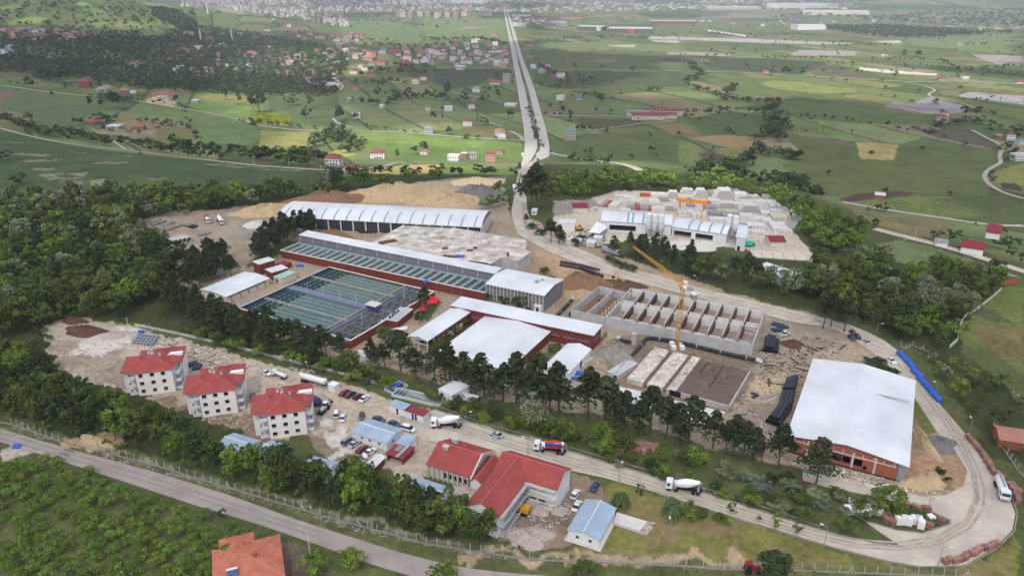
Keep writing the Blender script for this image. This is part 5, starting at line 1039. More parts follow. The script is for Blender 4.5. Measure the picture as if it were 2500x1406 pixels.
# ---- cell tanks under construction
b = Bd('cell_tanks', 'unfinished concrete tank block divided into two rows of ten open cells', 'tank block', (1479,774), (1838,842), (1876,760), 4.6); CT = b
L, W_ = b.L, b.W; b.walls(M_conc, t=.45)
mb = MB(); mb.box(.45,.45,0,L-.45,W_-.45,.9); b.part('floor', mb, mat('dusty floor', C(150,132,118), .95, .35, .8, bump=.5, detail=10))
for r in range(2):
    ya, yb = (W_*.15, W_*.5) if r == 0 else (W_*.6, W_-.46)
    for i in range(1, 10):
        x = .45+(L-.9)*i/10; mb = MB(); mb.box(x-.5, ya, .5, x-.1, yb-.01, 4.4).box(x-.09, ya, .5, x+.6, yb-.01, 3.7, 1); b.part('cross_wall', mb, [M_conc, M_rust])
    for i in range(10):
        x = .45+(L-.9)*i/10; mb = MB(); mb.box(x+.62, yb-.3, .5, x+(L-.9)/10-.52, yb-.01, 4.5) if r == 0 else mb.box(x+.62, ya-.35, .5, x+(L-.9)/10-.52, ya-.05, 4.3); b.part('panel_wall', mb, M_pan); b.part('panel_wall', MB().box(x+.62, yb-.3, .9, x+(L-.9)/10-.52, yb-.02, 4.4), M_pan) if r else None
mb = MB()
for i in range(10): x = .45+(L-.9)*i/10; mb.box(x+.6, W_*.13-.4, .5, x+(L-.9)/10-.9, W_*.13-.1, 3.4)
b.part('front_panels', mb, M_pan)
mb = MB(); mb.box(L*.88, W_*.05, 4.61, L*.995, W_*.07, 4.9).box(L*.88, W_*.42, 4.61, L*.995, W_*.44, 4.9).box(L*.88, W_*.08, 4.61, L*.888, W_*.41, 4.9); b.part('timber_frame', mb, M_concd)
b = Bd('pillar_basin', 'pair of open brown-floored basins with a row of pale pillars, left of the cell tanks', 'basin', (1394,755), (1478,774), (1533,713), 4.2)
b.walls(M_conc, t=.35); mb = MB(); mb.box(.35,.35,0,b.L-.35,b.W-.35,.4); b.part('floor', mb, M_soil); mb = MB(); mb.box(b.L*.45,.36,.4,b.L*.45+.35,b.W-.36,4); b.part('dividing_wall', mb, M_conc)
for i in range(7): mb = MB(); mb.box(b.L*.78, 1.2+i*b.W*.115, .4, b.L*.78+.5, 1.7+i*b.W*.115, 3.4); b.part('pillar', mb, M_concl)
q = P(cH(440,290), 1.5); tag(MB().blob((0,0,0), (1,1.6,2.2), .4, 5).build('plastic_sheeting', mat('navy sheet', C(36,44,66), .5, .2), loc=q), 'bundle of dark blue sheeting standing in the pillar basin', 'sheeting')
tag(MB().box(0,0,0,12,4.5,1.6).build('formwork_pit', M_dark, loc=P(cH(170,395)), rz=b.ang), 'black-lined trench cover beside the pillar basin', 'cover')
# ---- floor slab under construction
b = Bd('foundation_slab', 'half-built foundation with pale concrete strips on the left and brown reinforcement on the right', 'foundation', (1530.6,923), (1778,990), (1818,900), 1.9); FS = b
L, W_ = b.L, b.W
for x0, x1 in ((.0,.165),(.21,.37),(.405,.495)): mb = MB(); mb.box(L*x0, 0, 0, L*x1, W_, 1.9); b.part('concrete_strip', mb, mat('fresh concrete', C(192,184,172), .9, .42, .3, detail=12))
mb = MB(); mb.box(L*.496, .3, 0, L, W_, 1.3); b.part('reinforced_bed', mb, M_rebar)
mb = MB()
for i in range(60): x = L*(.5+.495*i/60); mb.box(x, .35, 1.302, x+.07, W_-.1, 1.4)
for i in range(44): y = .4+(W_-.6)*i/44; mb.box(L*.5, y, 1.41, L-.05, y+.06, 1.47)
b.part('rebar_mesh', mb, mat('rebar', C(122,106,98), .8, .3)); mb = MB(); mb.box(L*.496, -.1, 0, L+.2, .29, 1.9).box(L+.01, .3, 0, L+.4, W_, 1.7); b.part('edge_form', mb, M_conc)
mb = MB()
for x in (.168,.374): 
    for i in range(14): mb.box(L*x+.1, .5+i*W_/14, .3, L*x+1.5, .7+i*W_/14, 1.4+random.random()*.8); mb.bar((L*x+.2, i*W_/14, .3), (L*x+1.6, i*W_/14+2, 2.6), .06, 4)
b.part('timber_shoring', mb, M_wood)
for k, x in enumerate((.58, .74)): mb = MB(); mb.box(L*x, W_*(.62-.3*k), 1.48, L*x+.5, W_*.95, 1.62); b.part('rusty_beam', mb, M_rust)
mb = MB(); mb.box(L*.44, -.35, .2, L*.55, -.11, 2.1); b.part('dark_shutter', mb, M_dark)
sh = [(1508,943),(1560,955),(1640,975),(1770,1006),(1752,1034),(1738,1042),(1690,1030),(1640,1012),(1560,990),(1505,965)]; pw = [P(p, .8) for p in sh]; o0 = pw[0]
tag(MB().prism([(p.x-o0.x, p.y-o0.y) for p in pw], 0, .9, zt=[.9,1.1,.8,1,.9,.8,1.1,.9,1,.9]).build('covered_slab', mat('white membrane', C(196,196,196), .9, .12, .3, bump=.6, bscale=.8, detail=9), loc=(o0.x, o0.y, 0)), 'low platform covered with crinkled white sheeting in front of the foundation', 'platform')
for i, (p, a, w_, h_) in enumerate([((905,1092),.9,2.6,1.2),((985,1150),.2,3,1.2),((1010,1118),.5,3.4,1.4),((1100,1160),.3,4.4,2.4),((1165,1180),-.4,3.6,2.4),((1230,1200),-.4,3.6,2)]):
    q = P(cH(*p), 1.1); tag(MB().box(-w_/2,-h_/2,0,w_/2,h_/2,.35).box(-w_/2+.2,-h_/2+.2,.35,w_/2-.2,h_/2-.2,.45).build('formwork_stack', mat('blue formwork', C(52,60,82), .6, .25), loc=q, rz=a), 'stack of dark blue formwork panels lying on the white-covered platform', 'panel stack', 'formwork stacks on the white platform')
# ---- three apartment houses
def apartment(a, b_, c, label, first=None):
    b = Bd('apartment_house', label, 'house', a, b_, c, 8.7, group='three new apartment houses of the lower yard')
    L, W_ = b.L, b.W; hf = []
    for k in range(3):
        z = 1+k*2.9; hf += [(L*x-.65, L*x+.65, z, z+1.3) for x in (.15,.45,.74)]
    b.walls(M_housew, {'f': hf}, z1=8.7); b.win('f', [(h[0]-.12, h[0], h[2]-.1, h[3]+.1) for h in []])
    for h in hf: mb = MB(); mb.box(h[0]-.1,-.06,h[2]-.12,h[1]+.1,-.003,h[2]-.02); b.part('window_sill', mb, M_concd)
    mb = MB(); mb.box(0.02,-.05,0,.12,-.003,8.6).box(L-.12,-.05,0,L-.02,-.003,8.6); b.part('drain_pipe', mb, M_rust)
    # left wing with balconies, right balconies
    mb = MB(); mb.box(-4.2, 3.2, 0, -.002, W_*.75, 8.7); b.part('side_wing', mb, M_housew)
    mb = MB(); mb.box(L+.002, W_*.42, 0, L+2.2, W_*.98, 8.7); b.part('stair_wing', mb, M_housew)
    for k in range(3):
        z = .3+k*2.9
        mb = MB(); mb.box(-2.6, .5, z, -.01, 3.19, z+.18).box(-2.6, .5, z+.18, -2.45, 3.19, z+1.1).box(-2.45, .5, z+.18, -.01, .65, z+1.1); b.part('balcony', mb, M_whitew)
        mb = MB(); mb.box(L+.01, 1, z, L+2, W_*.42-.01, z+.18).box(L+1.85, 1, z+.18, L+2, W_*.42-.01, z+1.1).box(L+.01, 1, z+.18, L+1.85, 1.15, z+1.1); b.part('balcony', mb, M_whitew)
    b.hip(M_tile, 3.1, .55, 8.72, ridge=M_tiler); b.hip(M_tile, 2.1, .5, 8.6, -4.2, L*.45, 1.6, W_*.8, ridge=M_tiler); b.hip(M_tile, 1.6, .5, 8.66, L*.45, L+2.3, W_*.3, W_+.1)
    mb = MB(); mb.prism([(L*.78, W_*.52), (L+2.5, W_*.52), (L+2.5, W_*.63), (L*.78, W_*.63)], 9.2, 10.15); b.part('terrace_slab', mb, M_white)
    for x, y, z in ((.3,.62,11.2),(.36,.74,11.6),(.42,.5,11.8),(.62,.42,11.2),(.66,.93,10.4)):
        mb = MB(); mb.box(L*x-.4, W_*y-.5, 9, L*x+.4, W_*y+.5, z+.4).box(L*x-.5, W_*y-.6, z+.4, L*x+.5, W_*y+.6, z+.55, 1); b.part('chimney', mb, [M_white, M_concd])
M_tiler = mat('ridge tiles', C(186,96,90), .7, .1)
apartment((327,911.7), cE(1100,490), cE(1150,330), 'white three-storey apartment house with red tiled roof, leftmost of three, beside the rubble yard')
apartment((483,962), cE(1570,640), cE(1605,460), 'white three-storey apartment house with red tiled roof, middle one of the three')
apartment(cF(335,640), cF(685,590), cF(705,360), 'white three-storey apartment house with red tiled roof, nearest of the three, beside the blue machine')
# ---- blue-grey sheds, cabins
def shed(name, label, a, b_, c, z, f=None, rise=.9, wm=None, rm=None, axis='x', cat='shed', wins=(), group=None):
    b = Bd(name, label, cat, a, b_, c, z, f, group=group); h = {k: [(s0*ln-.45, s0*ln+.45, 1, 2) for s0 in v] for k, v, ln in [(w_[0], w_[1], b.L if w_[0] in 'fb' else b.W) for w_ in wins]}
    b.walls(wm or M_whitew, h)
    for k, v in h.items(): b.win(k, v)
    b.gable(rm or (M_roofb if axis == 'x' else M_roofbx), rise, .3, axis, .1, wallm=wm or M_whitew, ridge=M_trim); return b
shed('site_office', 'blue-grey roofed site office with white walls in the middle of the lower yard', (1110,790), (1420,893), (1560,768), 2.7, cF, wins=[('f', (.28,.5,.78)), ('r', (.4,))])
shed('storage_shed', 'weathered blue-grey shed half hidden by trees left of the three lower sheds', (1440,1060), (1630,1120), (1665,1000), 2.7, cE)
shed('storage_shed', 'blue-grey shed half hidden by trees, just below the nearest apartment house', (250,980), (420,1030), (500,905), 2.7, cF)
shed('storage_shed', 'blue-grey shed showing its roof between the trees beside the rubble of the lower yard', (650,1130), (870,1185), (970,1065), 2.7, cF)
shed('storage_shed', 'blue-grey shed in front of the red-roofed canteen, trees along its near side', (60,770), (330,860), (490,752), 2.7, cJ)
b = shed('prefab_hall', 'light blue-grey prefabricated hall with two small windows, beside the concrete pad at the bottom', (1387.7,1293), (1462,1316.7), (1506,1241.6), 2.9, None, 1, axis='y', wins=[('f', (.3,.72)), ('r', (.25,.6))])
mb = MB(); mb.box(-.8,-.8,0,b.L+.8,b.W+.5,.15); b.part('plinth', mb, M_concl)
pw = [P(p, .7) for p in [(1506,1250),(1581,1273),(1562,1295),(1498,1276)]]; o0 = pw[0]; tag(MB().prism([(p.x-o0.x, p.y-o0.y) for p in pw][::-1], 0, .8).build('concrete_pad', M_concl, loc=(o0.x, o0.y, 0)), 'raised pale concrete pad right of the prefabricated hall', 'pad')
b = Bd('cabin', 'white site cabin with a grey roof, joined to the maroon-roofed one', 'cabin', (1440,548), (1590,598), (1640,550), 2.4, cF); b.walls(M_whitew); b.win('f', [(1,1.8,.9,1.9),(5,5.8,.9,1.9)]); b.flat(M_roofb, .15); mb = MB(); mb.box(3,-.03,0,3.8,-.003,2); b.part('door', mb, M_dark)
b = Bd('cabin', 'white site cabin with a maroon roof beside the lower yard wall', 'cabin', (1590,598), (1748,648), (1785,600), 2.4, cF); b.walls(M_whitew); b.win('f', [(.6,1.4,.9,1.9),(5.4,6.2,.9,1.9)]); b.flat(M_maroon, .3); mb = MB(); mb.box(2.4,-.03,0,3.2,-.003,2).box(3.6,-.03,0,4.4,-.003,2); b.part('door', mb, M_dark)
b = Bd('guard_cabin', 'small white guard cabin at the end of the white tanker', 'cabin', (889,365), (945,385), (965,345), 2.4, cF); b.walls(M_white); b.win('f', [(.8,2.2,.9,1.8)]); b.flat(M_white, .12)
b = Bd('cabin', 'small white cabin between the site office and the maroon shack', 'cabin', (1500,895), (1600,925), (1690,838), 2.4, cF); b.walls(M_whitew); b.win('r', [(1,1.9,.9,1.8)]); b.flat(M_roofb, .15)
b = shed('timber_hut', 'brown timber hut with a white gable roof at the front of the lower yard', (1215,1108), (1290,1130), (1410,1022), 2.5, cF, .5, M_woodr, M_roofw, 'y')
b = Bd('shack', 'maroon-roofed open shack full of scrap beside the timber hut', 'shack', (1418,990), (1560,1035), (1650,930), 2.3, cF); b.walls(M_maroon, faces='blr'); b.flat(M_maroon, .3); mb = MB(); mb.box(b.L*.2,b.W*.4,2.52,b.L*.55,b.W*.9,2.6); b.part('green_patch', mb, M_concd); mb = MB(); mb.box(b.L*.6,-.3,2.52,b.L*.75,b.W+.3,2.62); b.part('grey_strip', mb, M_roofb)
# ---- red-roofed canteen and L-shaped block
b = Bd('canteen', 'single-storey building with a large red tiled roof left of the L-shaped block', 'building', (272,548), (592,645), (765,445), 4.2, cJ)
h = [(b.L*k, b.L*k+1.8, 1, 2.8) for k in (.38,.5,.62,.74,.86)]; b.walls(M_cream, {'f': h}); b.win('f', h, glass=M_dark)
b.gable(M_tile, 3, .5, 'x', .18, wallm=M_white, ridge=M_tiler); mb = MB()
for i in range(9): mb.box(b.L*i/8*.975, -.6, 0, b.L*i/8*.975+.35, -.004, 4)
b.part('columns', mb, M_concl); mb = MB(); mb.add([(b.L+.5,-.6,3.9),(b.L+.9,-.6,3.9),(b.L+.9,b.W/2,7.6),(b.L+.5,b.W/2,7.6),(b.L+.5,b.W/2,6.6),(b.L+.9,b.W/2,6.6),(b.L+.5,b.W+.6,3.9),(b.L+.9,b.W+.6,3.9),(b.L+.5,b.W+.6,3),(b.L+.9,b.W+.6,3),(b.L+.5,-.6,3),(b.L+.9,-.6,3)], [(0,1,2,3),(3,2,7,6),(1,11,5,2),(2,5,9,7),(0,3,4,10),(3,6,8,4),(10,11,1,0),(6,7,9,8)]); b.part('parapet', mb, M_concl)
for x, y in ((.26,.72),(.22,.4)): mb = MB(); mb.box(b.L*x-.8,b.W*y-.5,5,b.L*x+.8,b.W*y+.5,7.6).box(b.L*x-1,b.W*y-.7,7.6,b.L*x+1,b.W*y+.7,7.75); b.part('chimney', mb, M_conc)
mb = MB(); mb.lathe([(.9,0),(.9,.1)], (-.6,b.W*.1,2.5), 14, (-1,-.3,.4)); b.part('dish_antenna', mb, M_white)
b = Bd('link_wing', 'low red-tiled link between the canteen and the L-shaped block', 'wing', (600,680), (690,706), (852,530), 3.4, cJ); b.walls(M_white); b.gable(M_tiley, 1.3, .3, 'y', .16, wallm=M_white, ridge=M_tiler)
b = Bd('admin_block', 'two-storey L-shaped block with red tiled roof, white end walls and stripped balconies', 'building', (800,594), (1275,740), (1385,590), 7.1, cJ); LB = b
L, W_ = b.L, b.W; ax0 = 0.; A1 = b.loc(cJ(575,865), 7.1); A2 = b.loc(cJ(808,960), 7.1); aw = A2[0]-A1[0]; ya = (A1[1]+A2[1])/2; x0 = W_*.02; x1 = x0+abs(aw)
x0, x1 = min(A1[0], A2[0]), max(A1[0], A2[0]); print('ADMIN', L, W_, A1, A2)
hf = [(x1+1.2+i*2.7, x1+3.1+i*2.7, z, z+1.5) for z in (1.2, 4.6) for i in range(int((L-x1-2)/2.7))]
mb = MB(); b.wall(mb, 'f', 0, 7.1, hf, s0=x1); b.wall(mb, 'b', 0, 7.1, s0=x0); b.wall(mb, 'r', 0, 7.1)
mb.box(x0, ya, 0, x0+.25, W_-.26, 7.1); mb.box(x0+.26, ya, 0, x1-.26, ya+.25, 7.1); 
hr = [(ya+1.5+i*2.7, ya+3.4+i*2.7, z, z+1.5) for z in (1.2, 4.6) for i in range(int((-ya-2)/2.7))]
xs = sorted({ya, 0., *[h[0] for h in hr], *[h[1] for h in hr]})
for p, q in zip(xs, xs[1:]):
    m = (p+q)/2; hs = sorted([h for h in hr if h[0] <= m <= h[1]], key=lambda h: h[2]); zz = 0
    for h_ in hs: mb.box(x1-.25, p, zz, x1, q, h_[2]); zz = h_[3]
    mb.box(x1-.25, p, zz, x1, q, 7.1)
b.part('wall', mb, M_white); b.win('f', hf, glass=M_dark)
for z in (.5, 3.4, 6.3): mb = MB(); mb.box(x1+.01, -1.6, z, L-.01, -.01, z+.22).box(x1+.01, -1.6, z+.22, L-.01, -1.45, z+.8); b.part('balcony', mb, M_concl); mb = MB(); mb.box(x1+.01, ya+.2, z, x1+1.5, -1.61, z+.22).box(x1+1.35, ya+.2, z+.22, x1+1.5, -1.61, z+.8); b.part('balcony', mb, M_conc)
b.gable(M_tile, 2.6, .5, 'x', .2, 7.12, M_white, x0=x0, ridge=M_tiler); b.gable(M_tiley, 2.55, .5, 'y', .2, 7.1, M_white, x0=x0, x1=x1, y0=ya, y1=W_*.5, name='wing_roof', ridge=M_tiler)
# ---- orange-roofed farmhouse at the bottom edge
b = Bd('farmhouse', 'old house with weathered orange tile roof and a solar heater, cut by the bottom edge', 'house', cK(1640,1400), cK(2160,1265), cK(2010,990), 3.2)
M_otile = mat('weathered orange tiles', C(176,106,84), .85, .3, .5, wave=(0, .4), wcol=.8, bump=.5, detail=8)
b.walls(M_cream); b.hip(M_otile, 2.6, .5, ridge=mat('pale ridge', C(190,130,108), .8, .15)); 
b.hip(M_otile, 1.9, .4, 3.1, b.L*.1, b.L*.6, b.W*.55, b.W*1.25); mb = MB(); mb.box(b.L*.12, b.W*.6, 0, b.L*.58, b.W*1.2, 3.1); b.part('rear_wing', mb, M_cream)
mb = MB(); mb.box(b.L*.62-.35,b.W*.45-.35,4,b.L*.62+.35,b.W*.45+.35,6.4); b.part('chimney', mb, M_brick)
mb = MB(); mb.add([(b.L*.2,1.4,4.4),(b.L*.2+2.2,1.4,4.4),(b.L*.2+2.2,3.2,5.7),(b.L*.2,3.2,5.7),(b.L*.2,1.4,4.3),(b.L*.2+2.2,1.4,4.3),(b.L*.2+2.2,3.2,5.6),(b.L*.2,3.2,5.6)], [(0,1,2,3),(7,6,5,4),(4,5,1,0),(5,6,2,1),(6,7,3,2),(7,4,0,3)]); o = b.part('solar_heater', mb, M_blue); MB().bar((b.L*.2-.1,3.4,5.9),(b.L*.2+2.3,3.4,5.9),.25,8).build('tank', M_white, o)
# ------------------------------------------------------------ vehicles
PAINT = {k: mat('car paint '+k, c, .25, .04, .5, spec=.6) for k, c in dict(white=C(222,224,226), red=C(140,34,44), maroon=C(104,26,40), silver=C(168,174,182), dark=C(44,50,60), blue=C(44,62,104), green=C(50,64,64), grey=C(120,126,134)).items()}
def sideprof(mb, prof, w, wt, zs, mi=0):
    """closed side outline (x,z) given width, narrowing towards the top"""
    z0, z1 = zs; n = len(prof); vs = []
    for sg in (-1, 1):
        for x, z in prof: k = (z-z0)/(z1-z0); vs.append((x, sg*(w*(1-k)+wt*k)/2, z))
    fs = [tuple(range(n)), tuple(range(2*n-1, n-1, -1))]+[(i, i+n, (i+1) % n+n, (i+1) % n)[::1] for i in range(n)]
    return mb.add(vs, fs, mi)
M_lamp = mat('lamp glass', C(230,226,214), .2, .02); M_tail = mat('tail lamp', C(150,30,30), .3, .02)
def make_car(kind, paint):
    Ls, H = {'sedan': (4.5, 1.45), 'van': (4.5, 1.8), 'hatch': (4.1, 1.5)}[kind]; h = Ls/2
    r = empty('car', (0,0,0))
    mb = MB(); sideprof(mb, [(-h,.3),(h,.3),(h,.62),(h-.25,.78),(h-1.15,.92),(-h+.35,.95),(-h,.8)], 1.78, 1.68, (.3,.95))
    roof = {'sedan': [(h-1.15,.92),(h-1.95,H),(-h+1.25,H),(-h+.5,.95)], 'van': [(h-.8,.92),(h-1.5,H),(-h+.15,H),(-h+.02,.95)], 'hatch': [(h-1.0,.92),(h-1.75,H),(-h+.5,H),(-h+.1,.95)]}[kind]
    sideprof(mb, [(roof[1][0]-.05,H-.06),(roof[1][0]-.12,H+.02),(roof[2][0]+.1,H+.02),(roof[2][0]+.02,H-.06)], 1.36, 1.28, (H-.06, H+.02))
    for x in ((roof[1][0]+roof[2][0])/2,): mb.box(x-.05,-.78,.93,x+.05,-.68,H-.03).box(x-.05,.68,.93,x+.05,.78,H-.03)
    mb.build('body', PAINT[paint], r)
    mb = MB(); sideprof(mb, [(p[0], p[1]) for p in roof], 1.6, 1.3, (.93, H)); mb.build('windows', M_glass, r)
    for x in (-h+.8, h-.85):
        for s in (-1, 1): MB().bar((x, s*.92, .32), (x, s*.7, .32), .33, 12).build('wheel', M_tyre, r)
    for s in (-1, 1): MB().box(h-.1, s*.62-.16, .58, h+.01, s*.62+.16, .74).build('headlight', M_lamp, r)
    return r
def face(p, q, f=None):
    a, b = (f(*p), f(*q)) if f else (p, q); A, B = P(a), P(b); return A.lerp(B, .5), math.atan2(B.y-A.y, B.x-A.x)
CARS = {}
def car(kind, paint, rear, front, label, f=None, group=None):
    c, a = face(rear, front, f); c.z = gz(c.x, c.y)+.04
    k = (kind, paint)
    if k not in CARS: r = make_car(kind, paint); CARS[k] = r
    else: r = copy_tree(CARS[k])
    r.location = c; r.rotation_euler.z = a; tag(r, label, 'car', group or 'cars parked on the site')
for kd, pt, a, b_, lb in [('sedan','white',(290,255),(375,290),'white car behind the middle apartment house, beside the small tank truck'),('sedan','red',(1005,475),(1078,425),'red car, first of four parked side by side at the yard wall'),
    ('sedan','dark',(1060,492),(1128,445),'dark blue-grey car between the red and the maroon one at the yard wall'),('hatch','maroon',(1130,508),(1198,462),'maroon car beside the white one in the row of four'),('sedan','white',(1185,530),(1258,475),'white car, last of the four parked at the yard wall'),
    ('hatch','blue',(213,462),(212,522),'dark blue car between the middle and nearest apartment houses'),('van','white',(962,685),(975,600),'white van right of the tractor'),('sedan','white',(1018,708),(1030,645),'white car right of the white van, near the tractor'),
    ('hatch','green',(1198,640),(1200,690),'dark green car behind the blue-grey site office'),('sedan','blue',(1312,675),(1392,705),'dark blue car close behind the site office'),('sedan','blue',(1448,715),(1535,750),'blue car at the back right corner of the site office'),
    ('van','white',(1575,765),(1660,790),'white people carrier right of the site office'),('van','grey',(1035,915),(1105,868),'grey van, leftmost of the parked cars in front of the site office'),('sedan','silver',(1095,938),(1168,888),'silver car beside the grey van'),
    ('sedan','maroon',(1162,988),(1245,935),'maroon car in front of the site office'),('sedan','white',(1228,1012),(1315,958),'white car between the maroon car and the timber hut'),('sedan','white',(1150,1092),(1232,1030),'white car with dark roof at the left of the timber hut')]:
    car(kd, pt, a, b_, lb, cF)
car('sedan','silver',cJ(850,350),cJ(762,318),'silver car driving on the ring road above the L-shaped block'); car('sedan','blue',cJ(1552,775),cJ(1592,705),'dark blue car parked alone right of the L-shaped block')
car('hatch','white',cJ(1400,830),cJ(1440,765),'white car beside the white end wall of the L-shaped block'); car('sedan','white',cJ(1412,930),cJ(1455,850),'white car between the other white car and the prefabricated hall')
car('sedan','silver',cI(662,32),cI(680,60),'silver car driving near the parked dark cars at the end of the dirt road'); car('sedan','white',cI(798,142),cI(828,166),'white car on the outer road behind the big hall')
car('hatch','dark',cD(505,1120),cD(545,1155),'dark car, lower left of the three under the tall pine'); car('hatch','dark',cD(548,1112),cD(585,1150),'black car, right one of the three under the tall pine'); car('hatch','maroon',cD(520,1090),cD(550,1118),'brown car, furthest of the three under the tall pine')
car('van','white',cG(55,690),cG(85,715),'white van on the path below the open end of the wing'); car('hatch','white',cC(360,268),cC(372,250),'white car beside the maroon-roofed house of the precast yard')
for x, y in [(1371,362),(1386,425),(1405,455),(1340,460),(1305,290),(1500,830),(1315,340),(1600,1085)]: car('hatch', 'white' if x % 2 else 'dark', T2(x, y+4), T2(x-3, y-6), 'small car driving on the highway', group='cars on the highway')
def wheels(r, xs, w=1.05, rad=.5):
    for x in xs:
        for s in (-1, 1): MB().bar((x, s*w, rad), (x, s*(w-.35), rad), rad, 12).build('wheel', M_tyre, r)
def cab(r, x0=3.3, m=None, mm='white'):
    c = MB(); sideprof(c, [(x0,.9),(x0+1.9,.9),(x0+1.95,1.7),(x0+1.75,3.0),(x0,3.05)], 2.4, 2.3, (.9,3.05)); cb = c.build('cab', m or PAINT[mm], r)
    MB().box(x0+1.7,-1,1.85,x0+1.97,1,2.7).build('windscreen', M_glass, cb); MB().box(x0+.7,-1.215,1.8,x0+1.5,1.215,2.6).build('side_window', M_glass, cb); MB().box(x0+1.9,-1.1,.55,x0+2,1.1,.9).build('bumper', M_grey, cb)
MIXD_ = {}
def make_mixer(key, drum):
    r = empty('mixer_truck', (0,0,0)); MB().box(-4.6,-.5,.75,5.1,.5,1.05).build('chassis', M_dark, r); cab(r)
    ax = Vector((1, 0, -.24)).normalized(); base = Vector((2.9,0,2.0))
    mb = MB(); mb.lathe([(.5,-7.0),(.62,-6.4),(1.0,-5.2),(1.25,-3.9),(1.28,-2.9),(1.1,-1.4),(.75,-.25),(.4,-.05)], base, 18, ax)
    if drum: mb.mi = [(0 if f[0]//18 not in (1,2,3,4) else 1 if (f[0] % 18) % 6 < 3 else 2) for f in mb.f[:-2]]+[0,0]
    mb.build('drum', [PAINT['white']]+([PAINT['blue'], mat('drum red', C(196,48,60), .4, .05)] if drum else []), r, True)
    MB().lathe([(.35,-.5),(.45,-.4),(.45,.5),(.35,.6)], (2.6,0,2.5), 12).build('water_tank', PAINT['white'], r)
    mb = MB(); mb.add([(-4.6,-.5,3.5),(-4.0,-.5,3.6),(-4.0,.5,3.6),(-4.6,.5,3.5),(-4.4,-.2,2.9),(-4.2,-.2,2.9),(-4.2,.2,2.9),(-4.4,.2,2.9)], [(0,1,2,3),(4,7,6,5),(0,4,5,1),(1,5,6,2),(2,6,7,3),(3,7,4,0)]); mb.bar((-4.3,0,2.8),(-5.2,0,1.4),.22,6).bar((-3.8,-.6,1),(-4.2,-.5,3.4),.07,4).bar((-3.8,.6,1),(-4.2,.5,3.4),.07,4); mb.build('hopper', PAINT['grey'], r)
    MB().box(2.2,-1,1.05,3.1,1,1.9).box(-3.9,-.9,1.05,-3.3,.9,2.2).build('frame', M_grey, r); wheels(r, (-3.6,-2.3,2.3,4.2)); return r
def truck(r, rear, front, label, cat, group=None, f=None, s=None):
    c, a = face(rear, front, f); c.z = gz(c.x, c.y)+.06; r.location = c; r.rotation_euler.z = a; tag(r, label, cat, group)
    if s: r.scale = (s, s, s)
m1 = make_mixer('w', 0); GM = 'concrete mixer trucks on the ring road'
truck(m1, cJ(545,262), cJ(300,262), 'white concrete mixer truck beside the maroon-roofed cabin', 'mixer truck', GM)
truck(copy_tree(m1), cL(655,330), cL(415,290), 'white concrete mixer truck behind the second palm', 'mixer truck', GM)
m2 = make_mixer('c', 1); truck(m2, cJ(1345,475), cJ(1115,440), 'concrete mixer truck with a red and blue striped drum', 'mixer truck', GM)
truck(copy_tree(m2), cM(1762,400), cM(1795,452), 'red and white mixer truck, left one of two in the pipe yard', 'mixer truck', 'mixer trucks in the pipe yard'); truck(copy_tree(m1), cM(1868,410), cM(1915,465), 'mixer truck, right one of two in the pipe yard', 'mixer truck', 'mixer trucks in the pipe yard')
r = empty('tank_truck', (0,0,0)); MB().box(-4,-.5,.75,4.6,.5,1.05).build('chassis', M_dark, r); cab(r, 2.9); mb = MB(); mb.lathe([(.9,-6.8),(1.15,-6.6),(1.15,-.3),(.9,-.1)], (2.8,0,2.15), 16, (1,0,0)); mb.build('tank', PAINT['white'], r, True)
MB().box(-3.6,-.35,3.28,2.4,.35,3.42).build('catwalk', M_grey, r); wheels(r, (-3.2,-1.9,3.6)); truck(r, cI(1440,870), cI(1478,972), 'white tank truck on the outer bend beside the brick pallets', 'tank truck')
truck(copy_tree(r), cF(525,325), cF(395,275), 'small white tank truck behind the nearest apartment house', 'tank truck', s=.75)
r = empty('tank_trailer', (0,0,0)); MB().box(-5.5,-.5,.9,5.5,.5,1.2).build('chassis', M_dark, r); MB().lathe([(.8,-5.6),(1.2,-5.3),(1.2,5.2),(.8,5.5)], (0,0,2.3), 16, (1,0,0)).build('tank', PAINT['white'], r, True); MB().box(-4.8,-.3,3.48,4.8,.3,3.6).build('catwalk', M_grey, r); wheels(r, (-4.5,-3.3,-2.1)); MB().box(3.6,-.7,0,3.8,-.5,1).box(3.6,.5,0,3.8,.7,1).build('landing_leg', M_grey, r)
truck(r, cF(640,325), cF(890,395), 'long white tank trailer parked along the yard wall', 'tank trailer')
for i, (a, b_, lb) in enumerate([(cB(1250,75), cB(1256,110), 'white lorry on the access road beside the long dark trees'), (T2(1392,1105), T2(1398,1140), 'white lorry at the left edge of the junction'), (T2(1370,1195), T2(1376,1222), 'dark lorry on the shoulder below the junction')]):
    r = empty('lorry', (0,0,0)); cab(r, 2.7, mm='white' if i < 2 else 'dark'); MB().box(-4.2,-1.2,1.1,2.5,1.2,3.4).build('box_body', M_white if i < 2 else M_dark, r); MB().box(-4,-.5,.7,4.4,.5,1.09).build('chassis', M_dark, r); wheels(r, (-3,-1.8,3.4)); truck(r, a, b_, lb, 'lorry', 'lorries on the access road')
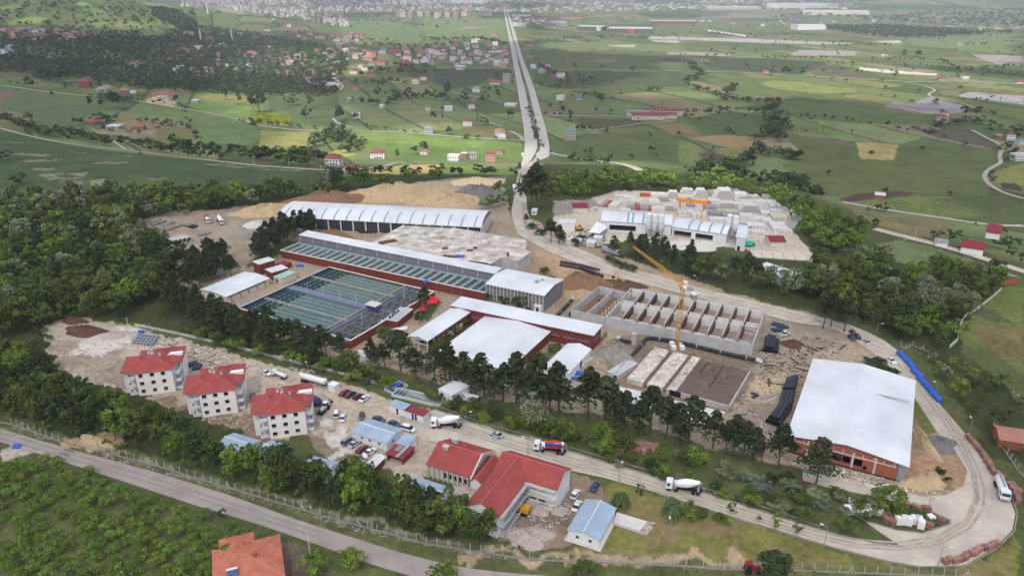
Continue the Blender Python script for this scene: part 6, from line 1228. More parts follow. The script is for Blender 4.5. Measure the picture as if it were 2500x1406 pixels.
# pickup
r = empty('pickup_truck', (0,0,0)); mb = MB(); sideprof(mb, [(-2.5,.4),(2.5,.4),(2.5,.8),(1.2,1.0),(-2.5,1.0)], 1.85, 1.8, (.4,1.0)); mb.build('body', PAINT['white'], r); mb = MB(); sideprof(mb, [(1.2,1.0),(.6,1.75),(-.6,1.75),(-.8,1.0)], 1.7, 1.4, (1,1.75)); mb.build('cabin', M_glass, r); MB().box(-.65,-.7,1.75,.6,.7,1.82).build('roof', PAINT['white'], r); MB().box(-2.45,-.8,1.01,-.9,.8,1.05).build('load_bed', M_grey, r); wheels(r, (-1.6,1.6), .95, .38)
truck(r, cH(1985,570), cH(2060,545), 'white pickup truck beside the dark formwork and pipe stack', 'pickup truck')
# tractor with blue machine
def tractor(body, rear, front, label, f=None):
    r = empty('tractor', (0,0,0)); MB().box(0,-.4,.9,2.1,.4,1.7).build('bonnet', PAINT[body], r); MB().box(-1.5,-.75,1,.05,.75,1.6).box(-1.45,-.74,1.6,-1.35,.74,2.7).box(-1.5,-.75,2.7,.1,.75,2.85).build('cab_frame', PAINT[body], r); MB().box(-1.4,-.7,1.6,0,.7,2.7).build('cab_glass', M_glass, r)
    for x, rd in ((-.9,.85),(1.5,.5)):
        for s in (-1, 1): MB().bar((x,s*1.05,rd),(x,s*.65,rd),rd,14).build('wheel', M_tyre, r)
    truck(r, rear, front, label, 'tractor', f=f); return r
r = tractor('white', cF(905,560), cF(820,640), 'white backhoe tractor between the nearest apartment house and the white van'); mb = MB(); mb.bar((-1.5,0,1),(-3,0,2.8),.14,5).bar((-3,0,2.8),(-4.1,0,1.2),.12,5).box(-4.5,-.35,.6,-3.8,.35,1.3); mb.build('backhoe', M_dark, r); MB().box(2.6,-1.1,.2,3.2,1.1,.9).box(1.6,-.9,.7,2.7,-.75,.9).box(1.6,.75,.7,2.7,.9,.9).build('bucket', M_dark, r)
tractor('red', cL(1000,925), cL(1080,925), 'small red tractor cut by the bottom edge, beside the dark round tree')
c, a = face(cF(760,520), cF(830,575)); r = empty('water_trailer', (c.x,c.y,0), a, 'blue machine trailer between the apartment house and the tractor', 'trailer'); MB().box(-2.3,-1,.8,1.6,1,2.2).box(-1.6,-.7,2.2,.8,.7,2.7).build('body', M_blue, r); MB().bar((1.6,0,.9),(3,0,.7),.1,5).build('drawbar', M_dark, r); wheels(r, (-.8,.6), 1.1, .45)
# excavators
def excavator(p, ang, label, boom=1, f=None, col=None):
    q = P(f(*p) if f else p); r = empty('excavator', q, ang, label, 'excavator', 'excavators on the site'); col = col or M_yel
    for s in (-1, 1): MB().prism([(-1.9,s*1.3-.3),(1.9,s*1.3-.3),(1.9,s*1.3+.3),(-1.9,s*1.3+.3)], .05, .85).build('track', M_dark, r)
    MB().box(-2,-1.3,.95,1.4,1.3,1.9).box(-2,-1.1,1.9,-.6,1.1,2.3).build('body', col, r); c = MB().box(0,.3,1.9,1.4,1.25,3).build('cab', col, r); MB().box(.15,.25,2.1,1.43,1.28,2.8).build('window', M_glass, c)
    if boom: MB().bar((1.2,-.3,1.6),(3.6,-.3,5.0),.28,6).build('boom', col, r); MB().bar((3.6,-.3,5.0),(5.4,-.3,2.4),.2,6).build('stick', col, r); MB().box(4.9,-.8,1.5,5.9,.2,2.4).build('bucket', M_dark, r)
    else: MB().box(2.2,-1.8,.1,2.5,1.8,1.3).bar((.8,-1.3,.8),(2.2,-1.3,.6),.12,5).bar((.8,1.3,.8),(2.2,1.3,.6),.12,5).build('blade', col, r)
excavator((588,892), 2.3, 'yellow excavator with raised boom on the dark earth heap', 1, cC); excavator((232,885), .6, 'yellow bulldozer on the brown heap beside the pillar basin', 0, cC)
excavator((880,140), .2, 'small red loader in front of the dark cavity of the gravel heap', 0, cB, PAINT['red']); excavator((1010,925), 2.6, 'small yellow and white digger in the corner of the stripped L-shaped block', 0, cJ)
excavator((222,430), .3, 'yellow machine among the scrap beside the white canopy', 0, cC)
# ------------------------------------------------------------ tower crane
q = P(cH(1098,660)); ZT = 25.5; top = P(cH(1130,205), ZT); tip = P(cC(690,558), ZT+1); ca_ = math.atan2(tip.y-q.y, tip.x-q.x); Lj = math.hypot(tip.x-q.x, tip.y-q.y)
cr = empty('tower_crane', (q.x, q.y, 0), 0, 'tall yellow tower crane standing between the cell tanks and the foundation', 'crane')
for i, (dx, dy) in enumerate(((-1.6,-1.6),(1.6,-1.6),(1.6,1.6),(-1.6,1.6))): MB().cbox(dx, dy, 0, 1.7, 1.7, 1.5, .2).build('ballast_block', M_white, cr)
mb = MB(); hw = .62
for sx in (-1, 1):
    for sy in (-1, 1): mb.box(sx*hw-.07, sy*hw-.07, 0, sx*hw+.07, sy*hw+.07, ZT-.5)
k = 0; z = .6
while z < ZT-2:
    for a, b_ in (((-hw,-hw),(hw,-hw)),((hw,-hw),(hw,hw)),((hw,hw),(-hw,hw)),((-hw,hw),(-hw,-hw))):
        s, e = (a, b_) if k % 2 else (b_, a); mb.bar((*s, z), (*e, z+1.5), .045, 4); mb.bar((*a, z), (*b_, z), .045, 4)
    z += 1.5; k += 1
mb.build('mast', M_yel, cr)
up = empty('slewing_part', (0,0,ZT), ca_); up.parent = cr
MB().box(-1.1,-1.1,-.6,1.1,1.1,.2).build('slewing_ring', M_orange, up)
mb = MB(); n = int(Lj/1.5)
def jx(i): return 1+(Lj-1)*i/n
hh = lambda i: 1.5-(1.0*i/n)
mb.bar((0,-.6,.3),(Lj,-.45,.3),.07,4).bar((0,.6,.3),(Lj,.45,.3),.07,4).bar((0,0,1.9),(Lj,0,.3+hh(n)),.08,4)
for i in range(n):
    x0_, x1_ = jx(i), jx(i+1); xm = (x0_+x1_)/2
    for s in (-1, 1): mb.bar((x0_, s*.55, .3), (xm, 0, .3+hh(i+.5)), .05, 4).bar((xm, 0, .3+hh(i+.5)), (x1_, s*.55, .3), .05, 4)
    mb.bar((x0_,-.55,.3),(x1_,.55,.3),.05,4)
mb.build('jib', M_yel, up); cbb = MB().box(.6,-2.5,-1.2,2.4,-.9,1).build('cab', M_white, up); MB().box(2.2,-2.4,-.6,2.43,-1,.7).box(.9,-2.53,-.4,2.1,-2.4,.7).build('window', M_glass, cbb)
MB().box(-9.5,-.9,.1,-1,.9,.35).bar((-9.5,-.9,1.2),(-1,-.9,1.2),.06,4).bar((-9.5,.9,1.2),(-1,.9,1.2),.06,4).build('counter_jib', M_white, up)
for i in range(3): MB().box(-9.4+i*.75,-1,-1.7,-8.8+i*.75,1,.05).build('counterweight', M_grey if i < 2 else M_orange, up)
MB().box(-6.5,-.7,.36,-4.2,.7,1.5).build('winch', M_grey, up); MB().bar((0,0,.2),(0,0,3.2),.3,4,r2=.1).bar((0,0,3.1),(-8.5,0,.5),.05,4).build('tower_head', M_orange, up)
# ------------------------------------------------------------ pipes
def pipeline(pts, r, z, label, f=None, ends=None, m=None):
    Q = [P(f(*p) if f else p, z) for p in pts]; o0 = Q[0].copy(); V = [q-o0 for q in Q]; S = [V[0]]
    for i in range(1, len(V)-1): S += [V[i].lerp(V[i-1], min(.3, 1.2/(V[i]-V[i-1]).length)), V[i].lerp(V[i+1], min(.3, 1.2/(V[i+1]-V[i]).length))]
    S.append(V[-1]); root = empty('pipeline', o0, 0, label, 'pipeline'); MB().tube(S, r, 14).build('pipe', m or M_pipe, root, True)
    for i, (a, b_) in enumerate(zip(V, V[1:])):
        n = int((b_-a).length/7)
        for k in range(1, n+1): c = a.lerp(b_, k/(n+1)); d = (b_-a).normalized()*.15; MB().bar(c-d, c+d, r*1.06, 14).build('joint_band', M_conc, root, True)
    for e in ends or (): a = V[e]; d = (V[e]-V[e-1 if e else 1]).normalized(); MB().bar(a-d*.6, a+d*1.0, r*1.15, 14).bar(a+d*1.0, a+d*1.3+Vector((0,0,-.8)), r*1.1, 14).build('white_elbow', M_concl, root, True)
    return root
pipeline([(1790,768),(1600,730),(1350,672),(1190,632),(1040,600),(860,575),(830,590),(740,700),(600,860),(535,965)], .72, 1.1, 'big black pipeline along the cell tanks bending down past the foundation', cH, ends=(0,))
pipeline([(605,582),(640,600),(705,615)], .6, 1, 'short black pipe ending at the grey shaft beside the cell tanks', cH, ends=(0,))
tag(MB().lathe([(1.1,0),(1.1,4.6)], (0,0,0), 16).build('shaft', M_conc, loc=P(cH(727,632))), 'tall round concrete shaft at the corner of the black pipeline', 'shaft')
pipeline([(62,392),(130,325),(200,250)], .75, .8, 'black pipe between the office block and the pillar basin', cH, ends=(2,))
b = Bd('valve_chamber', 'low concrete chamber crossed by the black pipeline', 'chamber', cH(505,870), cH(590,905), cH(690,770), 1.6); b.walls(M_concl); b.flat(M_conc)
_pp = {}
def pipe_obj(name, a, b_, r, z, label, group, f=None, m=None, cat='pipe', ri=.85):
    A, B = P(f(*a) if f else a), P(f(*b_) if f else b_); A.z = gz(A.x, A.y)+z; B.z = gz(B.x, B.y)+z; c = (A+B)/2; Ln = (B-A).length; key = (name, r, m.name if m else 0)
    if key not in _pp: _pp[key] = MB().ring((-.5,0,0),(.5,0,0), r, r*ri, 14).mesh(name, m or M_pipe, True)
    o = bpy.data.objects.new(name, _pp[key]); COL.objects.link(o); o.location = c; o.scale = (Ln,1,1); o.rotation_euler.z = math.atan2(B.y-A.y, B.x-A.x); return tag(o, label, cat, group)
G = 'black pipes stacked left of the big hall'; LB2 = 'long black pipe in the stack left of the big white-roofed hall'
for i in range(3):
    pipe_obj('plastic_pipe', (1878+i*42,1315+i*15), (1985+i*38,1185+i*8), .85, .9, LB2, G, cH); pipe_obj('plastic_pipe', (1985+i*38,1175+i*8), (2020+i*35,1055), .85, .9, LB2, G, cH); pipe_obj('plastic_pipe', (2022+i*34,1040), (2060+i*30,945-i*8), .85, .9, LB2, G, cH)
for i in range(2): pipe_obj('plastic_pipe', (1900+i*42,1320+i*15), (1998+i*38,1190+i*8), .85, 2.4, LB2, G, cH)
for i in range(5): pipe_obj('plastic_pipe', (1845+i*27,700+i*4), (1868+i*25,585+i*5), .62, .65, 'black pipe in the stack beside the end of the cell tanks', 'black pipes beside the cell tanks', cH)
for i in range(3): pipe_obj('plastic_pipe', (1862+i*27,695+i*4), (1883+i*25,590+i*5), .62, 1.75, 'black pipe in the stack beside the end of the cell tanks', 'black pipes beside the cell tanks', cH)
for a, b_, z in [((60,735),(250,768),.6),((62,728),(248,758),1.7),((85,712),(255,740),.6),((230,762),(420,842),.6),((255,742),(402,780),.6),((300,772),(428,832),.6),((240,770),(390,840),1.7)]: pipe_obj('plastic_pipe', a, b_, .62, z, 'long black pipe in the loose pile beside the dirt road', 'black pipes beside the upper dirt road', cC)
for a, b_ in [((1330,492),(1480,430)),((1345,500),(1495,438)),((1365,505),(1470,470)),((1410,500),(1545,455)),((1420,512),(1550,465)),((1300,470),(1420,425)),((1290,450),(1380,418)),((1340,520),(1350,560)),((1370,510),(1400,548)),((1395,505),(1410,530))]: pipe_obj('concrete_pipe', a, b_, .75, .75, 'long grey pipe lying in the rows of the pipe yard', 'long grey pipes in the pipe yard', cM, M_concd)
for i in range(4): pipe_obj('concrete_pipe', (1515+i*38,628-i*8), (1465+i*36,600-i*6), 1.5, 1.5, 'fat short concrete pipe in the row at the front of the pipe yard', 'fat concrete pipes in the pipe yard', cM, M_conc)
for i in range(4): pipe_obj('plastic_pipe', (1570+i*26,468+i*7), (1625+i*24,448+i*7), .6, .6, 'dark pipe in the small bundle of the pipe yard', 'dark pipes in the pipe yard', cM, M_concd if i < 2 else M_pipe)
for a, b_ in [((1695,545),(1790,520)),((1705,555),(1810,528)),((1730,590),(1760,580)),((1765,590),(1790,575))]: pipe_obj('plastic_pipe', a, b_, .6, .6, 'pipe near the track at the right of the pipe yard', 'pipes by the track of the pipe yard', cM, M_concd)
pipe_obj('steel_tank', (430,612), (562,655), 1.7, 1.8, 'long grey cylindrical tank lying beside the upper dirt road', None, cC, M_grey, 'tank', .3)
for x in (1110,1150,1190,1230): pipe_obj('plastic_pipe', (x,452), (x+34,458), .6, .7, 'black pipe lying in front of the arched hall', 'black pipes in front of the arched hall', cA)
# ------------------------------------------------------------ heaps
def heap(p, rx, ry, h, m, label, f=None, ang=0, jit=.1, name='earth_heap', cat='heap', seed=0):
    q = P(f(*p) if f else p); bm = MB(); rr = random.Random(seed+int(q.x*7)); n, k = 28, 7; vs = [(0,0,h)]
    for j in range(1, k+1):
        for i in range(n):
            t = 2*math.pi*i/n; rad = j/k; z = h*1.5*(1-rad**1.3)*(1+jit*4*(rr.random()-.5)); lo = 1+.16*math.sin(3*t+seed)+.1*math.sin(5*t+1+seed)
            vs.append((math.cos(t)*rx*rad*lo, math.sin(t)*ry*rad*lo, z if j < k else -.2))
    fs = [(0, 1+i, 1+(i+1) % n) for i in range(n)]+[(1+j*n+i, 1+(j+1)*n+i, 1+(j+1)*n+(i+1) % n, 1+j*n+(i+1) % n) for j in range(k-1) for i in range(n)]
    bm.add(vs, fs); return tag(bm.build(name, m, None, False, q, ang), label, cat)
for a in [((150,120),(255,100)) and ((1100,500), 26, 11, 5, M_sand, 'long sandy ridge behind the arched hall, right part', None, .1), ((960,480), 34, 13, 6, M_sand, 'broad sandy earth ridge behind the arched hall', None, .15), ((800,495), 28, 11, 5, M_soil, 'brown earth ridge behind the left end of the arched hall', None, .2), ((655,520), 22, 9, 4, M_sand, 'sandy bank above the pipe yard', None, .35),
          (cB(935,165), 19, 13, 6.5, M_gravel, 'dark grey gravel heap with a hollow, beside the trees of the access road', None, 0), (cA(900,490), 13, 5, 3, M_soil, 'light brown earth heap in front of the arched hall', None, -.4),
          ((1405,690), 12, 7, 3.4, M_soil, 'brown spoil heap right of the office block', None, .9), (cC(330,900), 11, 6, 3.4, M_soil, 'brown excavated earth behind the pillar basin', None, -.4), (cC(600,905), 11, 6, 1.8, M_soild, 'dark wet earth under the excavator', None, -.3),
          ((1512,870), 7, 9, 3.2, M_concd, 'eroded grey-brown bank left of the black pipeline', None, .3), (cI(1010,860), 8, 4, 1.8, M_sand, 'pale sand heap at the lower right of the big hall', None, .4), (cI(975,600), 3, 12, 1.6, M_sand, 'sandy bank along the right side of the big hall', None, 0),
          (cI(1090,640), 6, 5, 1.6, M_gravel, 'small grey gravel heap beside the outer road', None, 0), (cE(370,135), 6.5, 3, 1.6, M_rust, 'upper heap of rusty reinforcing steel in the rubble yard', None, -.3), (cE(455,215), 10, 4.5, 2, M_rust, 'larger heap of rusty reinforcing steel in the rubble yard', None, -.2),
          (cJ(1060,1120), 6.5, 4.5, 1.4, mat('rubble', C(168,156,148), .98, .35, 2, bump=1, bscale=4, detail=10), 'pile of pale demolition rubble in front of the L-shaped block', None, 0), (cJ(1150,900), 4, 3, .9, MATS['rubble'], 'white rubble in the corner of the L-shaped block', None, 0), (cJ(580,770), 5, 4, 1, MATS['rubble'], 'broken concrete between the canteen and the L-shaped block', None, 0),
          (cH(2090,640), 4.5, 3.5, 1.6, M_rust, 'rust brown steel heap right of the black pipes', None, 0), (cE(680,240), 7, 4, 1, MATS['rubble'], 'whitish rubble in the middle of the rubble yard', None, .2), (cM(2210,465), 8, 5, 2.5, M_concl, 'pale stone heap left of the dark pine clump', None, .3),
          (cA(1340,530), 6, 3, 1, M_rust, 'rusty steel pile beside the reservoir end', None, .4), ((232,1080), 7, 3, 1.4, M_sand, 'small sand bank behind the post fence', None, -.4), (cC(1210,560), 18, 9, 1.6, M_concl, 'fan of pale aggregate in front of the lower white shed', None, 0), (cJ(1290,915), 3, 2, 1, MATS['rubble'], 'rubble at the foot of the white end wall', None, 0), (cF(860,700), 2.6, 2, .8, M_concl, 'white stone slabs in front of the tractor', None, 0)]:
    p, rx, ry, h, m, lb = a[:6]; heap(p, rx, ry, h, m, lb, None, a[7])
M_scrap = [M_concd, M_concl, M_rust, M_concd, M_white, M_wood, M_blue]
def scatter(pts, n, smin, smax, label, f=None, mats=None, seed=0, rust=False):
    """small loose debris nobody could count"""
    poly = W(pts, f); xs = [p.x for p in poly]; ys = [p.y for p in poly]; rr = random.Random(seed); mb = MB(); k = 0; mats = mats or M_scrap
    while k < n:
        x, y = rr.uniform(min(xs), max(xs)), rr.uniform(min(ys), max(ys))
        if not inpoly(np.array([x]), np.array([y]), poly)[0]: continue
        k += .3; s = rr.uniform(smin, smax)**1.3*.34; mb.cbox(x, y, 0, s*rr.uniform(.4, 9 if rr.random() < .22 else 1.2), s*rr.uniform(.25,.8), s*rr.uniform(.2,.6), rr.uniform(0,3), rr.randrange(len(mats)))
    return tag(mb.build('debris', mats), label, 'debris', kind='stuff')
scatter([(330,800),(560,860),(620,890),(600,920),(450,880),(350,850)], 170, .4, 1.6, 'rubble, sacks and planks strewn along the wall behind the apartment houses', seed=1)
scatter([(100,830),(200,800),(330,850),(340,950),(230,940),(150,870)], 120, .3, 1.3, 'debris strewn over the bare rubble yard', seed=2, mats=[M_concl, M_concd, M_wood])
scatter([(320,965),(470,1010),(640,1060),(640,1010),(470,985)], 110, .3, 1.2, 'rubble below the apartment houses', seed=3, mats=[M_concl, M_wood, M_concd])
scatter([(1210,1310),(1260,1230),(1380,1200),(1400,1250),(1330,1320)], 260, .2, .9, 'broken masonry over the court of the L-shaped block', seed=4, mats=[M_concl, M_white, M_concd, M_wood])
scatter([(1850,840),(1990,820),(2080,850),(1990,880),(1940,950),(1850,930)], 120, .3, 2.4, 'steel bars, boards and scrap right of the cell tanks', seed=5, mats=[M_rust, M_rust, M_concd, M_wood, M_rust, M_soild])
scatter([(1480,830),(1540,830),(1560,850),(1520,930),(1440,930)], 90, .3, 1.5, 'loose boards beside the black pipeline', seed=6, mats=[M_wood, M_concd, M_concl])
scatter([(1830,920),(1930,900),(1920,1090),(1780,1040)], 90, .3, 1.6, 'scrap between the foundation and the black pipe stack', seed=7, mats=[M_blue, M_wood, M_concl, M_concd])
scatter([(1940,1110),(2190,1175),(2300,1190),(2300,1205),(2150,1195),(1940,1140)], 110, .3, 1.6, 'rubble at the foot of the brick hall', seed=8, mats=[M_concl, M_concd, M_white])
scatter([(0,1045),(300,1118),(600,1205),(900,1295),(1150,1345),(1150,1352),(880,1300),(560,1202),(240,1108),(0,1038)], 300, .2, .7, 'pale stones along the foot of the post fence', seed=9, mats=[M_concl, M_concd])
scatter([(1180,1352),(1500,1368),(1900,1385),(1900,1392),(1500,1378),(1180,1362)], 160, .2, .7, 'pale stones along the lower fence', seed=10, mats=[M_concl, M_concd])
scatter([(1380,565),(1470,560),(1480,600),(1400,605)], 120, .4, 2, 'scrap and parts around the white canopy of the precast yard', seed=11, mats=[M_dark, M_rust, M_white, M_concd])
scatter([(370,575),(450,590),(450,612),(390,605)], 80, .5, 2.4, 'scrap heaped behind the fat concrete pipes', seed=12, mats=[M_dark, M_blue, M_white, M_rust])
scatter([(1480,690),(1860,760),(1830,840),(1480,770)], 200, .2, .9, 'loose rubble on the floors of the open cells', seed=13, mats=[M_concl, M_wood, M_rust]).location.z = .5
scatter(P and [cJ(1985,1000), cJ(2040,1010), cJ(1990,1100), cJ(1910,1090)], 60, .3, .9, 'rubble at the end of the raised concrete pad', seed=14, mats=[M_concl])
for x, y, r_, m_, l, nm in [(745,835,3,M_tarp,None,None)][:0]: pass
heap(cB(930,120), 7, 3, .9, M_dark, 'dark mound painted as the shade of a hollow in the grey gravel heap', name='hollow', cat='hollow').location.z = 3.6  # dark mound laid on the heap, its colour stands for shade inside the cavity
# ------------------------------------------------------------ pallets, bags, tarps
M_pbrick = mat('stacked bricks', C(148,110,98), .9, .3, 1.4, rand=.3, wave=(0, .3), wcol=.8)
def pallet(kind):
    r = empty('brick_pallet' if kind == 'b' else 'block_pallet', (0,0,0)); MB().box(-.6,-.6,0,.6,.6,.14).build('base', M_wood, r)
    if kind == 'b': MB().box(-.62,-.62,.14,.62,.62,1.3).box(-.55,-.55,1.3,.4,.5,1.42).build('bricks', M_pbrick, r)
    else: MB().box(-.62,-.62,.14,.62,.62,1.9).build('wrapped_blocks', M_white, r)
    return r
pb, pw_, ub, uw = pallet('b'), pallet('w'), [], []
GB = 'brick pallets standing along the outer road'
def along(pts, n, proto, used, cat, label, group, f=None, s=1.05, jit=.35):
    Q = W(pts, f); d = [0]
    for a, c in zip(Q, Q[1:]): d.append(d[-1]+(c-a).length)
    for k in range(n):
        t = d[-1]*(k+.5)/n; i = min(np.searchsorted(d, t)-1, len(Q)-2); i = max(i, 0); q = Q[i].lerp(Q[i+1], (t-d[i])/(d[i+1]-d[i])); dd = Q[i+1]-Q[i]
        o = place(proto, used, (q.x+random.uniform(-jit,jit), q.y+random.uniform(-jit,jit), gz(q.x,q.y)+.02), math.atan2(dd.y, dd.x)+random.uniform(-.08,.08), label, group, s); o['category'] = cat
along([(1265,600),(1340,690),(1425,820),(1480,860)], 24, pb, ub, 'pallet', 'brick pallet in the line along the outer edge of the road above the tank truck', GB, cI)
along([(1500,880),(1545,930),(1560,990)], 8, pb, ub, 'pallet', 'brick pallet at the outer edge of the bend beside the tank truck', GB, cI); along([(1520,880),(1565,930)], 5, pb, ub, 'pallet', 'brick pallet at the outer edge of the bend beside the tank truck', GB, cI)
along([(1120,1345),(1210,1330),(1330,1280),(1440,1230)], 16, pb, ub, 'pallet', 'brick pallet in the line along the bottom of the hairpin', 'brick pallets at the bottom of the hairpin', cI)
for a, b_, n in (((755,1060),(820,1130),4),((775,1055),(838,1125),4),((1070,1090),(1130,1120),3),((900,1010),(1050,1040),5),((1020,1120),(1060,1140),2)): along([a, b_], n, pb, ub, 'pallet', 'brick pallet on the island inside the hairpin', 'brick pallets on the hairpin island', cI)
for x, y in [(550,1050),(575,1010),(590,1045),(605,1055),(620,1060),(655,1055),(665,1060),(682,1045),(725,1045),(735,1055),(852,1110),(880,1110),(912,1115),(945,1108),(970,1110),(985,1135),(1040,1105)]:
    q = P(cI(x, y)); o = place(pw_, uw, (q.x, q.y, .02), random.uniform(-.4,.4), 'white wrapped pallet of blocks on the island inside the hairpin', 'white block pallets on the hairpin island', (1.3,1.3,1.25)); o['category'] = 'pallet'
for j in range(6): along([(1725+j*4,375+j*18-(j>3)*4),(2080-j*4,432+j*6)], 9-(j//3), pb, ub, 'pallet', 'orange brick pallet in the heap below the pine row', 'orange brick pallets below the pines', cJ, 1.05, .8)
for j in range(4):
    for i in range(6):
        q = P(cE(815+i*27+j*14, 300-j*18+i*3)); o = tag(MB().box(-.6,-.6,0,.6,.6,1).build('stone_pallet', M_grey, loc=q, rz=-.4) if (i, j) == (0, 0) else SP.copy(), 'grey pallet of paving stones in the stack at the back of the rubble yard', 'pallet', 'grey stone pallets in the rubble yard')
        if (i, j) == (0, 0): SP = o
        else: COL.objects.link(o); o.location = q
for i, (x, y) in enumerate([(500,1035),(520,1030),(540,1028),(560,1030),(580,1035),(510,1050),(530,1048),(550,1048),(575,1052),(595,1048),(520,1065),(545,1066),(570,1068),(460,1090),(475,1105),(465,1120),(480,1130),(530,1040),(560,1045)]):
    q = P(cB(x, y)); o = MB().blob((0,0,.8), (1,1,.85), .12, i, 2).build('bulk_bag', M_redbag, loc=(q.x, q.y, .9 if i > 16 else 0)); tag(o, 'red bulk bag in the heap on the grass beside the settling tanks', 'bag', 'red bulk bags beside the settling tanks')
for i, (a, b_) in enumerate([((862,110),(940,192)),((948,215),(985,245)),((980,255),(1095,388))]):
    A, B = P(cI(*a)), P(cI(*b_)); n = max(3, int((B-A).length/2)); d = (B-A); mb = MB()
    for k in range(n+1): c = d*(k/n); mb.blob((c.x, c.y, .75), (1.25,1.15,1.0), .14, k+i*50, 2)
    tag(mb.build('tarpaulin_roll', M_tarp, loc=A), ['upper long stack wrapped in blue tarpaulin beside the outer road', 'short blue-wrapped stack between the two long ones', 'lower and longest blue-wrapped stack beside the outer road'][i], 'tarpaulin', 'blue-wrapped stacks along the outer road')
for p, s_, lb in [((963,823),1.6,'blue tarpaulin beside the round tree at the settling tanks'),(cA(605,738),1.8,'blue tarpaulin on the yard behind the settling tanks'),(cF(1280,88),2.2,'blue tarpaulin beside the white container'),(cG(1685,830),1.8,'blue sheet beside the small white metal shed'),(cG(1650,880),1.2,'small blue sheet at the front corner of the white metal shed'),(cE(872,220),1.5,'blue tarpaulin on the stone pallets of the rubble yard'),(cA(1690,875),1.4,'blue sheet on the wall at the stairs of the filter basins'),(cK(125,285),1.3,'blue box at the junction of the asphalt road')]:
    q = P(p) if p != cA(1690,875) else P(p, 4.2); tag(MB().blob((0,0,.4), (s_,s_*.7,.6), .25, int(s_*10)).build('tarpaulin', M_tarp, loc=q), lb, 'tarpaulin')
for i in range(6): q = P(cG(1740+i*14, 735-i*8)); tag(MB().box(-.6,-.5,0,.6,.5,.8).build('crate', M_concl, loc=q, rz=-.4), 'grey-white crate in the double row beside the metal shed', 'crate', 'crates beside the metal shed')
for i in range(10): q = P(cA(1430+(i%5)*22, 1300-(i//5)*14-(i%5)*4)); tag(MB().blob((0,0,.5), (.9,.7,.55), .1, i, 1).build('sack', M_white, loc=q), 'white sack in the row beside the path below the settling tanks', 'sack', 'white sacks below the settling tanks')
for i in range(9): q = P(cF(845+(i%3)*32, 745-(i//3)*16-(i%3)*2)); tag(MB().box(-1,-.35,0,1,.35,.5).build('stone_slab', M_concl, loc=q, rz=-.2), 'pale stone slab in the stack in front of the tractor', 'slab', 'stone slabs in front of the tractor')
for p, w_, d_, a in [(cH(1960,470),4.5,3,-.6),(cH(2010,490),4,2.5,.3),(cH(1960,515),4.5,3,.2),(cE(1250,460),4,3,.9),(cE(1290,480),3,4,.2),(cH(1770,1085),3,.8,.5),(cH(1765,1065),2.6,.8,-.7)]:
    q = P(p); tag(MB().box(-w_/2,-d_/2,0,w_/2,d_/2,.5).box(-w_/2+.4,-d_/2+.3,.5,w_/2-.3,d_/2-.3,.7).build('formwork_heap', MATS['blue formwork'], loc=q, rz=a), 'low pile of dark formwork panels on the ground', 'panel pile', 'dark formwork piles on the ground')
# ------------------------------------------------------------ lamps, poles, fences
def pole_from(p, ytop, mk, label, group, f=None):
    a = f(*p) if f else p; yt = f(0, ytop)[1] if f else ytop; q = P(a); lo, hi = q.z, q.z+60
    for _ in range(30):
        m = (lo+hi)/2; y_ = 703+F*((CAM_H-m)*_cP-q.y*_sP)/(q.y*_cP+(CAM_H-m)*_sP)
        if y_ > yt: lo = m
        else: hi = m
    h = (lo+hi)/2-q.z; r = mk(h); r.location = q; tag(r, label, None, group); return r
def lamp(h):
    r = empty('street_lamp', (0,0,0)); r['category'] = 'street lamp'; MB().bar((0,0,0),(0,0,h-.4),.12,8,r2=.07).build('pole', M_grey, r); MB().bar((0,0,h-.4),(1.3,0,h),.06,6).build('arm', M_grey, r); MB().box(1.1,-.18,h-.05,1.9,.18,h+.12).build('lamp_head', M_trim, r); return r
def upole(h):
    r = empty('utility_pole', (0,0,0)); r['category'] = 'utility pole'; MB().bar((0,0,0),(0,0,h),.17,6,r2=.1).build('pole', M_concl, r); MB().box(-.9,-.06,h-.8,.9,.06,h-.65).build('crossarm', M_grey, r); return r
GL = 'street lamps of the site roads'
for p, yt, lb in [((1288.5,1113),1071,'street lamp behind the L-shaped block'),((1509.8,1179),1134,'street lamp above the dark blue car'),((2012,1332),1284,'street lamp on the meadow edge of the ring road'),((1633,1324),1273,'thin street lamp in the meadow right of the concrete pad'),((2290,1380),1330,'street lamp at the bottom of the hairpin'),
                  ((2265,1247),1212,'street lamp on the hairpin island'),((2283.5,962),931,'street lamp beside the lowest blue-wrapped stack'),((2366,1057),1024,'street lamp beside the line of brick pallets'),((2139,814),788,'street lamp near the parked dark cars'),((712.7,907.6),883,'street lamp at the yard wall behind the nearest apartment house'),
                  ((753.8,918),888,'street lamp behind the white tank trailer'),((1138,1030),1005,'greenish lamp post beside the mixer truck'),((1700,695),675,'lamp post at the edge of the wood above the dirt road'),((1108,805),780,'lamp post on the lawn of the settling tanks')]:
    pole_from(p, yt, lamp, lb, GL).rotation_euler.z = random.uniform(0, 6)
GU = 'concrete utility poles along the lower lane'
for x, y, t in [(262,1000,950),(472,1030,980),(715,1055,1010),(990,1085,1035),(1247,1115,1067),(1537,1150,1095),(1818,1185,1120),(2070,1195,1145),(2297,1215,1190)]: pole_from((x, y), t-8, upole, 'concrete pole beside the lower lane of the left meadow', GU, T1)
for p, yt, lb, f in [((2368,1110),930,'dark wooden pole in the garden by the asphalt road',cK),((980,395),338,'dark wooden pole at the fork of the right-hand lanes',cD),((1150,345),305,'thin pole in the tan field on the right',cD),((1180,820),770,'thin pole left of the highway in the green field',T2),((2210,880),830,'pole in the field right of the big round tree',T1),((2435,880),830,'pole below the white house beside the lane',T1),((770,155),105,'grey pole above the stone pallets',cE)]: pole_from(p, yt, upole, lb, None, f)
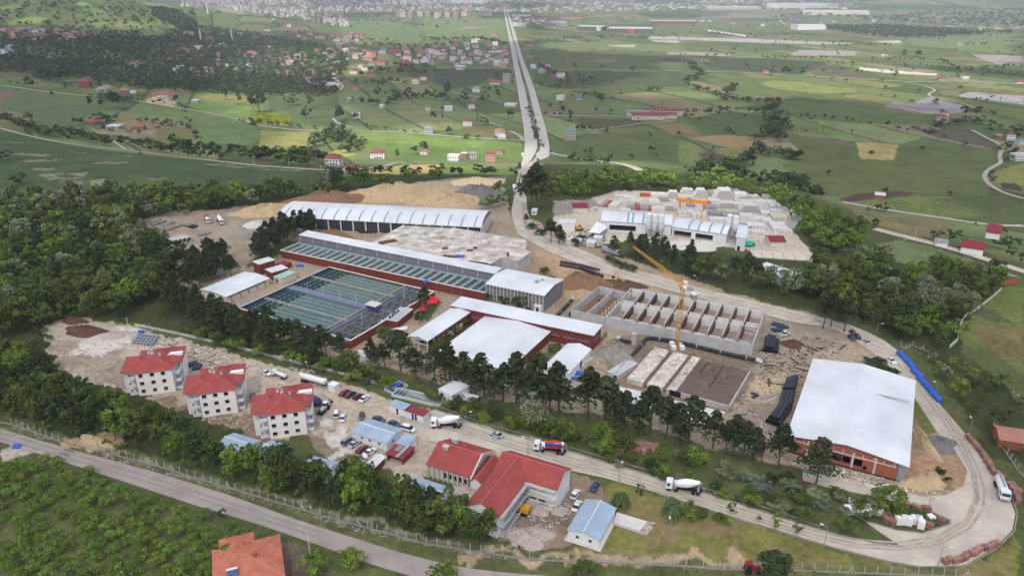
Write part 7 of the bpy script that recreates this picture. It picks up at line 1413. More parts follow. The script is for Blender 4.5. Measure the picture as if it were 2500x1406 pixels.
def pylon(h):
    r = empty('pylon', (0,0,0)); r['category'] = 'pylon'; mb = MB(); w_ = h*.1
    for sx, sy in ((-1,-1),(1,-1),(1,1),(-1,1)): mb.bar((sx*w_, sy*w_, 0), (0,0,h), h*.009, 4)
    for k in range(7):
        z0_, z1_ = h*k/8, h*(k+1)/8; a0, a1 = w_*(1-k/8), w_*(1-(k+1)/8)
        for sx in (-1, 1): mb.bar((-a0, sx*a0, z0_), (a1, sx*a1, z1_), h*.006, 4).bar((sx*a0, -a0, z0_), (sx*a1, a1, z1_), h*.006, 4)
    mb.build('lattice', M_grey, r); mb = MB()
    for z in (.7, .82, .93): mb.bar((-h*.14*(1.3-z*.5), 0, h*z), (h*.14*(1.3-z*.5), 0, h*z), h*.008, 4)
    mb.build('crossarms', M_grey, r); return r
for (p, t, f, lb) in [((870,275),208,T2,'lattice pylon in the meadow left of the highway'),((945,205),148,T2,'second pylon left of the highway, nearer the apartment towers'),((1037,272),222,T2,'pylon in the meadow closest to the left side of the highway'),((1490,165),35,T3,'tall pylon against the hazy hill, left of the two'),((1875,190),80,T3,'tall pylon against the hazy hill, right of the two'),((885,372),330,T3,'small pylon beside the plastic-covered field'),((1312,430),372,T3,'small pylon above the hedge on the right plain'),((1716,455),395,T2,'pylon in the field right of the highway'),((235,375),335,T3,'small pylon left on the right-hand plain'),((2375,290),240,T3,'faint pylon near the right edge')]:
    pole_from(p, t, pylon, lb, None, f).rotation_euler.z = random.uniform(-.3, .3)
M_mesh_wire = mat('fence wire', C(120,124,122), .7, .1)
def fence(pts, sp, h, label, f=None, brace=9):
    Q = W(pts, f); o0 = Q[0]; r = empty('fence', o0, 0, label, 'fence'); S = []
    for a, c in zip(Q, Q[1:]):
        n = max(1, int((c-a).length/sp)); S += [a.lerp(c, i/n) for i in range(n)]
    S.append(Q[-1]); S = S[:98]; pm = MB().box(-.08,-.08,-.1,.08,.08,h).bar((0,0,h),(0,.35,h+.3),.06,4).mesh('post', M_conc); wm = MB()
    bmsh = MB().bar((-1.1,0,0),(0,0,h*.8),.07,4).bar((1.1,0,0),(0,0,h*.8),.07,4).mesh('brace', M_concl)
    for i, q in enumerate(S):
        d = S[min(i+1, len(S)-1)]-S[max(i-1, 0)]; a = math.atan2(d.y, d.x); o = bpy.data.objects.new('post', pm); COL.objects.link(o); o.parent = r; o.location = q-o0; o.rotation_euler.z = a
        if i % brace == 4: o = bpy.data.objects.new('brace', bmsh); COL.objects.link(o); o.parent = r; o.location = q-o0; o.rotation_euler.z = a
    for a, c in zip(S, S[1:]):
        for z in (.3, .8, 1.3, 1.8, h+.15): wm.bar(a-o0+Vector((0,0,z)), c-o0+Vector((0,0,z)), .022, 3, cap=False)
    wm.build('wire', M_mesh_wire, r); fm = MB()
    for a, c in zip(S, S[1:]): d = c-a; m_ = (a+c)/2-o0; fm.cbox(m_.x, m_.y, m_.z-.1, d.length+.05, .45, .32, math.atan2(d.y, d.x))
    fm.build('footing', M_concd, r); return r
scatter([cH(860,665),cH(1230,730),cH(1680,810),cH(1540,1080),cH(680,920)], 130, .3, 1.2, 'boards, bars and rubbish lying on the half-built foundation', seed=15, mats=[M_rust, M_wood, M_concd, M_dark]).location.z = 1.9
fence([(0,1030),(29,1036),(160,1082),(240,1100),(384,1138),(576,1196),(781,1257)], 2.7, 2, 'pale concrete post fence above the left half of the asphalt road')
fence([(784,1258),(969,1308),(1041,1327),(1148,1344),(1254,1360),(1332,1368),(1500,1374),(1673,1382)], 2.7, 2, 'pale concrete post fence running below the L-shaped block')
fence([(1676,1382),(1756,1389),(1926,1392),(2140,1400),(2274,1405),(2360,1408)], 2.7, 2, 'concrete post fence along the bottom right edge')
fence([(1420,520),(1450,620),(1500,700),(1560,790),(1595,830)], 2.4, 1.8, 'short white post fence above the brick outbuilding at the right edge', cI)
fence([(870,60),(900,75),(940,55),(1000,80)], 2.2, 1.6, 'pale fence at the corner above the blue-wrapped stacks', cI)
fence([(440,505),(560,490),(700,480),(860,440),(910,430)], 3, 1.4, 'post fence around the meadow below the right-hand lanes', cD)
Q = W([(1225,1200),(1280,1150),(1295,1050),(1330,980),(1430,920),(1520,850),(1595,785)], cD); o0 = Q[0]; mb = MB()
for a, c in zip(Q, Q[1:]): d = c-a; mb.cbox((a.x+c.x)/2-o0.x, (a.y+c.y)/2-o0.y, min(gz(a.x,a.y),gz(c.x,c.y))-o0.z-.2, d.length+.2, .25, 1.5+abs(gz(a.x,a.y)-gz(c.x,c.y)), math.atan2(d.y,d.x))
tag(mb.build('boundary_wall', M_concl, loc=o0), 'thin pale wall curving through the meadow on the right', 'wall')
Q = W([(700,885),(860,925),(960,955),(1060,992),(1180,1037),(1240,1053),(1390,1096),(1550,1143),(1640,1169),(1720,1196),(1900,1254),(2000,1290)]); o0 = Q[0]; r = empty('guardrail', o0, 0, 'long dark guardrail between the hedge and the ring road', 'guardrail'); mb = MB(); pp = MB()
for a, c in zip(Q, Q[1:]):
    mb.bar(a-o0+Vector((0,0,.75)), c-o0+Vector((0,0,.75)), .13, 4)
mb.build('rail', M_concd, r)
pm = MB().box(-.06,-.06,0,.06,.06,.7).mesh('post', M_concd); k = 0
for a, c in zip(Q, Q[1:]):
    n = int((c-a).length/3.4)
    for i in range(n):
        if k < 95: o = bpy.data.objects.new('post', pm); COL.objects.link(o); o.parent = r; o.location = a.lerp(c, i/n)-o0; k += 1
# palms
M_palm = mat('palm frond', C(66,84,48), .7, .2, 1, rand=.1)
def palm(p, hpx, label, f=None):
    q = P(f(*p) if f else p); zc = q.y*_cP+CAM_H*_sP; H_ = hpx*zc/F/.8; r = empty('palm_tree', q, random.random()*3, label, 'palm tree', 'palms beside the ring road')
    MB().bar((0,0,-.1),(0,0,H_*.55),.38,9,r2=.3).build('trunk', BARK, r); mb = MB(); rr = random.Random(int(q.x))
    for i in range(46):
        a = rr.uniform(0, 6.28); e = rr.uniform(-.5, 1.2); Ln = 3.6*rr.uniform(.8,1.1); pts = []
        for k in range(7): t = k/6; x = Ln*t*math.cos(e)*(1-.15*t); z = H_*.55+Ln*(t*math.sin(e)-1.0*t*t*max(.3, .9-abs(e-.4)*.3)); pts.append((x*math.cos(a), x*math.sin(a), z))
        for k in range(6):
            w_ = .42*(1-((k-2)/5)**2)+.05; w2 = .42*(1-((k-1)/5)**2)+.05; nx, ny = -math.sin(a), math.cos(a); A, B = Vector(pts[k]), Vector(pts[k+1]); N = Vector((nx, ny, 0))
            mb.add([A, B, B+N*w2-Vector((0,0,w2*.5)), A+N*w_-Vector((0,0,w_*.5))], [(0,1,2,3)]); mb.add([A, B, B-N*w2-Vector((0,0,w2*.5)), A-N*w_-Vector((0,0,w_*.5))], [(3,2,1,0)])
    mb.build('fronds', M_palm, r)
palm(cJ(1775,885), 46, 'wide palm right of the prefabricated hall, beyond the concrete pad'); palm(cL(440,500), 62, 'taller palm right of the first one, below the white mixer truck')
# worker in a high-visibility vest
def person(p, label, f=None):
    q = P(f(*p) if f else p); me = bpy.data.meshes.new('body'); J = [(0,0,.95),(0,0,1.2),(0,0,1.42),(0,.01,1.5),(0,.02,1.6),(0,.02,1.72),(-.19,0,1.38),(-.24,.05,1.12),(-.22,.16,.9),(.19,0,1.38),(.25,.03,1.12),(.24,.1,.88),(-.1,0,.9),(-.12,.04,.5),(-.12,-.02,.08),(-.12,.12,.04),(.1,0,.9),(.13,-.02,.5),(.13,-.1,.08),(.13,.02,.04)]
    me.from_pydata(J, [(0,1),(1,2),(2,3),(3,4),(4,5),(2,6),(6,7),(7,8),(2,9),(9,10),(10,11),(0,12),(12,13),(13,14),(14,15),(0,16),(16,17),(17,18),(18,19)], []); o = bpy.data.objects.new('person', me); COL.objects.link(o); o.location = q
    o.modifiers.new('skin', 'SKIN'); sv = me.skin_vertices[0].data; rad = [.16,.15,.15,.06,.1,.09,.07,.05,.04,.07,.05,.04,.1,.07,.05,.04,.1,.07,.05,.04]
    for v, r_ in zip(sv, rad): v.radius = (r_, r_*.85)
    sv[0].use_root = True; s = o.modifiers.new('sub', 'SUBSURF'); s.levels = s.render_levels = 1; me.materials.append(mat('dark work clothes', C(54,58,70), .9, .1)); tag(o, label, 'person')
    MB().lathe([(.19,0),(.2,.2),(.17,.42),(.1,.48)], (0,0,.98), 12).build('vest', mat('safety vest', C(196,214,70), .8, .05), o); MB().blob((0,.02,1.74), (.12,.14,.09), 0, 0, 2).build('helmet', M_white, o)
person((1537,900), 'worker in a yellow-green vest and white helmet left of the nearest apartment house', cE)
# ------------------------------------------------------------ precast concrete yard
def arch_hall(label, a, b_, Wd, z, rise, f, strip, holes, stripes):
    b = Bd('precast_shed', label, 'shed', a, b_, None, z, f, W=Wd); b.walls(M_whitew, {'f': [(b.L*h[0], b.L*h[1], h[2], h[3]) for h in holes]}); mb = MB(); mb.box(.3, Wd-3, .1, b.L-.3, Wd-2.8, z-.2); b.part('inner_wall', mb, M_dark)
    b.part('roof', arch(MB(), -.3, b.L+.3, Wd, z+.1, rise), M_roofw); mb = MB(); arch_end(mb, .05, Wd, z+.1, rise-.1); b.part('gable_wall', mb, M_whitew); mb = MB(); arch_end(mb, b.L-.25, Wd, z+.1, rise-.1); b.part('gable_wall', mb, M_whitew)
    for s in stripes: mb = MB(); arch(mb, b.L*s-.5, b.L*s+.5, Wd, z+.1, rise, .05); b.part('roof_light', mb, M_stripe)
    return b
arch_hall('larger white barrel-roofed shed at the left of the precast yard', (415,348), (1018,385), 15, 6, 3, cC, 0, [(.12,.5,1,4)], (.38,.45,.6,.75,.88))
arch_hall('lower white barrel-roofed shed between the two silo groups', (1028,400), (1490,465), 14, 5, 2.6, cC, 0, [(.03,.36,0,3.2),(.44,.76,0,3.2)], (.3,.48,.68,.9))
b = Bd('mixing_plant', 'white block at the right end of the precast sheds with a dark doorway', 'building', (1575,492), (1655,500), (1655,392), 7, cC); b.walls(M_whitew, {'f': [(b.L*.2,b.L*.5,0,2.4)]}); b.flat(M_roofw, .3)
for i, (x, y) in enumerate([(812,492),(863,497),(917,500),(1497,500),(1550,512)]):
    q = P(cC(x, y)); r = empty('silo', q, 0, ['leftmost of three white silos before the larger shed','middle one of three white silos before the larger shed','right one of three white silos before the larger shed','left one of two white silos at the right end','right one of two white silos at the right end'][i], 'silo', 'cement silos of the precast yard')
    MB().lathe([(.2,3.2),(1.6,5.6),(1.6,13),(1.2,13.6),(.3,13.8)], (0,0,0), 16).build('tank', M_white, r, True); 
    for dx, dy in ((-1.1,-1.1),(1.1,-1.1),(1.1,1.1),(-1.1,1.1)): MB().bar((dx,dy,0),(dx*.98,dy*.98,6),.13,5).build('leg', M_grey, r)
    mb = MB(); [mb.lathe([(1.68,z),(1.68,z+.12)], (0,0,0), 16) for z in (6.5,9,11.5,12.8)]; mb.build('hoops', M_grey, r)
qa, qb = P(cC(1075,290)), P(cC(1285,315)); a = math.atan2(qb.y-qa.y, qb.x-qa.x); Lg = (qb-qa).length; r = empty('gantry_crane', qa, a, 'orange gantry crane spanning stacked white blocks in the precast yard', 'gantry crane')
MB().box(-2,-1,8.2,Lg+2,-.2,9.6).box(-2,.6,8.2,Lg+2,1.4,9.6).build('girder', M_orange, r)
for x in (.3, Lg-.3): MB().bar((x,-3.5,.6),(x,-.6,8.2),.35,4).bar((x,4,.6),(x,1,8.2),.35,4).box(x-.4,-4.2,.1,x+.4,4.7,.9).build('leg', M_orange, r)
MB().box(Lg*.3,-.9,9.61,Lg*.42,1.3,10.6).build('trolley', M_grey, r)
Ms = mat('precast concrete', C(208,206,202), .9, .12, .6); N_ = [0]
pole_me = MB().ring((0,-.5,0),(0,.5,0),.62,.42,10).mesh('concrete_pole', Ms)
def stack(x, y, n, lay, Ln, ang=0, label=''):
    q = P(cC(x, y))
    for k in range(lay):
        for i in range(n-k):
            dx = (i-(n-k-1)/2)*1.26; o = bpy.data.objects.new('concrete_pipe', pole_me); COL.objects.link(o); o.location = (q.x+dx*math.cos(ang), q.y+Ln/2+dx*math.sin(ang), q.z+.62+k*1.08); o.scale = (1, Ln, 1); o.rotation_euler.z = ang
            tag(o, label, 'pipe', 'stacked pipes: '+label[:40]); N_[0] += 1
for x, y, n, l, Ln, lb in [(1035,160,7,4,6,'pale concrete pipe in the leftmost stack at the back of the precast yard'),(1140,122,5,3,5,'pale concrete pipe in the small left pyramid of the precast yard'),(1187,125,4,3,5,'pale concrete pipe in the small right pyramid of the precast yard'),(1275,158,8,5,7,'pale concrete pipe in the middle stack at the back of the precast yard'),
      (1480,180,11,6,10,'pale concrete pipe in the broadest stack at the back of the precast yard'),(1750,165,3,2,5,'pale concrete pipe in the tiny pyramid near the trees'),(1500,245,9,3,8,'pale concrete pipe in the long low stack right of the gantry crane'),(1700,280,10,4,8,'pale concrete pipe in the stack at the right of the yard'),(1002,268,6,3,5,'pale concrete pipe in the stack left of the gantry crane')]: stack(x, y, n, l, Ln, -.1, lb)
def slabs(pts, n, lay, sx, sy, h, ang, label, m=None, gap=.25, f=cC):
    if lay == 3: lay, h = 2, h*1.5
    if lay == 2 and (n >= 5 or 'in stack' in label): lay, h = 1, h*2
    q = P(f(*pts)); c, s = math.cos(ang), math.sin(ang); me_ = MB().box(-sx/2,-sy/2,0,sx/2,sy/2,h*.9).mesh('precast_block', m or Ms)
    for k in range(lay):
        for i in range(n): d = (i-(n-1)/2)*(sx+gap); o = bpy.data.objects.new('precast_block', me_); COL.objects.link(o); o.location = (q.x+d*c, q.y+d*s, q.z+k*h); o.rotation_euler.z = ang; tag(o, label, 'beam', 'stacked beams: '+label[:40])
GREY2 = mat('grey precast', C(150,150,152), .9, .15, .6); RED2 = mat('red precast', C(168,86,74), .9, .15, .6)
slabs((1890,225),4,2,1.4,16,1.3,-.1,'long white beam in the upper right block of the precast yard'); slabs((1925,330),3,3,2.4,10,.8,-.1,'cream slab in the right-hand stacks of the precast yard',mat('cream precast', C(196,188,172), .9, .1, .6)); slabs((1930,420),5,2,1.4,13,1.3,-.1,'long white beam right behind the maroon-roofed hut of the precast yard')
slabs((710,190),6,2,1,8,.8,-.1,'grey beam stacked behind the larger shed, left group'); slabs((870,195),5,2,1.1,9,.8,-.1,'white beam stacked behind the larger shed, right group'); slabs((440,210),2,2,1.2,13,.8,-.45,'grey beam leaning pile left of the larger shed',GREY2); slabs((480,210),2,1,1.2,13,1.2,-.45,'red beam in the diagonal pile left of the larger shed',RED2); slabs((535,215),4,2,1.1,12,.8,-.45,'white beam in the diagonal pile left of the larger shed')
slabs((675,240),4,2,1.3,8,.8,-.1,'grey slab between the red ones behind the larger shed',GREY2); slabs((722,242),1,3,2.4,9,.8,-.1,'red slab pile behind the larger shed',RED2); slabs((780,246),3,2,1.5,9,.9,-.1,'dark grey slab behind the larger shed',GREY2); slabs((838,252),2,2,1.6,8,.9,-.1,'red slab at the right behind the larger shed',RED2); slabs((790,135),3,2,2,5,.8,-.1,'reddish slab near the back edge of the precast yard',RED2)
slabs((1118,285),3,3,2.4,10,.9,-.05,'white block pile at the left under the gantry crane'); slabs((1238,300),3,3,2.6,12,.9,-.05,'white block pile at the right under the gantry crane'); slabs((1410,300),6,3,1.5,6,.8,-.1,'grey beam in the pile below the long pipe stack',GREY2); slabs((1570,320),9,3,1.6,9,.8,-.1,'grey ribbed slab behind the lower shed',GREY2); slabs((1430,345),7,2,1.4,6,.8,-.1,'pale slab right behind the lower shed'); slabs((1735,340),5,2,1.6,7,.8,-.1,'white slab in the upper pile right of the sheds'); slabs((1735,400),5,2,1.6,7,.9,-.1,'white slab in the lower pile right of the sheds')
slabs((1600,215),8,2,1,7,.7,-.1,'white slab left of the right-hand pipe stack'); slabs((1850,150),5,2,1.3,6,.8,-.1,'pale slab near the trees at the back right of the precast yard'); slabs((1990,260),4,1,1.8,9,1,-.3,'pale slab at the far right rim of the precast yard'); slabs((590,150),4,2,2,5,.8,-.2,'pale slab at the back left rim of the precast yard'); slabs((900,130),5,2,1.5,5,.8,-.1,'pale slab between the back pipe stacks'); slabs((1350,240),4,2,1.5,7,.8,-.1,'slab right beside the gantry crane',GREY2)
slabs((1820,290),3,2,1.6,7,.8,-.1,'white slab between the pipe stacks and the long beams'); slabs((1640,400),5,2,1.4,6,.8,-.1,'slab behind the right silos',GREY2); slabs((620,170),5,1,1,6,.7,-.3,'thin slab left of the grey beams'); slabs((1930,275),5,2,1.6,5,.8,-.1,'short white slab between the beam stacks')
for i, (x, y, n, l, sx, sy, m_) in enumerate([(655,165,5,2,1.2,6,Ms),(950,175,4,2,1.5,6,GREY2),(1060,200,3,2,1.4,5,Ms),(620,275,4,2,1.3,6,Ms),(900,260,5,2,1.4,6,Ms),(1380,190,4,2,1.4,6,Ms),(1600,140,5,3,1.2,6,Ms),(1650,330,4,3,1.6,6,Ms),(1780,200,4,2,1.5,6,Ms),(1830,370,3,3,1.6,7,Ms),(1990,330,3,2,1.5,6,Ms),(2000,450,3,2,1.5,6,Ms),(1340,130,4,3,1.2,5,GREY2),(1750,460,4,2,1.5,5,Ms),(1180,225,3,2,1.5,5,GREY2),(2060,300,4,1,1.4,5,Ms),(520,300,3,1,1.5,5,GREY2)]): slabs((x,y),n,l,sx,sy,1,-.1,'concrete block in stack %s of the precast yard' % ('at the left rim,at the left centre,left of the crane,before the left sheds,behind the sheds,right of the crane,near the back rim,behind the silos,below the back trees,left of the long beams,right of the cream slabs,beside the maroon hut,left of the largest pipe stack,right of the silos,just behind the crane,at the far right rim,left of the larger shed'.split(',')[i]),m_)
slabs((1930,650),5,1,5,10,.5,-.2,'cream slab laid flat at the lower right of the precast yard',MATS['cream precast']); slabs((1660,150),9,1,.9,6,.8,-.1,'grey slab beside the broadest pipe stack',GREY2); slabs((1150,180),3,1,2.4,4,1.4,0,'dark grey box behind the gantry crane',M_concd)
def hut(label, a, b_, c, z, f, rm, wm, rise=1.4, axis='x'): b = Bd('hut', label, 'building', a, b_, c, z, f); b.walls(wm); b.gable(rm, rise, .4, axis, .12, wallm=wm); return b
hut('maroon-roofed house at the upper left of the precast yard', (175,238), (300,236), (300,195), 3, cC, M_maroon, M_cream); hut('maroon-roofed hut at the lower right of the precast yard', (1870,528), (1998,528), (1990,475), 3.4, cC, M_maroon, M_cream)
b = Bd('container_hall', 'white box hall with blue edges left of the precast yard', 'building', (50,370), (190,375), (192,340), 4.5, cC); b.walls(M_white); b.flat(M_roofw, .1)
b = Bd('guard_hut', 'small white gatehouse on the access road below the tall conifers', 'hut', cB(1400,262), cB(1440,264), cB(1443,245), 2.6); b.walls(M_white, {'f': [(.6,2,.9,1.9)]}); b.flat(M_white, .4)
b = Bd('canopy', 'pointed white canopy in front of the larger precast shed', 'canopy', (305,440), (400,455), (465,400), 3.5, cC); mb = MB(); L, W_ = b.L, b.W; mb.add([(0,0,3),(L,0,3.2),(L,W_,3.4),(0,W_,5.8),(0,0,3.1),(L,0,3.3),(L,W_,3.5),(0,W_,5.9)], [(3,2,1,0),(4,5,6),(4,6,7),(0,1,5,4),(1,2,6,5),(2,3,7,6),(3,0,4,7)]); b.part('roof', mb, M_white)
for x, y in ((.3,.3),(L-.3,.3),(L-.3,W_-.3),(.3,W_-.3)): b.part('leg', MB().bar((x,y,0),(x,y,3.1),.12,6), M_grey)
for i, p in enumerate([(140,510),(200,515),(320,530),(380,490)]): b = Bd('shelter', ['low white-roofed shelter at the left front of the precast yard','low white roof beside the small striped hut','small white shelter right of the low roofs','white sacks store before the canopy'][i], 'shelter', (p[0]-35,p[1]+8), (p[0]+35,p[1]+14), (p[0]+45,p[1]-14), 2.2, cC); b.walls(M_concl); b.flat(M_roofw, .2)
tag(MB().blob((0,0,1.2), (3,2.4,1.6), .3, 4).build('netting', mat('green netting', C(40,170,140), .8, .15), loc=P(cC(1680,565))), 'bright green netting heap beside the right block of the precast yard', 'netting')
for i, p in enumerate([(1228,190),(1325,200)]): tag(MB().blob((0,0,.8), (2,1.5,1), .2, i).build('drum_pile', RED2, loc=P(cC(*p))), ['red pile left behind the gantry crane','red pile right behind the gantry crane'][i], 'pile')
b = Bd('white_store', 'long white-roofed store half hidden behind the trees right of the wood', 'building', (1690,760), (2080,890), (2125,800), 3, cC); b.walls(M_whitew); b.flat(M_roofw, .2)
# ------------------------------------------------------------ houses of the plain and the hillside
def bld_mat(name, wc):
    m = mat(name, wc, .9, .06, .3); n = m.node_tree.nodes; l = m.node_tree.links; b = n['Principled BSDF']; src = b.inputs['Base Color'].links[0].from_socket
    br = n.new('ShaderNodeTexBrick'); br.inputs['Scale'].default_value = 1; br.inputs['Brick Width'].default_value = 2.4; br.inputs['Row Height'].default_value = 2.9; br.inputs['Mortar Size'].default_value = .62; br.inputs['Mortar Smooth'].default_value = 0; br.offset = 0
    tc = n.new('ShaderNodeTexCoord'); sx = n.new('ShaderNodeSeparateXYZ'); l.new(tc.outputs['Object'], sx.inputs[0]); ad = n.new('ShaderNodeMath'); l.new(sx.outputs[0], ad.inputs[0]); l.new(sx.outputs[1], ad.inputs[1]); cb = n.new('ShaderNodeCombineXYZ'); l.new(ad.outputs[0], cb.inputs[0]); l.new(sx.outputs[2], cb.inputs[1]); l.new(cb.outputs[0], br.inputs['Vector'])
    mx = n.new('ShaderNodeMix'); mx.data_type = 'RGBA'; l.new(br.outputs['Fac'], mx.inputs[0]); mx.inputs[6].default_value = (*C(74,74,80), 1); l.new(src, mx.inputs[7]); l.new(mx.outputs[2], b.inputs['Base Color']); return m
HW = {k: bld_mat('far wall '+k, c) for k, c in dict(w=C(226,224,222), c=C(212,200,182), g=C(172,170,170), p=C(188,150,140), r=C(150,70,64), b=C(160,110,88)).items()}
HR = dict(r=mat('faded red tiles', C(150,92,86), .85, .2, .5), m=mat('dull maroon roof', C(132,72,76), .8, .2, .5), o=mat('orange tiles', C(166,118,100), .85, .2, .5), w=M_roofw, g=mat('grey roof', C(136,136,138), .8, .15, .4), t=mat('teal roof', C(110,142,140), .6, .1), b=M_tarp)
HOUSES = []
_desc = dict(w='white', c='cream', g='grey', p='pinkish', r='red', b='brick'); _rd = dict(r='red roof', m='maroon roof', o='orange roof', w='white flat roof', g='grey roof', t='greenish roof', b='blue roof')
def house(x, y, wpx, fl, wall, roof, f, note='', s=2.93, depth=None, ang=None, extra=''):
    q = P(f(x, y)); zc = q.y*_cP+(CAM_H-q.z)*_sP; w_ = wpx/s*zc/F*.86; HOUSES.append((q, w_, depth or w_*random.uniform(.65,.9), fl, wall, roof, ang if ang is not None else random.uniform(-.5,.35), note))
for a in [(615,625,90,3,'r','m','tall red house with maroon roof beside the huge dark tree'),(735,655,95,1,'g','g','low grey house right of the red one'),(770,640,80,1,'c','o','orange-roofed house behind the low grey one'),(890,662,70,1,'b','o','long orange roof along the upper lane'),(955,668,45,1,'w','w','small white roof beside the long orange one'),
    (1205,720,130,3,'c','r','large cream farmhouse with red roofs where the sun falls on the upper lane'),(1120,690,60,1,'p','r','annex left of the large cream farmhouse'),(1400,735,60,1,'g','w','white-roofed barn right of the large cream farmhouse'),(672,890,105,1,'b','m','low house with maroon roof left in the hollow'),(825,920,110,1,'g','w','pale grey farm sheds in the hollow'),(995,925,95,1,'b','r','red brick shed in the hollow'),(1125,920,35,1,'b','o','tiny hut at the right of the hollow'),
    (2390,1180,130,2,'w','m','white two-storey house with maroon roof nearest the left meadow'),(40,390,100,3,'w','g','large pale house at the left edge'),(80,355,70,2,'g','g','grey house behind the pale one at the left edge'),(350,430,60,1,'w','r','house at the left edge of the dark wood'),(407,432,50,1,'w','w','bright white roof near the left'),(490,448,50,1,'g','r','small house in the left woods'),
    (988,475,85,2,'w','m','white house with maroon roof above the green slope'),(1290,495,60,2,'w','w','white flat house on the slope'),(1375,505,55,1,'g','t','greenish-roofed house beside the white flat one'),(1455,515,60,1,'p','r','low red-roofed house right of the greenish one'),(1525,515,70,2,'p','m','maroon-roofed house right on the slope'),(1800,515,50,1,'w','g','house alone below the wooded hill'),
    (1425,358,65,3,'w','g','pale block beside the left minaret'),(1335,375,70,2,'g','m','house left of the left minaret'),(1490,300,75,2,'w','m','house between the minarets'),(1585,345,75,2,'w','g','house right of the minarets'),(1715,260,45,2,'w','g','pale house high on the wooded hill'),(1830,285,55,1,'g','r','red house right on the hill'),(1945,310,55,1,'w','r','house at the end of the hill'),(1745,350,50,1,'p','o','orange roof in the hillside wood'),(1800,405,100,2,'w','r','long red-roofed row in the hillside wood'),
    (1940,445,70,2,'w','m','white house with red roof at the foot of the hill'),(2080,465,60,3,'w','r','tall white house with red roof at the foot of the hill'),(2133,420,55,3,'g','g','grey tower house at the foot of the hill'),(2065,355,50,1,'w','g','small white house above the foot of the hill'),(2235,530,45,2,'g','m','narrow grey house in the trees'),(2220,595,70,3,'w','m','tall house with maroon roof at the curved street'),(2075,600,65,1,'p','r','red-roofed house left of the curved street'),(2330,585,60,1,'w','m','house at the curved street'),(2395,620,80,1,'w','w','flat white building inside the curved street'),(2260,620,50,1,'c','o','orange house at the curved street'),(2365,495,50,1,'g','b','house with blue roof'),
    (775,240,55,1,'w','w','bright white house on the upper meadow'),(885,240,30,1,'w','w','small white shed on the upper meadow'),(925,300,55,1,'w','r','red-roofed house left on the slope'),(740,280,60,1,'g','m','maroon roof in the upper woods'),(1020,255,40,1,'w','w','hut at the meadow edge'),(2075,195,40,2,'w','o','orange-roofed house beyond the hill'),(2120,240,45,2,'p','o','orange block beyond the hill'),(2225,250,60,1,'w','r','row beyond the hill'),(1920,225,50,1,'w','w','long white shed beyond the hill'),(1960,145,30,1,'w','w','white hut beyond the hill'),(2415,295,60,1,'w','g','grey-white house beyond the hill')]:
    house(*a[:6], T1, a[6])
for i in range(46): house(random.choice([random.gauss(110,60), random.gauss(300,90), random.gauss(520,60)]), random.uniform(225,300), random.uniform(38,70), random.choice([1,2,2]), random.choice('wgpc'), random.choice('rmogr'), T1, 'house of the upper left village')
for i in range(40): house(random.uniform(1200,2450), random.uniform(250,560), random.uniform(30,46), random.choice([2,2,3]), random.choice('wgpc'), random.choice('rmogr'), T1, 'house of the hillside village')
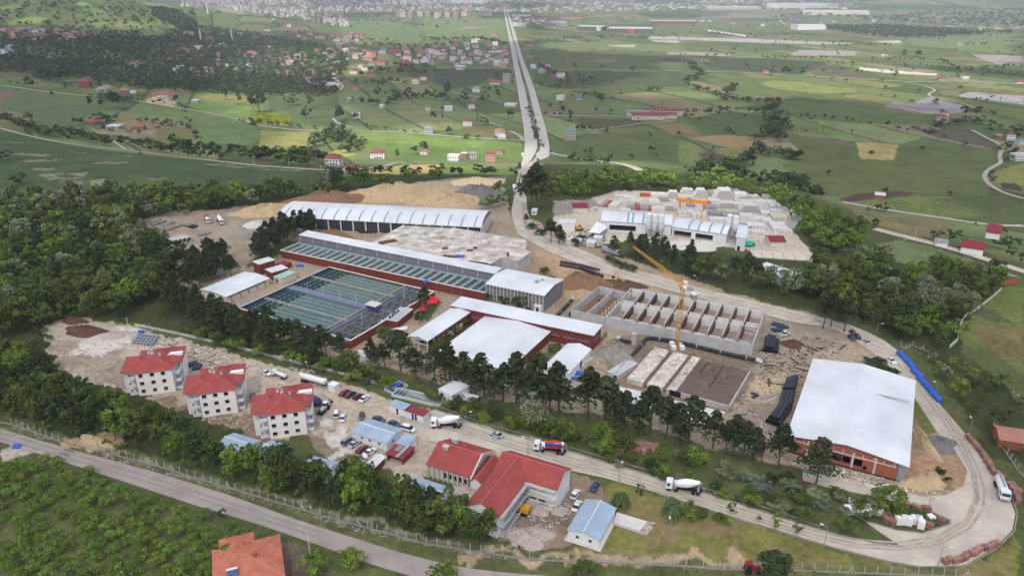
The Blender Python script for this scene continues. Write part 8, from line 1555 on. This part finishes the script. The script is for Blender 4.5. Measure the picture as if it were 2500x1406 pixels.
for a in [(360,1135,115,2,'w','m','white house with maroon roof beside the sandy yard'),(172,1255,100,2,'w','m','white house with maroon roof on the lowest lane'),(698,1105,70,1,'w','r','small house with red roof and white porch in the bright garden'),(905,1155,95,2,'w','w','white house with rusty flat roof'),(980,1140,50,2,'b','w','half-built orange brick house'),(1040,1140,55,2,'g','g','grey-white house right of the half-built one'),(1165,1165,75,3,'p','m','tall house with maroon roof above a red porch'),(1235,1100,60,1,'g','m','dark shed right of the tall house'),
    (55,1185,110,2,'w','m','white house with red roof at the end of the lower lane'),(205,845,65,2,'w','w','small white cube house beside the round tree'),(725,955,75,2,'g','g','grey flat-roofed house on the green slope'),(1005,900,78,2,'w','m','white house with maroon roof in the middle of the green slope'),(865,795,65,2,'w','w','white cube house with terrace'),(1028,778,52,2,'w','m','small maroon-roofed house in the trees'),(1230,970,75,2,'c','o','unfinished house with terracotta walls by the highway'),(1245,990,65,1,'w','w','white flat annex by the highway'),(1310,760,95,1,'w','w','long white roof beside the highway'),(390,770,40,1,'w','w','white hut on the slope'),(170,720,60,1,'g','w','long white shed roof on the slope'),(715,790,40,1,'w','g','low pale shed on the middle slope'),
    (1065,660,65,2,'w','g','white modern house in the middle field'),(630,600,60,3,'w','m','white house with maroon roof in the trees'),(685,575,55,2,'w','m','house behind the maroon-roofed one'),(1285,590,60,5,'g','g','grey five-storey block beside the highway'),(1195,605,80,1,'w','r','round white terrace with red roof'),(1740,1000,85,4,'g','t','four-storey house with teal roof right of the highway'),(1668,715,60,2,'w','w','white country house right of the highway'),(1805,718,50,1,'g','b','shed with blue roof'),(1665,555,60,3,'w','m','white three-storey house right of the highway'),(1475,490,45,3,'w','m','house beside the crossing, right of the highway'),(1570,485,55,2,'w','m','maroon-roofed house beyond the crossing'),(1530,525,60,2,'g','g','pale house at the right of the crossing'),(1610,560,50,1,'b','m','low maroon shed at the crossing'),
    (1255,490,70,3,'p','g','pink block left of the crossing'),(1225,470,70,4,'w','g','apartment block left of the crossing'),(1270,450,60,3,'w','m','apartment block behind the pink one'),(1075,395,55,4,'w','g','white tower house near the filling station'),(960,495,60,2,'w','w','wide white house at the village edge'),(700,460,75,3,'w','w','white commercial block'),(905,440,60,4,'w','m','apartment block, right end of the village row'),(830,415,60,4,'w','m','apartment block, third of the village row'),(785,395,60,4,'w','m','apartment block, second of the village row'),(745,385,50,4,'w','m','apartment block, first of the village row'),(570,440,60,4,'w','r','tall block with red roof in the village'),(575,410,45,5,'w','g','tallest block of the village'),(195,530,65,2,'w','m','white villa left in the village'),(275,505,60,2,'w','m','villa with red roof left in the village'),(310,550,70,2,'p','m','pink villa at the lower edge of the village'),(380,465,100,2,'p','m','long maroon-roofed hall in the village'),(620,490,0,0,'w','w',''),(560,480,90,2,'r','m','long red hall in the village'),(300,430,100,2,'p','o','long row with orange roofs'),(490,395,110,2,'r','m','long maroon hall behind the village'),(1440,325,90,1,'g','m','farm with maroon roofs right of the highway'),(1450,430,55,2,'b','g','dark house right of the highway'),(200,650,45,2,'p','r','house left among the poplars'),(700,620,70,1,'g','m','low house in the poplars'),(25,610,90,1,'w','w','flat white building at the curved street'),(1050,720,40,1,'g','r','hut with red roof in the trees')]:
    if a[2]: house(*a[:6], T2, a[6])
for i in range(110): house(random.uniform(0,1280), max(285, min(500, random.gauss(400,55)))-(0 if random.random() < .8 else 30), random.uniform(34,60), random.choice([1,2,2,3]), random.choice('wwwgpc'), random.choice('rmogrgw'), T2, 'house of the roadside village')
for i in range(30): house(random.uniform(0,260), random.uniform(250,300), random.uniform(24,40), random.choice([1,2]), random.choice('wgp'), random.choice('rmo'), T2, 'house at the left end of the roadside village')
for i, x in enumerate((510,540,590,660,715,780,800,855,915,975)): house(x, 120+(i%3)*5, 44, 8, 'c' if i % 2 else 'p', 'o' if i % 3 else 'g', T2, 'cream apartment tower in the row beyond the long meadow', ang=.1)
for a in [(640,530,45,2,'p','m','house with maroon roof by the far lane'),(1900,870,80,2,'c','m','cream house with dark roof among the trees'),(1915,840,60,2,'w','m','white house with dark roof behind the cream one'),(2095,860,45,1,'g','m','shed beside the big trees'),(2390,1000,60,2,'w','m','white house with maroon roof near the right edge'),(2310,990,60,1,'b','o','brick sheds near the right edge'),(2460,1030,70,1,'w','t','white house at the right edge'),(2450,1145,110,2,'w','w','long white house with veranda at the right edge'),(1905,575,65,1,'g','m','barn with purple roof by the far lane'),(2065,565,55,1,'w','w','white house by the far lane'),(2445,600,60,1,'w','m','house by the far lane at the right edge'),(1485,405,45,1,'w','w','white barn at the hedge'),(2020,325,50,1,'c','o','orange farmhouse on the far plain'),(2170,215,35,1,'w','w','white shed at the far wood'),(2290,210,60,1,'w','o','row of orange roofs at the far wood'),(620,190,30,3,'w','g','white tower house on the far plain'),(400,170,50,1,'w','m','long shed on the far plain'),(240,155,30,1,'w','w','white hut far left on the plain'),(185,155,40,1,'w','w','white sheds far left on the plain')]:
    house(*a[:6], T3, a[6])
for i in range(60): house(random.uniform(700,2490), random.uniform(130,215), random.uniform(14,34), random.choice([1,1,2]), random.choice('wwgc'), random.choice('wgrom'), T3, 'small building at the far woods')
for i in range(40): house(random.uniform(1320,1560), random.uniform(110,200), random.uniform(20,45), random.choice([1,2,3]), random.choice('wwgp'), random.choice('wgrom'), T2, 'building beside the far end of the highway')
for i in range(560):
    u = random.random(); x = 1300+1190*u; house(x, random.uniform(2, 60+190*max(0, u-.25)), random.uniform(14,30), random.choice([2,3,4,5]), random.choice('wwwcgp'), random.choice('orggwww'), T1, 'TOWN')
for i in range(520): house(random.uniform(0,1280), random.uniform(2,95)*random.choice([1,1,.6]), random.uniform(14,30), random.choice([2,3,4,5]), random.choice('wwwcgp'), random.choice('orgwwgw'), T2, 'TOWN')
for i in range(200): house(random.uniform(1280,2490), random.uniform(2,90), random.uniform(16,44), random.choice([1,2,3]), random.choice('wwcg'), random.choice('wwgw'), T2, 'TOWN')
for i in range(160): house(random.uniform(0,1300), random.uniform(2,70), random.uniform(16,50), random.choice([1,2,3]), random.choice('wwcc'), random.choice('wwg'), T3, 'TOWN')
HOUSES.sort(key=lambda h: -h[1]/h[0].length*(1 if h[7] != 'TOWN' else .3))
def house_geo(mbw, mbr, q, w_, d_, fl, roof, ang, wi, ri, base=(0,0,0)):
    h = fl*2.9+.6; c, s = math.cos(ang), math.sin(ang); T = lambda x, y, z: (x*c-y*s+base[0], x*s+y*c+base[1], z+base[2])
    w2, d2 = w_/2, d_/2; mbw.add([T(x, y, z) for z in (-2, h) for x, y in ((-w2,-d2),(w2,-d2),(w2,d2),(-w2,d2))], [(3,2,1,0),(4,5,6,7),(0,1,5,4),(1,2,6,5),(2,3,7,6),(3,0,4,7)], wi)
    if roof in 'rmot' or (roof == 'g' and fl < 3):
        e = .6; rr = min(w2, d2); mbr.add([T(x, y, h+.03) for x, y in ((-w2-e,-d2-e),(w2+e,-d2-e),(w2+e,d2+e),(-w2-e,d2+e))]+[T(-w2+rr*.8, 0, h+rr*.55), T(w2-rr*.8, 0, h+rr*.55)], [(0,1,5,4),(1,2,5),(2,3,4,5),(3,0,4),(3,2,1,0)], ri)
    else: mbr.add([T(x, y, z) for z in (h+.02, h+.4) for x, y in ((-w2-.2,-d2-.2),(w2+.2,-d2-.2),(w2+.2,d2+.2),(-w2-.2,d2+.2))], [(3,2,1,0),(4,5,6,7),(0,1,5,4),(1,2,6,5),(2,3,7,6),(3,0,4,7)], ri)
town_w, town_r = MB(), MB(); wk, rk = list(HW), list(HR); nh = 0
for (q, w_, d_, fl, wl, rf, ang, note) in HOUSES:
    w_ = max(w_, 5); d_ = max(d_, 5)
    if nh < 290 and note != 'TOWN':
        nh += 1; r = empty('house', q, ang, note, 'house'); a_, b_ = MB(), MB(); house_geo(a_, b_, q, w_, d_, fl, rf, 0, 0, 0); a_.build('wall', HW[wl], r); rb = b_.build('roof', HR[rf], r)
        if note.startswith(('house', 'building', 'small building', 'cream apartment tower')): r['label'] = note+', '+_desc[wl]+' walls and '+_rd[rf]; r['group'] = 'houses: '+note
        if w_/q.length > .016:
            h = 3.5+fl*2.9; MB().box(w_*.12,-.4,fl*2.9+.7,w_*.12+.9,.4,h).build('chimney', M_concd, rb)
            MB().box(-w_*.3,-d_/2-1.2,.15+2.9*(fl-1),w_*.3,-d_/2-.01,.3+2.9*(fl-1)).box(-w_*.3,-d_/2-1.2,.31+2.9*(fl-1),w_*.3,-d_/2-1.1,1.1+2.9*(fl-1)).build('balcony', M_whitew, r)
    else: house_geo(town_w, town_w, q, w_, d_, fl, rf, ang, wk.index(wl), len(wk)+rk.index(rf), q)
tag(town_w.build('town', [HW[k] for k in wk]+[HR[k] for k in rk]), 'densely built town fading into the haze at the top of the picture', 'town', kind='stuff')
# landmarks
def big(label, p, w_, d_, h, ang, wm, rm, f, name='industrial_hall', cat='hall', red=None):
    q = P(f(*p)); r = empty(name, q, ang, label, cat); MB().box(-w_/2,-d_/2,-2,w_/2,d_/2,h).build('wall', wm, r); MB().box(-w_/2-.6,-d_/2-.6,h+.02,w_/2+.6,d_/2+.6,h+.8).build('roof', rm, r)
    if red: MB().box(red[0]*w_,-d_/2-2,-1,red[1]*w_,-d_/2-.02,h+.5).build('entrance_block', red[2], r)
    return r
M_dkw = mat('dark hall wall', C(96,88,88), .8, .15, .1); M_redp = mat('red panel', C(206,70,60), .6, .08); M_paleg = mat('pale green panel', C(170,200,184), .6, .08)
big('wide dark hall with a white roof and a bright red entrance block beyond the plain', (2165,232), 150, 90, 14, -.12, M_dkw, M_roofw, T2, red=(-.05,.08,M_redp)); big('dark hall with white roof and pale green panel beyond the plain', (1890,218), 95, 70, 14, -.3, M_dkw, M_roofw, T2, red=(.25,.42,M_paleg)); big('grey hall with white roof left of the two dark ones', (1645,185), 75, 50, 13, -.05, M_grey, M_roofw, T2)
big('long flat hall with red-brown walls at the right beyond the plain', (2470,172), 190, 60, 12, -.1, HW['r'], M_roofw, T2); big('long white roof beside the far end of the highway', (1385,122), 95, 30, 9, 0, M_whitew, M_roofw, T2); big('white office block below the long white roof', (1372,190), 55, 25, 13, 0, HW['w'], M_roofw, T2); big('long low terraced building left of the far highway end', (1080,115), 130, 30, 12, .05, HW['c'], M_white, T2); big('row of purple-roofed buildings beyond the dark halls', (1560,135), 180, 40, 9, 0, HW['p'], M_maroon, T2); big('second row of purple-roofed buildings', (1720,135), 130, 40, 9, 0, HW['p'], M_maroon, T2)
big('bright white rectangular factory on the far right plain', (942,212), 110, 60, 16, .12, M_white, M_white, T3); big('huge pale factory block fading in the haze', (880,55), 420, 160, 22, -.1, HW['w'], M_white, T3); big('second pale factory block fading in the haze', (1130,105), 330, 90, 18, -.15, HW['w'], M_white, T3); big('pale factory halls at the left of the factory group', (400,68), 330, 90, 14, 0, HW['c'], M_white, T3)
big('large hospital-like building at the end of the highway', (1010,30), 260, 50, 30, 0, HW['w'], M_white, T2)
b = P(T2(1183,405)); r = empty('filling_station', b, 0, 'white filling station canopy with a tall mast left of the highway', 'filling station'); MB().bar((0,0,0),(0,0,24),.9,6).build('mast', M_white, r); MB().box(-12,18,0,22,30,.2).box(-12,18,8,22,30,9.5).build('canopy', M_white, r)
for x in (-10, 5, 20): MB().box(x-.4,23,.21,x+.4,24,7.99).build('column', M_whitew, r)
for i, (p, h, f) in enumerate([((1440,305),34,T1),((1662,290),32,T1),((1488,100),38,T1),((92,65),40,T3)]):
    q = P(f(*p)); r = empty('minaret', q, 0, ['white minaret left of the pair on the wooded hillside','white minaret right of the pair on the wooded hillside','far minaret near the edge of the town','minaret among the far factory roofs'][i], 'minaret'); MB().lathe([(2.2,0),(1.8,2),(1.5,h*.6),(2.4,h*.62),(2.4,h*.66),(1.3,h*.67),(1.2,h*.85)], (0,0,0), 12).build('shaft', M_white, r); MB().lathe([(1.5,0),(.05,h*.16)], (0,0,h*.85), 12).build('spire', M_grey, r)
for i in range(10):
    q = P(T3(255+i*27, 232+i*4)); r = empty('greenhouse', q, .12, 'white arched greenhouse in the long row on the far plain', 'greenhouse', 'greenhouses on the far plain'); ar = MB(); arch(ar, -28, 28, 11, 2.5, 4); ar.build('cover', M_white, r).rotation_euler.z = 1.5; 
b = P(T2(2280,850))
for i, (x, y, w_, d_, h, lb, m) in enumerate([(2290,850,44,20,6,'front hall of the brick works with a red roof',M_maroon),(2400,845,34,18,6,'right hall of the brick works',M_maroon),(2440,822,36,20,7,'rear hall of the brick works',M_maroon),(2240,825,40,16,5,'grey sheds of the brick works',HR['g']),(2330,812,30,14,6,'rear red-roofed shed of the brick works',M_maroon)]): big(lb, (x, y), w_, d_, h, -.1, HW['c'], HR['m'] if m is M_maroon else m, T2, 'works_hall')
tag(MB().lathe([(1.4,0),(1,18)], (0,0,0), 10).build('chimney_stack', HW['b'].name and M_brick, loc=P(T2(2388,815))), 'brick chimney of the brick works on the right plain', 'chimney')
# farmhouses on the right, near
hut('farmhouse with a long maroon hipped roof beside the lower right lane', (1310,475), (1470,500), (1495,455), 3.2, cD, M_maroon, M_white, 2.2); hut('upper farmhouse with a maroon roof beside the upper right lane', (1490,370), (1590,385), (1655,330), 3.4, cD, M_maroon, M_white, 2.2); hut('pale shed with grey roof left of the long maroon farmhouse', (1130,440), (1215,450), (1225,425), 2.6, cD, HR['g'], M_whitew, .8)
hut('ruined barn with a broken pale roof at the end of the lower lane', (1530,690), (1580,712), (1615,650), 3, cD, M_concd, M_brick, 1.2); hut('white-roofed field shed on the dark ploughed strip', (695,105), (765,112), (775,92), 2.6, cD, M_roofw, M_brick, .5); hut('brick outbuilding with a blue sheet on its roof at the right edge', (1460,610), (1640,640), (1660,565), 3, cI, HR['o'], M_brick, 1.2)
# ------------------------------------------------------------ air
hz = MB().box(-16000,-600,-60,16000,16500,240).build('haze', None) if False else None
hm = bpy.data.materials.new('haze'); hm.use_nodes = True; nn = hm.node_tree.nodes; nn.remove(nn['Principled BSDF']); pv = nn.new('ShaderNodeVolumePrincipled'); pv.inputs['Color'].default_value = (.80,.90,1,1); pv.inputs['Density'].default_value = .00016; pv.inputs['Anisotropy'].default_value = .0
hm.node_tree.links.new(pv.outputs[0], nn['Material Output'].inputs['Volume'])
hz = MB().box(-15000,-700,-60,15000,15800,260).build('haze', hm); tag(hz, 'thin pale air over the whole landscape', 'haze', kind='stuff')

# ------------------------------------------------------------ the broken cloud layer that shades most of the land and leaves sunlit patches
ZC = 700.; sh_ = np.array([sdir.x, sdir.y])*ZC/sdir.z
LIT = [W(p) for p in ([(370,245),(560,215),(720,225),(860,322),(1270,338),(1275,436),(1150,434),(880,438),(700,400),(560,330)], [(1285,385),(1500,400),(1780,425),(1950,480),(2010,590),(1800,560),(1500,520),(1290,520)],
      [(780,48),(1260,45),(1300,105),(1200,118),(780,112)], [(1330,50),(2510,50),(2510,170),(2100,180),(1800,150),(1330,130)], [(1780,188),(1960,192),(2130,212),(2110,232),(1900,232)], [(0,5),(560,5),(620,70),(420,85),(200,70),(0,75)], [(2010,1130),(2300,1200),(2420,1060),(2600,1120),(2600,1420),(2100,1420)], [(300,0),(760,4),(740,60),(560,30)])]
cs = 45; mb = MB(); nx_, ny_ = int(8400/cs), int(8200/cs); gx_ = -3800+np.arange(nx_+1)*cs; gy_ = -500+np.arange(ny_+1)*cs; CX, CY = np.meshgrid(gx_, gy_, indexing='ij')
def _litp(x, y):
    wx = x+(vnoise(x/70, y/70, 91)-.5)*60; wy = y+(vnoise(x/70, y/70, 92)-.5)*60; m = (vnoise(x/420, y/420, 93) > np.where(y > 2300, .45, .68)) & (y > 900)
    for p in LIT: m |= inpoly(wx, wy, p)
    return m
cell = ~_litp(CX[:-1,:-1]+cs/2, CY[:-1,:-1]+cs/2); zt = ZC+25+70*vnoise(CX/130, CY/130, 95); zb = ZC-10*vnoise(CX/90, CY/90, 96); vt = {}
def _cv(i, j, t):
    k = (i, j, t)
    if k not in vt: vt[k] = len(mb.v); mb.v.append((CX[i,j]+sh_[0], CY[i,j]+sh_[1], (zt if t else zb)[i,j]))
    return vt[k]
for i in range(nx_):
    for j in range(ny_):
        if not cell[i,j]: continue
        mb.f += [(_cv(i,j,1),_cv(i+1,j,1),_cv(i+1,j+1,1),_cv(i,j+1,1)), (_cv(i,j,0),_cv(i,j+1,0),_cv(i+1,j+1,0),_cv(i+1,j,0))]
        for (di, dj, a, b_) in ((-1,0,(0,1),(0,0)),(1,0,(1,0),(1,1)),(0,-1,(0,0),(1,0)),(0,1,(1,1),(0,1))):
            ii, jj = i+di, j+dj
            if 0 <= ii < nx_ and 0 <= jj < ny_ and cell[ii,jj]: continue
            A_, B_ = (i+a[0], j+a[1]), (i+b_[0], j+b_[1]); mb.f.append((_cv(*A_,0), _cv(*B_,0), _cv(*B_,1), _cv(*A_,1)))
mb.mi = [0]*len(mb.f); cm = bpy.data.materials.new('cloud'); cm.use_nodes = True; cn = cm.node_tree.nodes; cn.remove(cn['Principled BSDF']); t_ = cn.new('ShaderNodeBsdfTransparent'); l_ = cn.new('ShaderNodeBsdfTranslucent'); l_.inputs[0].default_value = (.95,.96,1,1); x_ = cn.new('ShaderNodeMixShader'); x_.inputs[0].default_value = .5
cm.node_tree.links.new(t_.outputs[0], x_.inputs[1]); cm.node_tree.links.new(l_.outputs[0], x_.inputs[2]); cm.node_tree.links.new(x_.outputs[0], cn['Material Output'].inputs[0])
tag(mb.build('clouds', cm, smooth=True), 'broken layer of thin white cloud overhead', 'clouds', kind='stuff')
for o in COL.objects:
    if 'label' in o.keys() and len(o['label'].split()) < 4: o['label'] += ' standing in the fields'
_lb = sorted({o['label'] for o in COL.objects if 'label' in o.keys() and len(o['label'].split()) > 16}); print('LONG', len(_lb)); [print('  L:', x) for x in _lb]
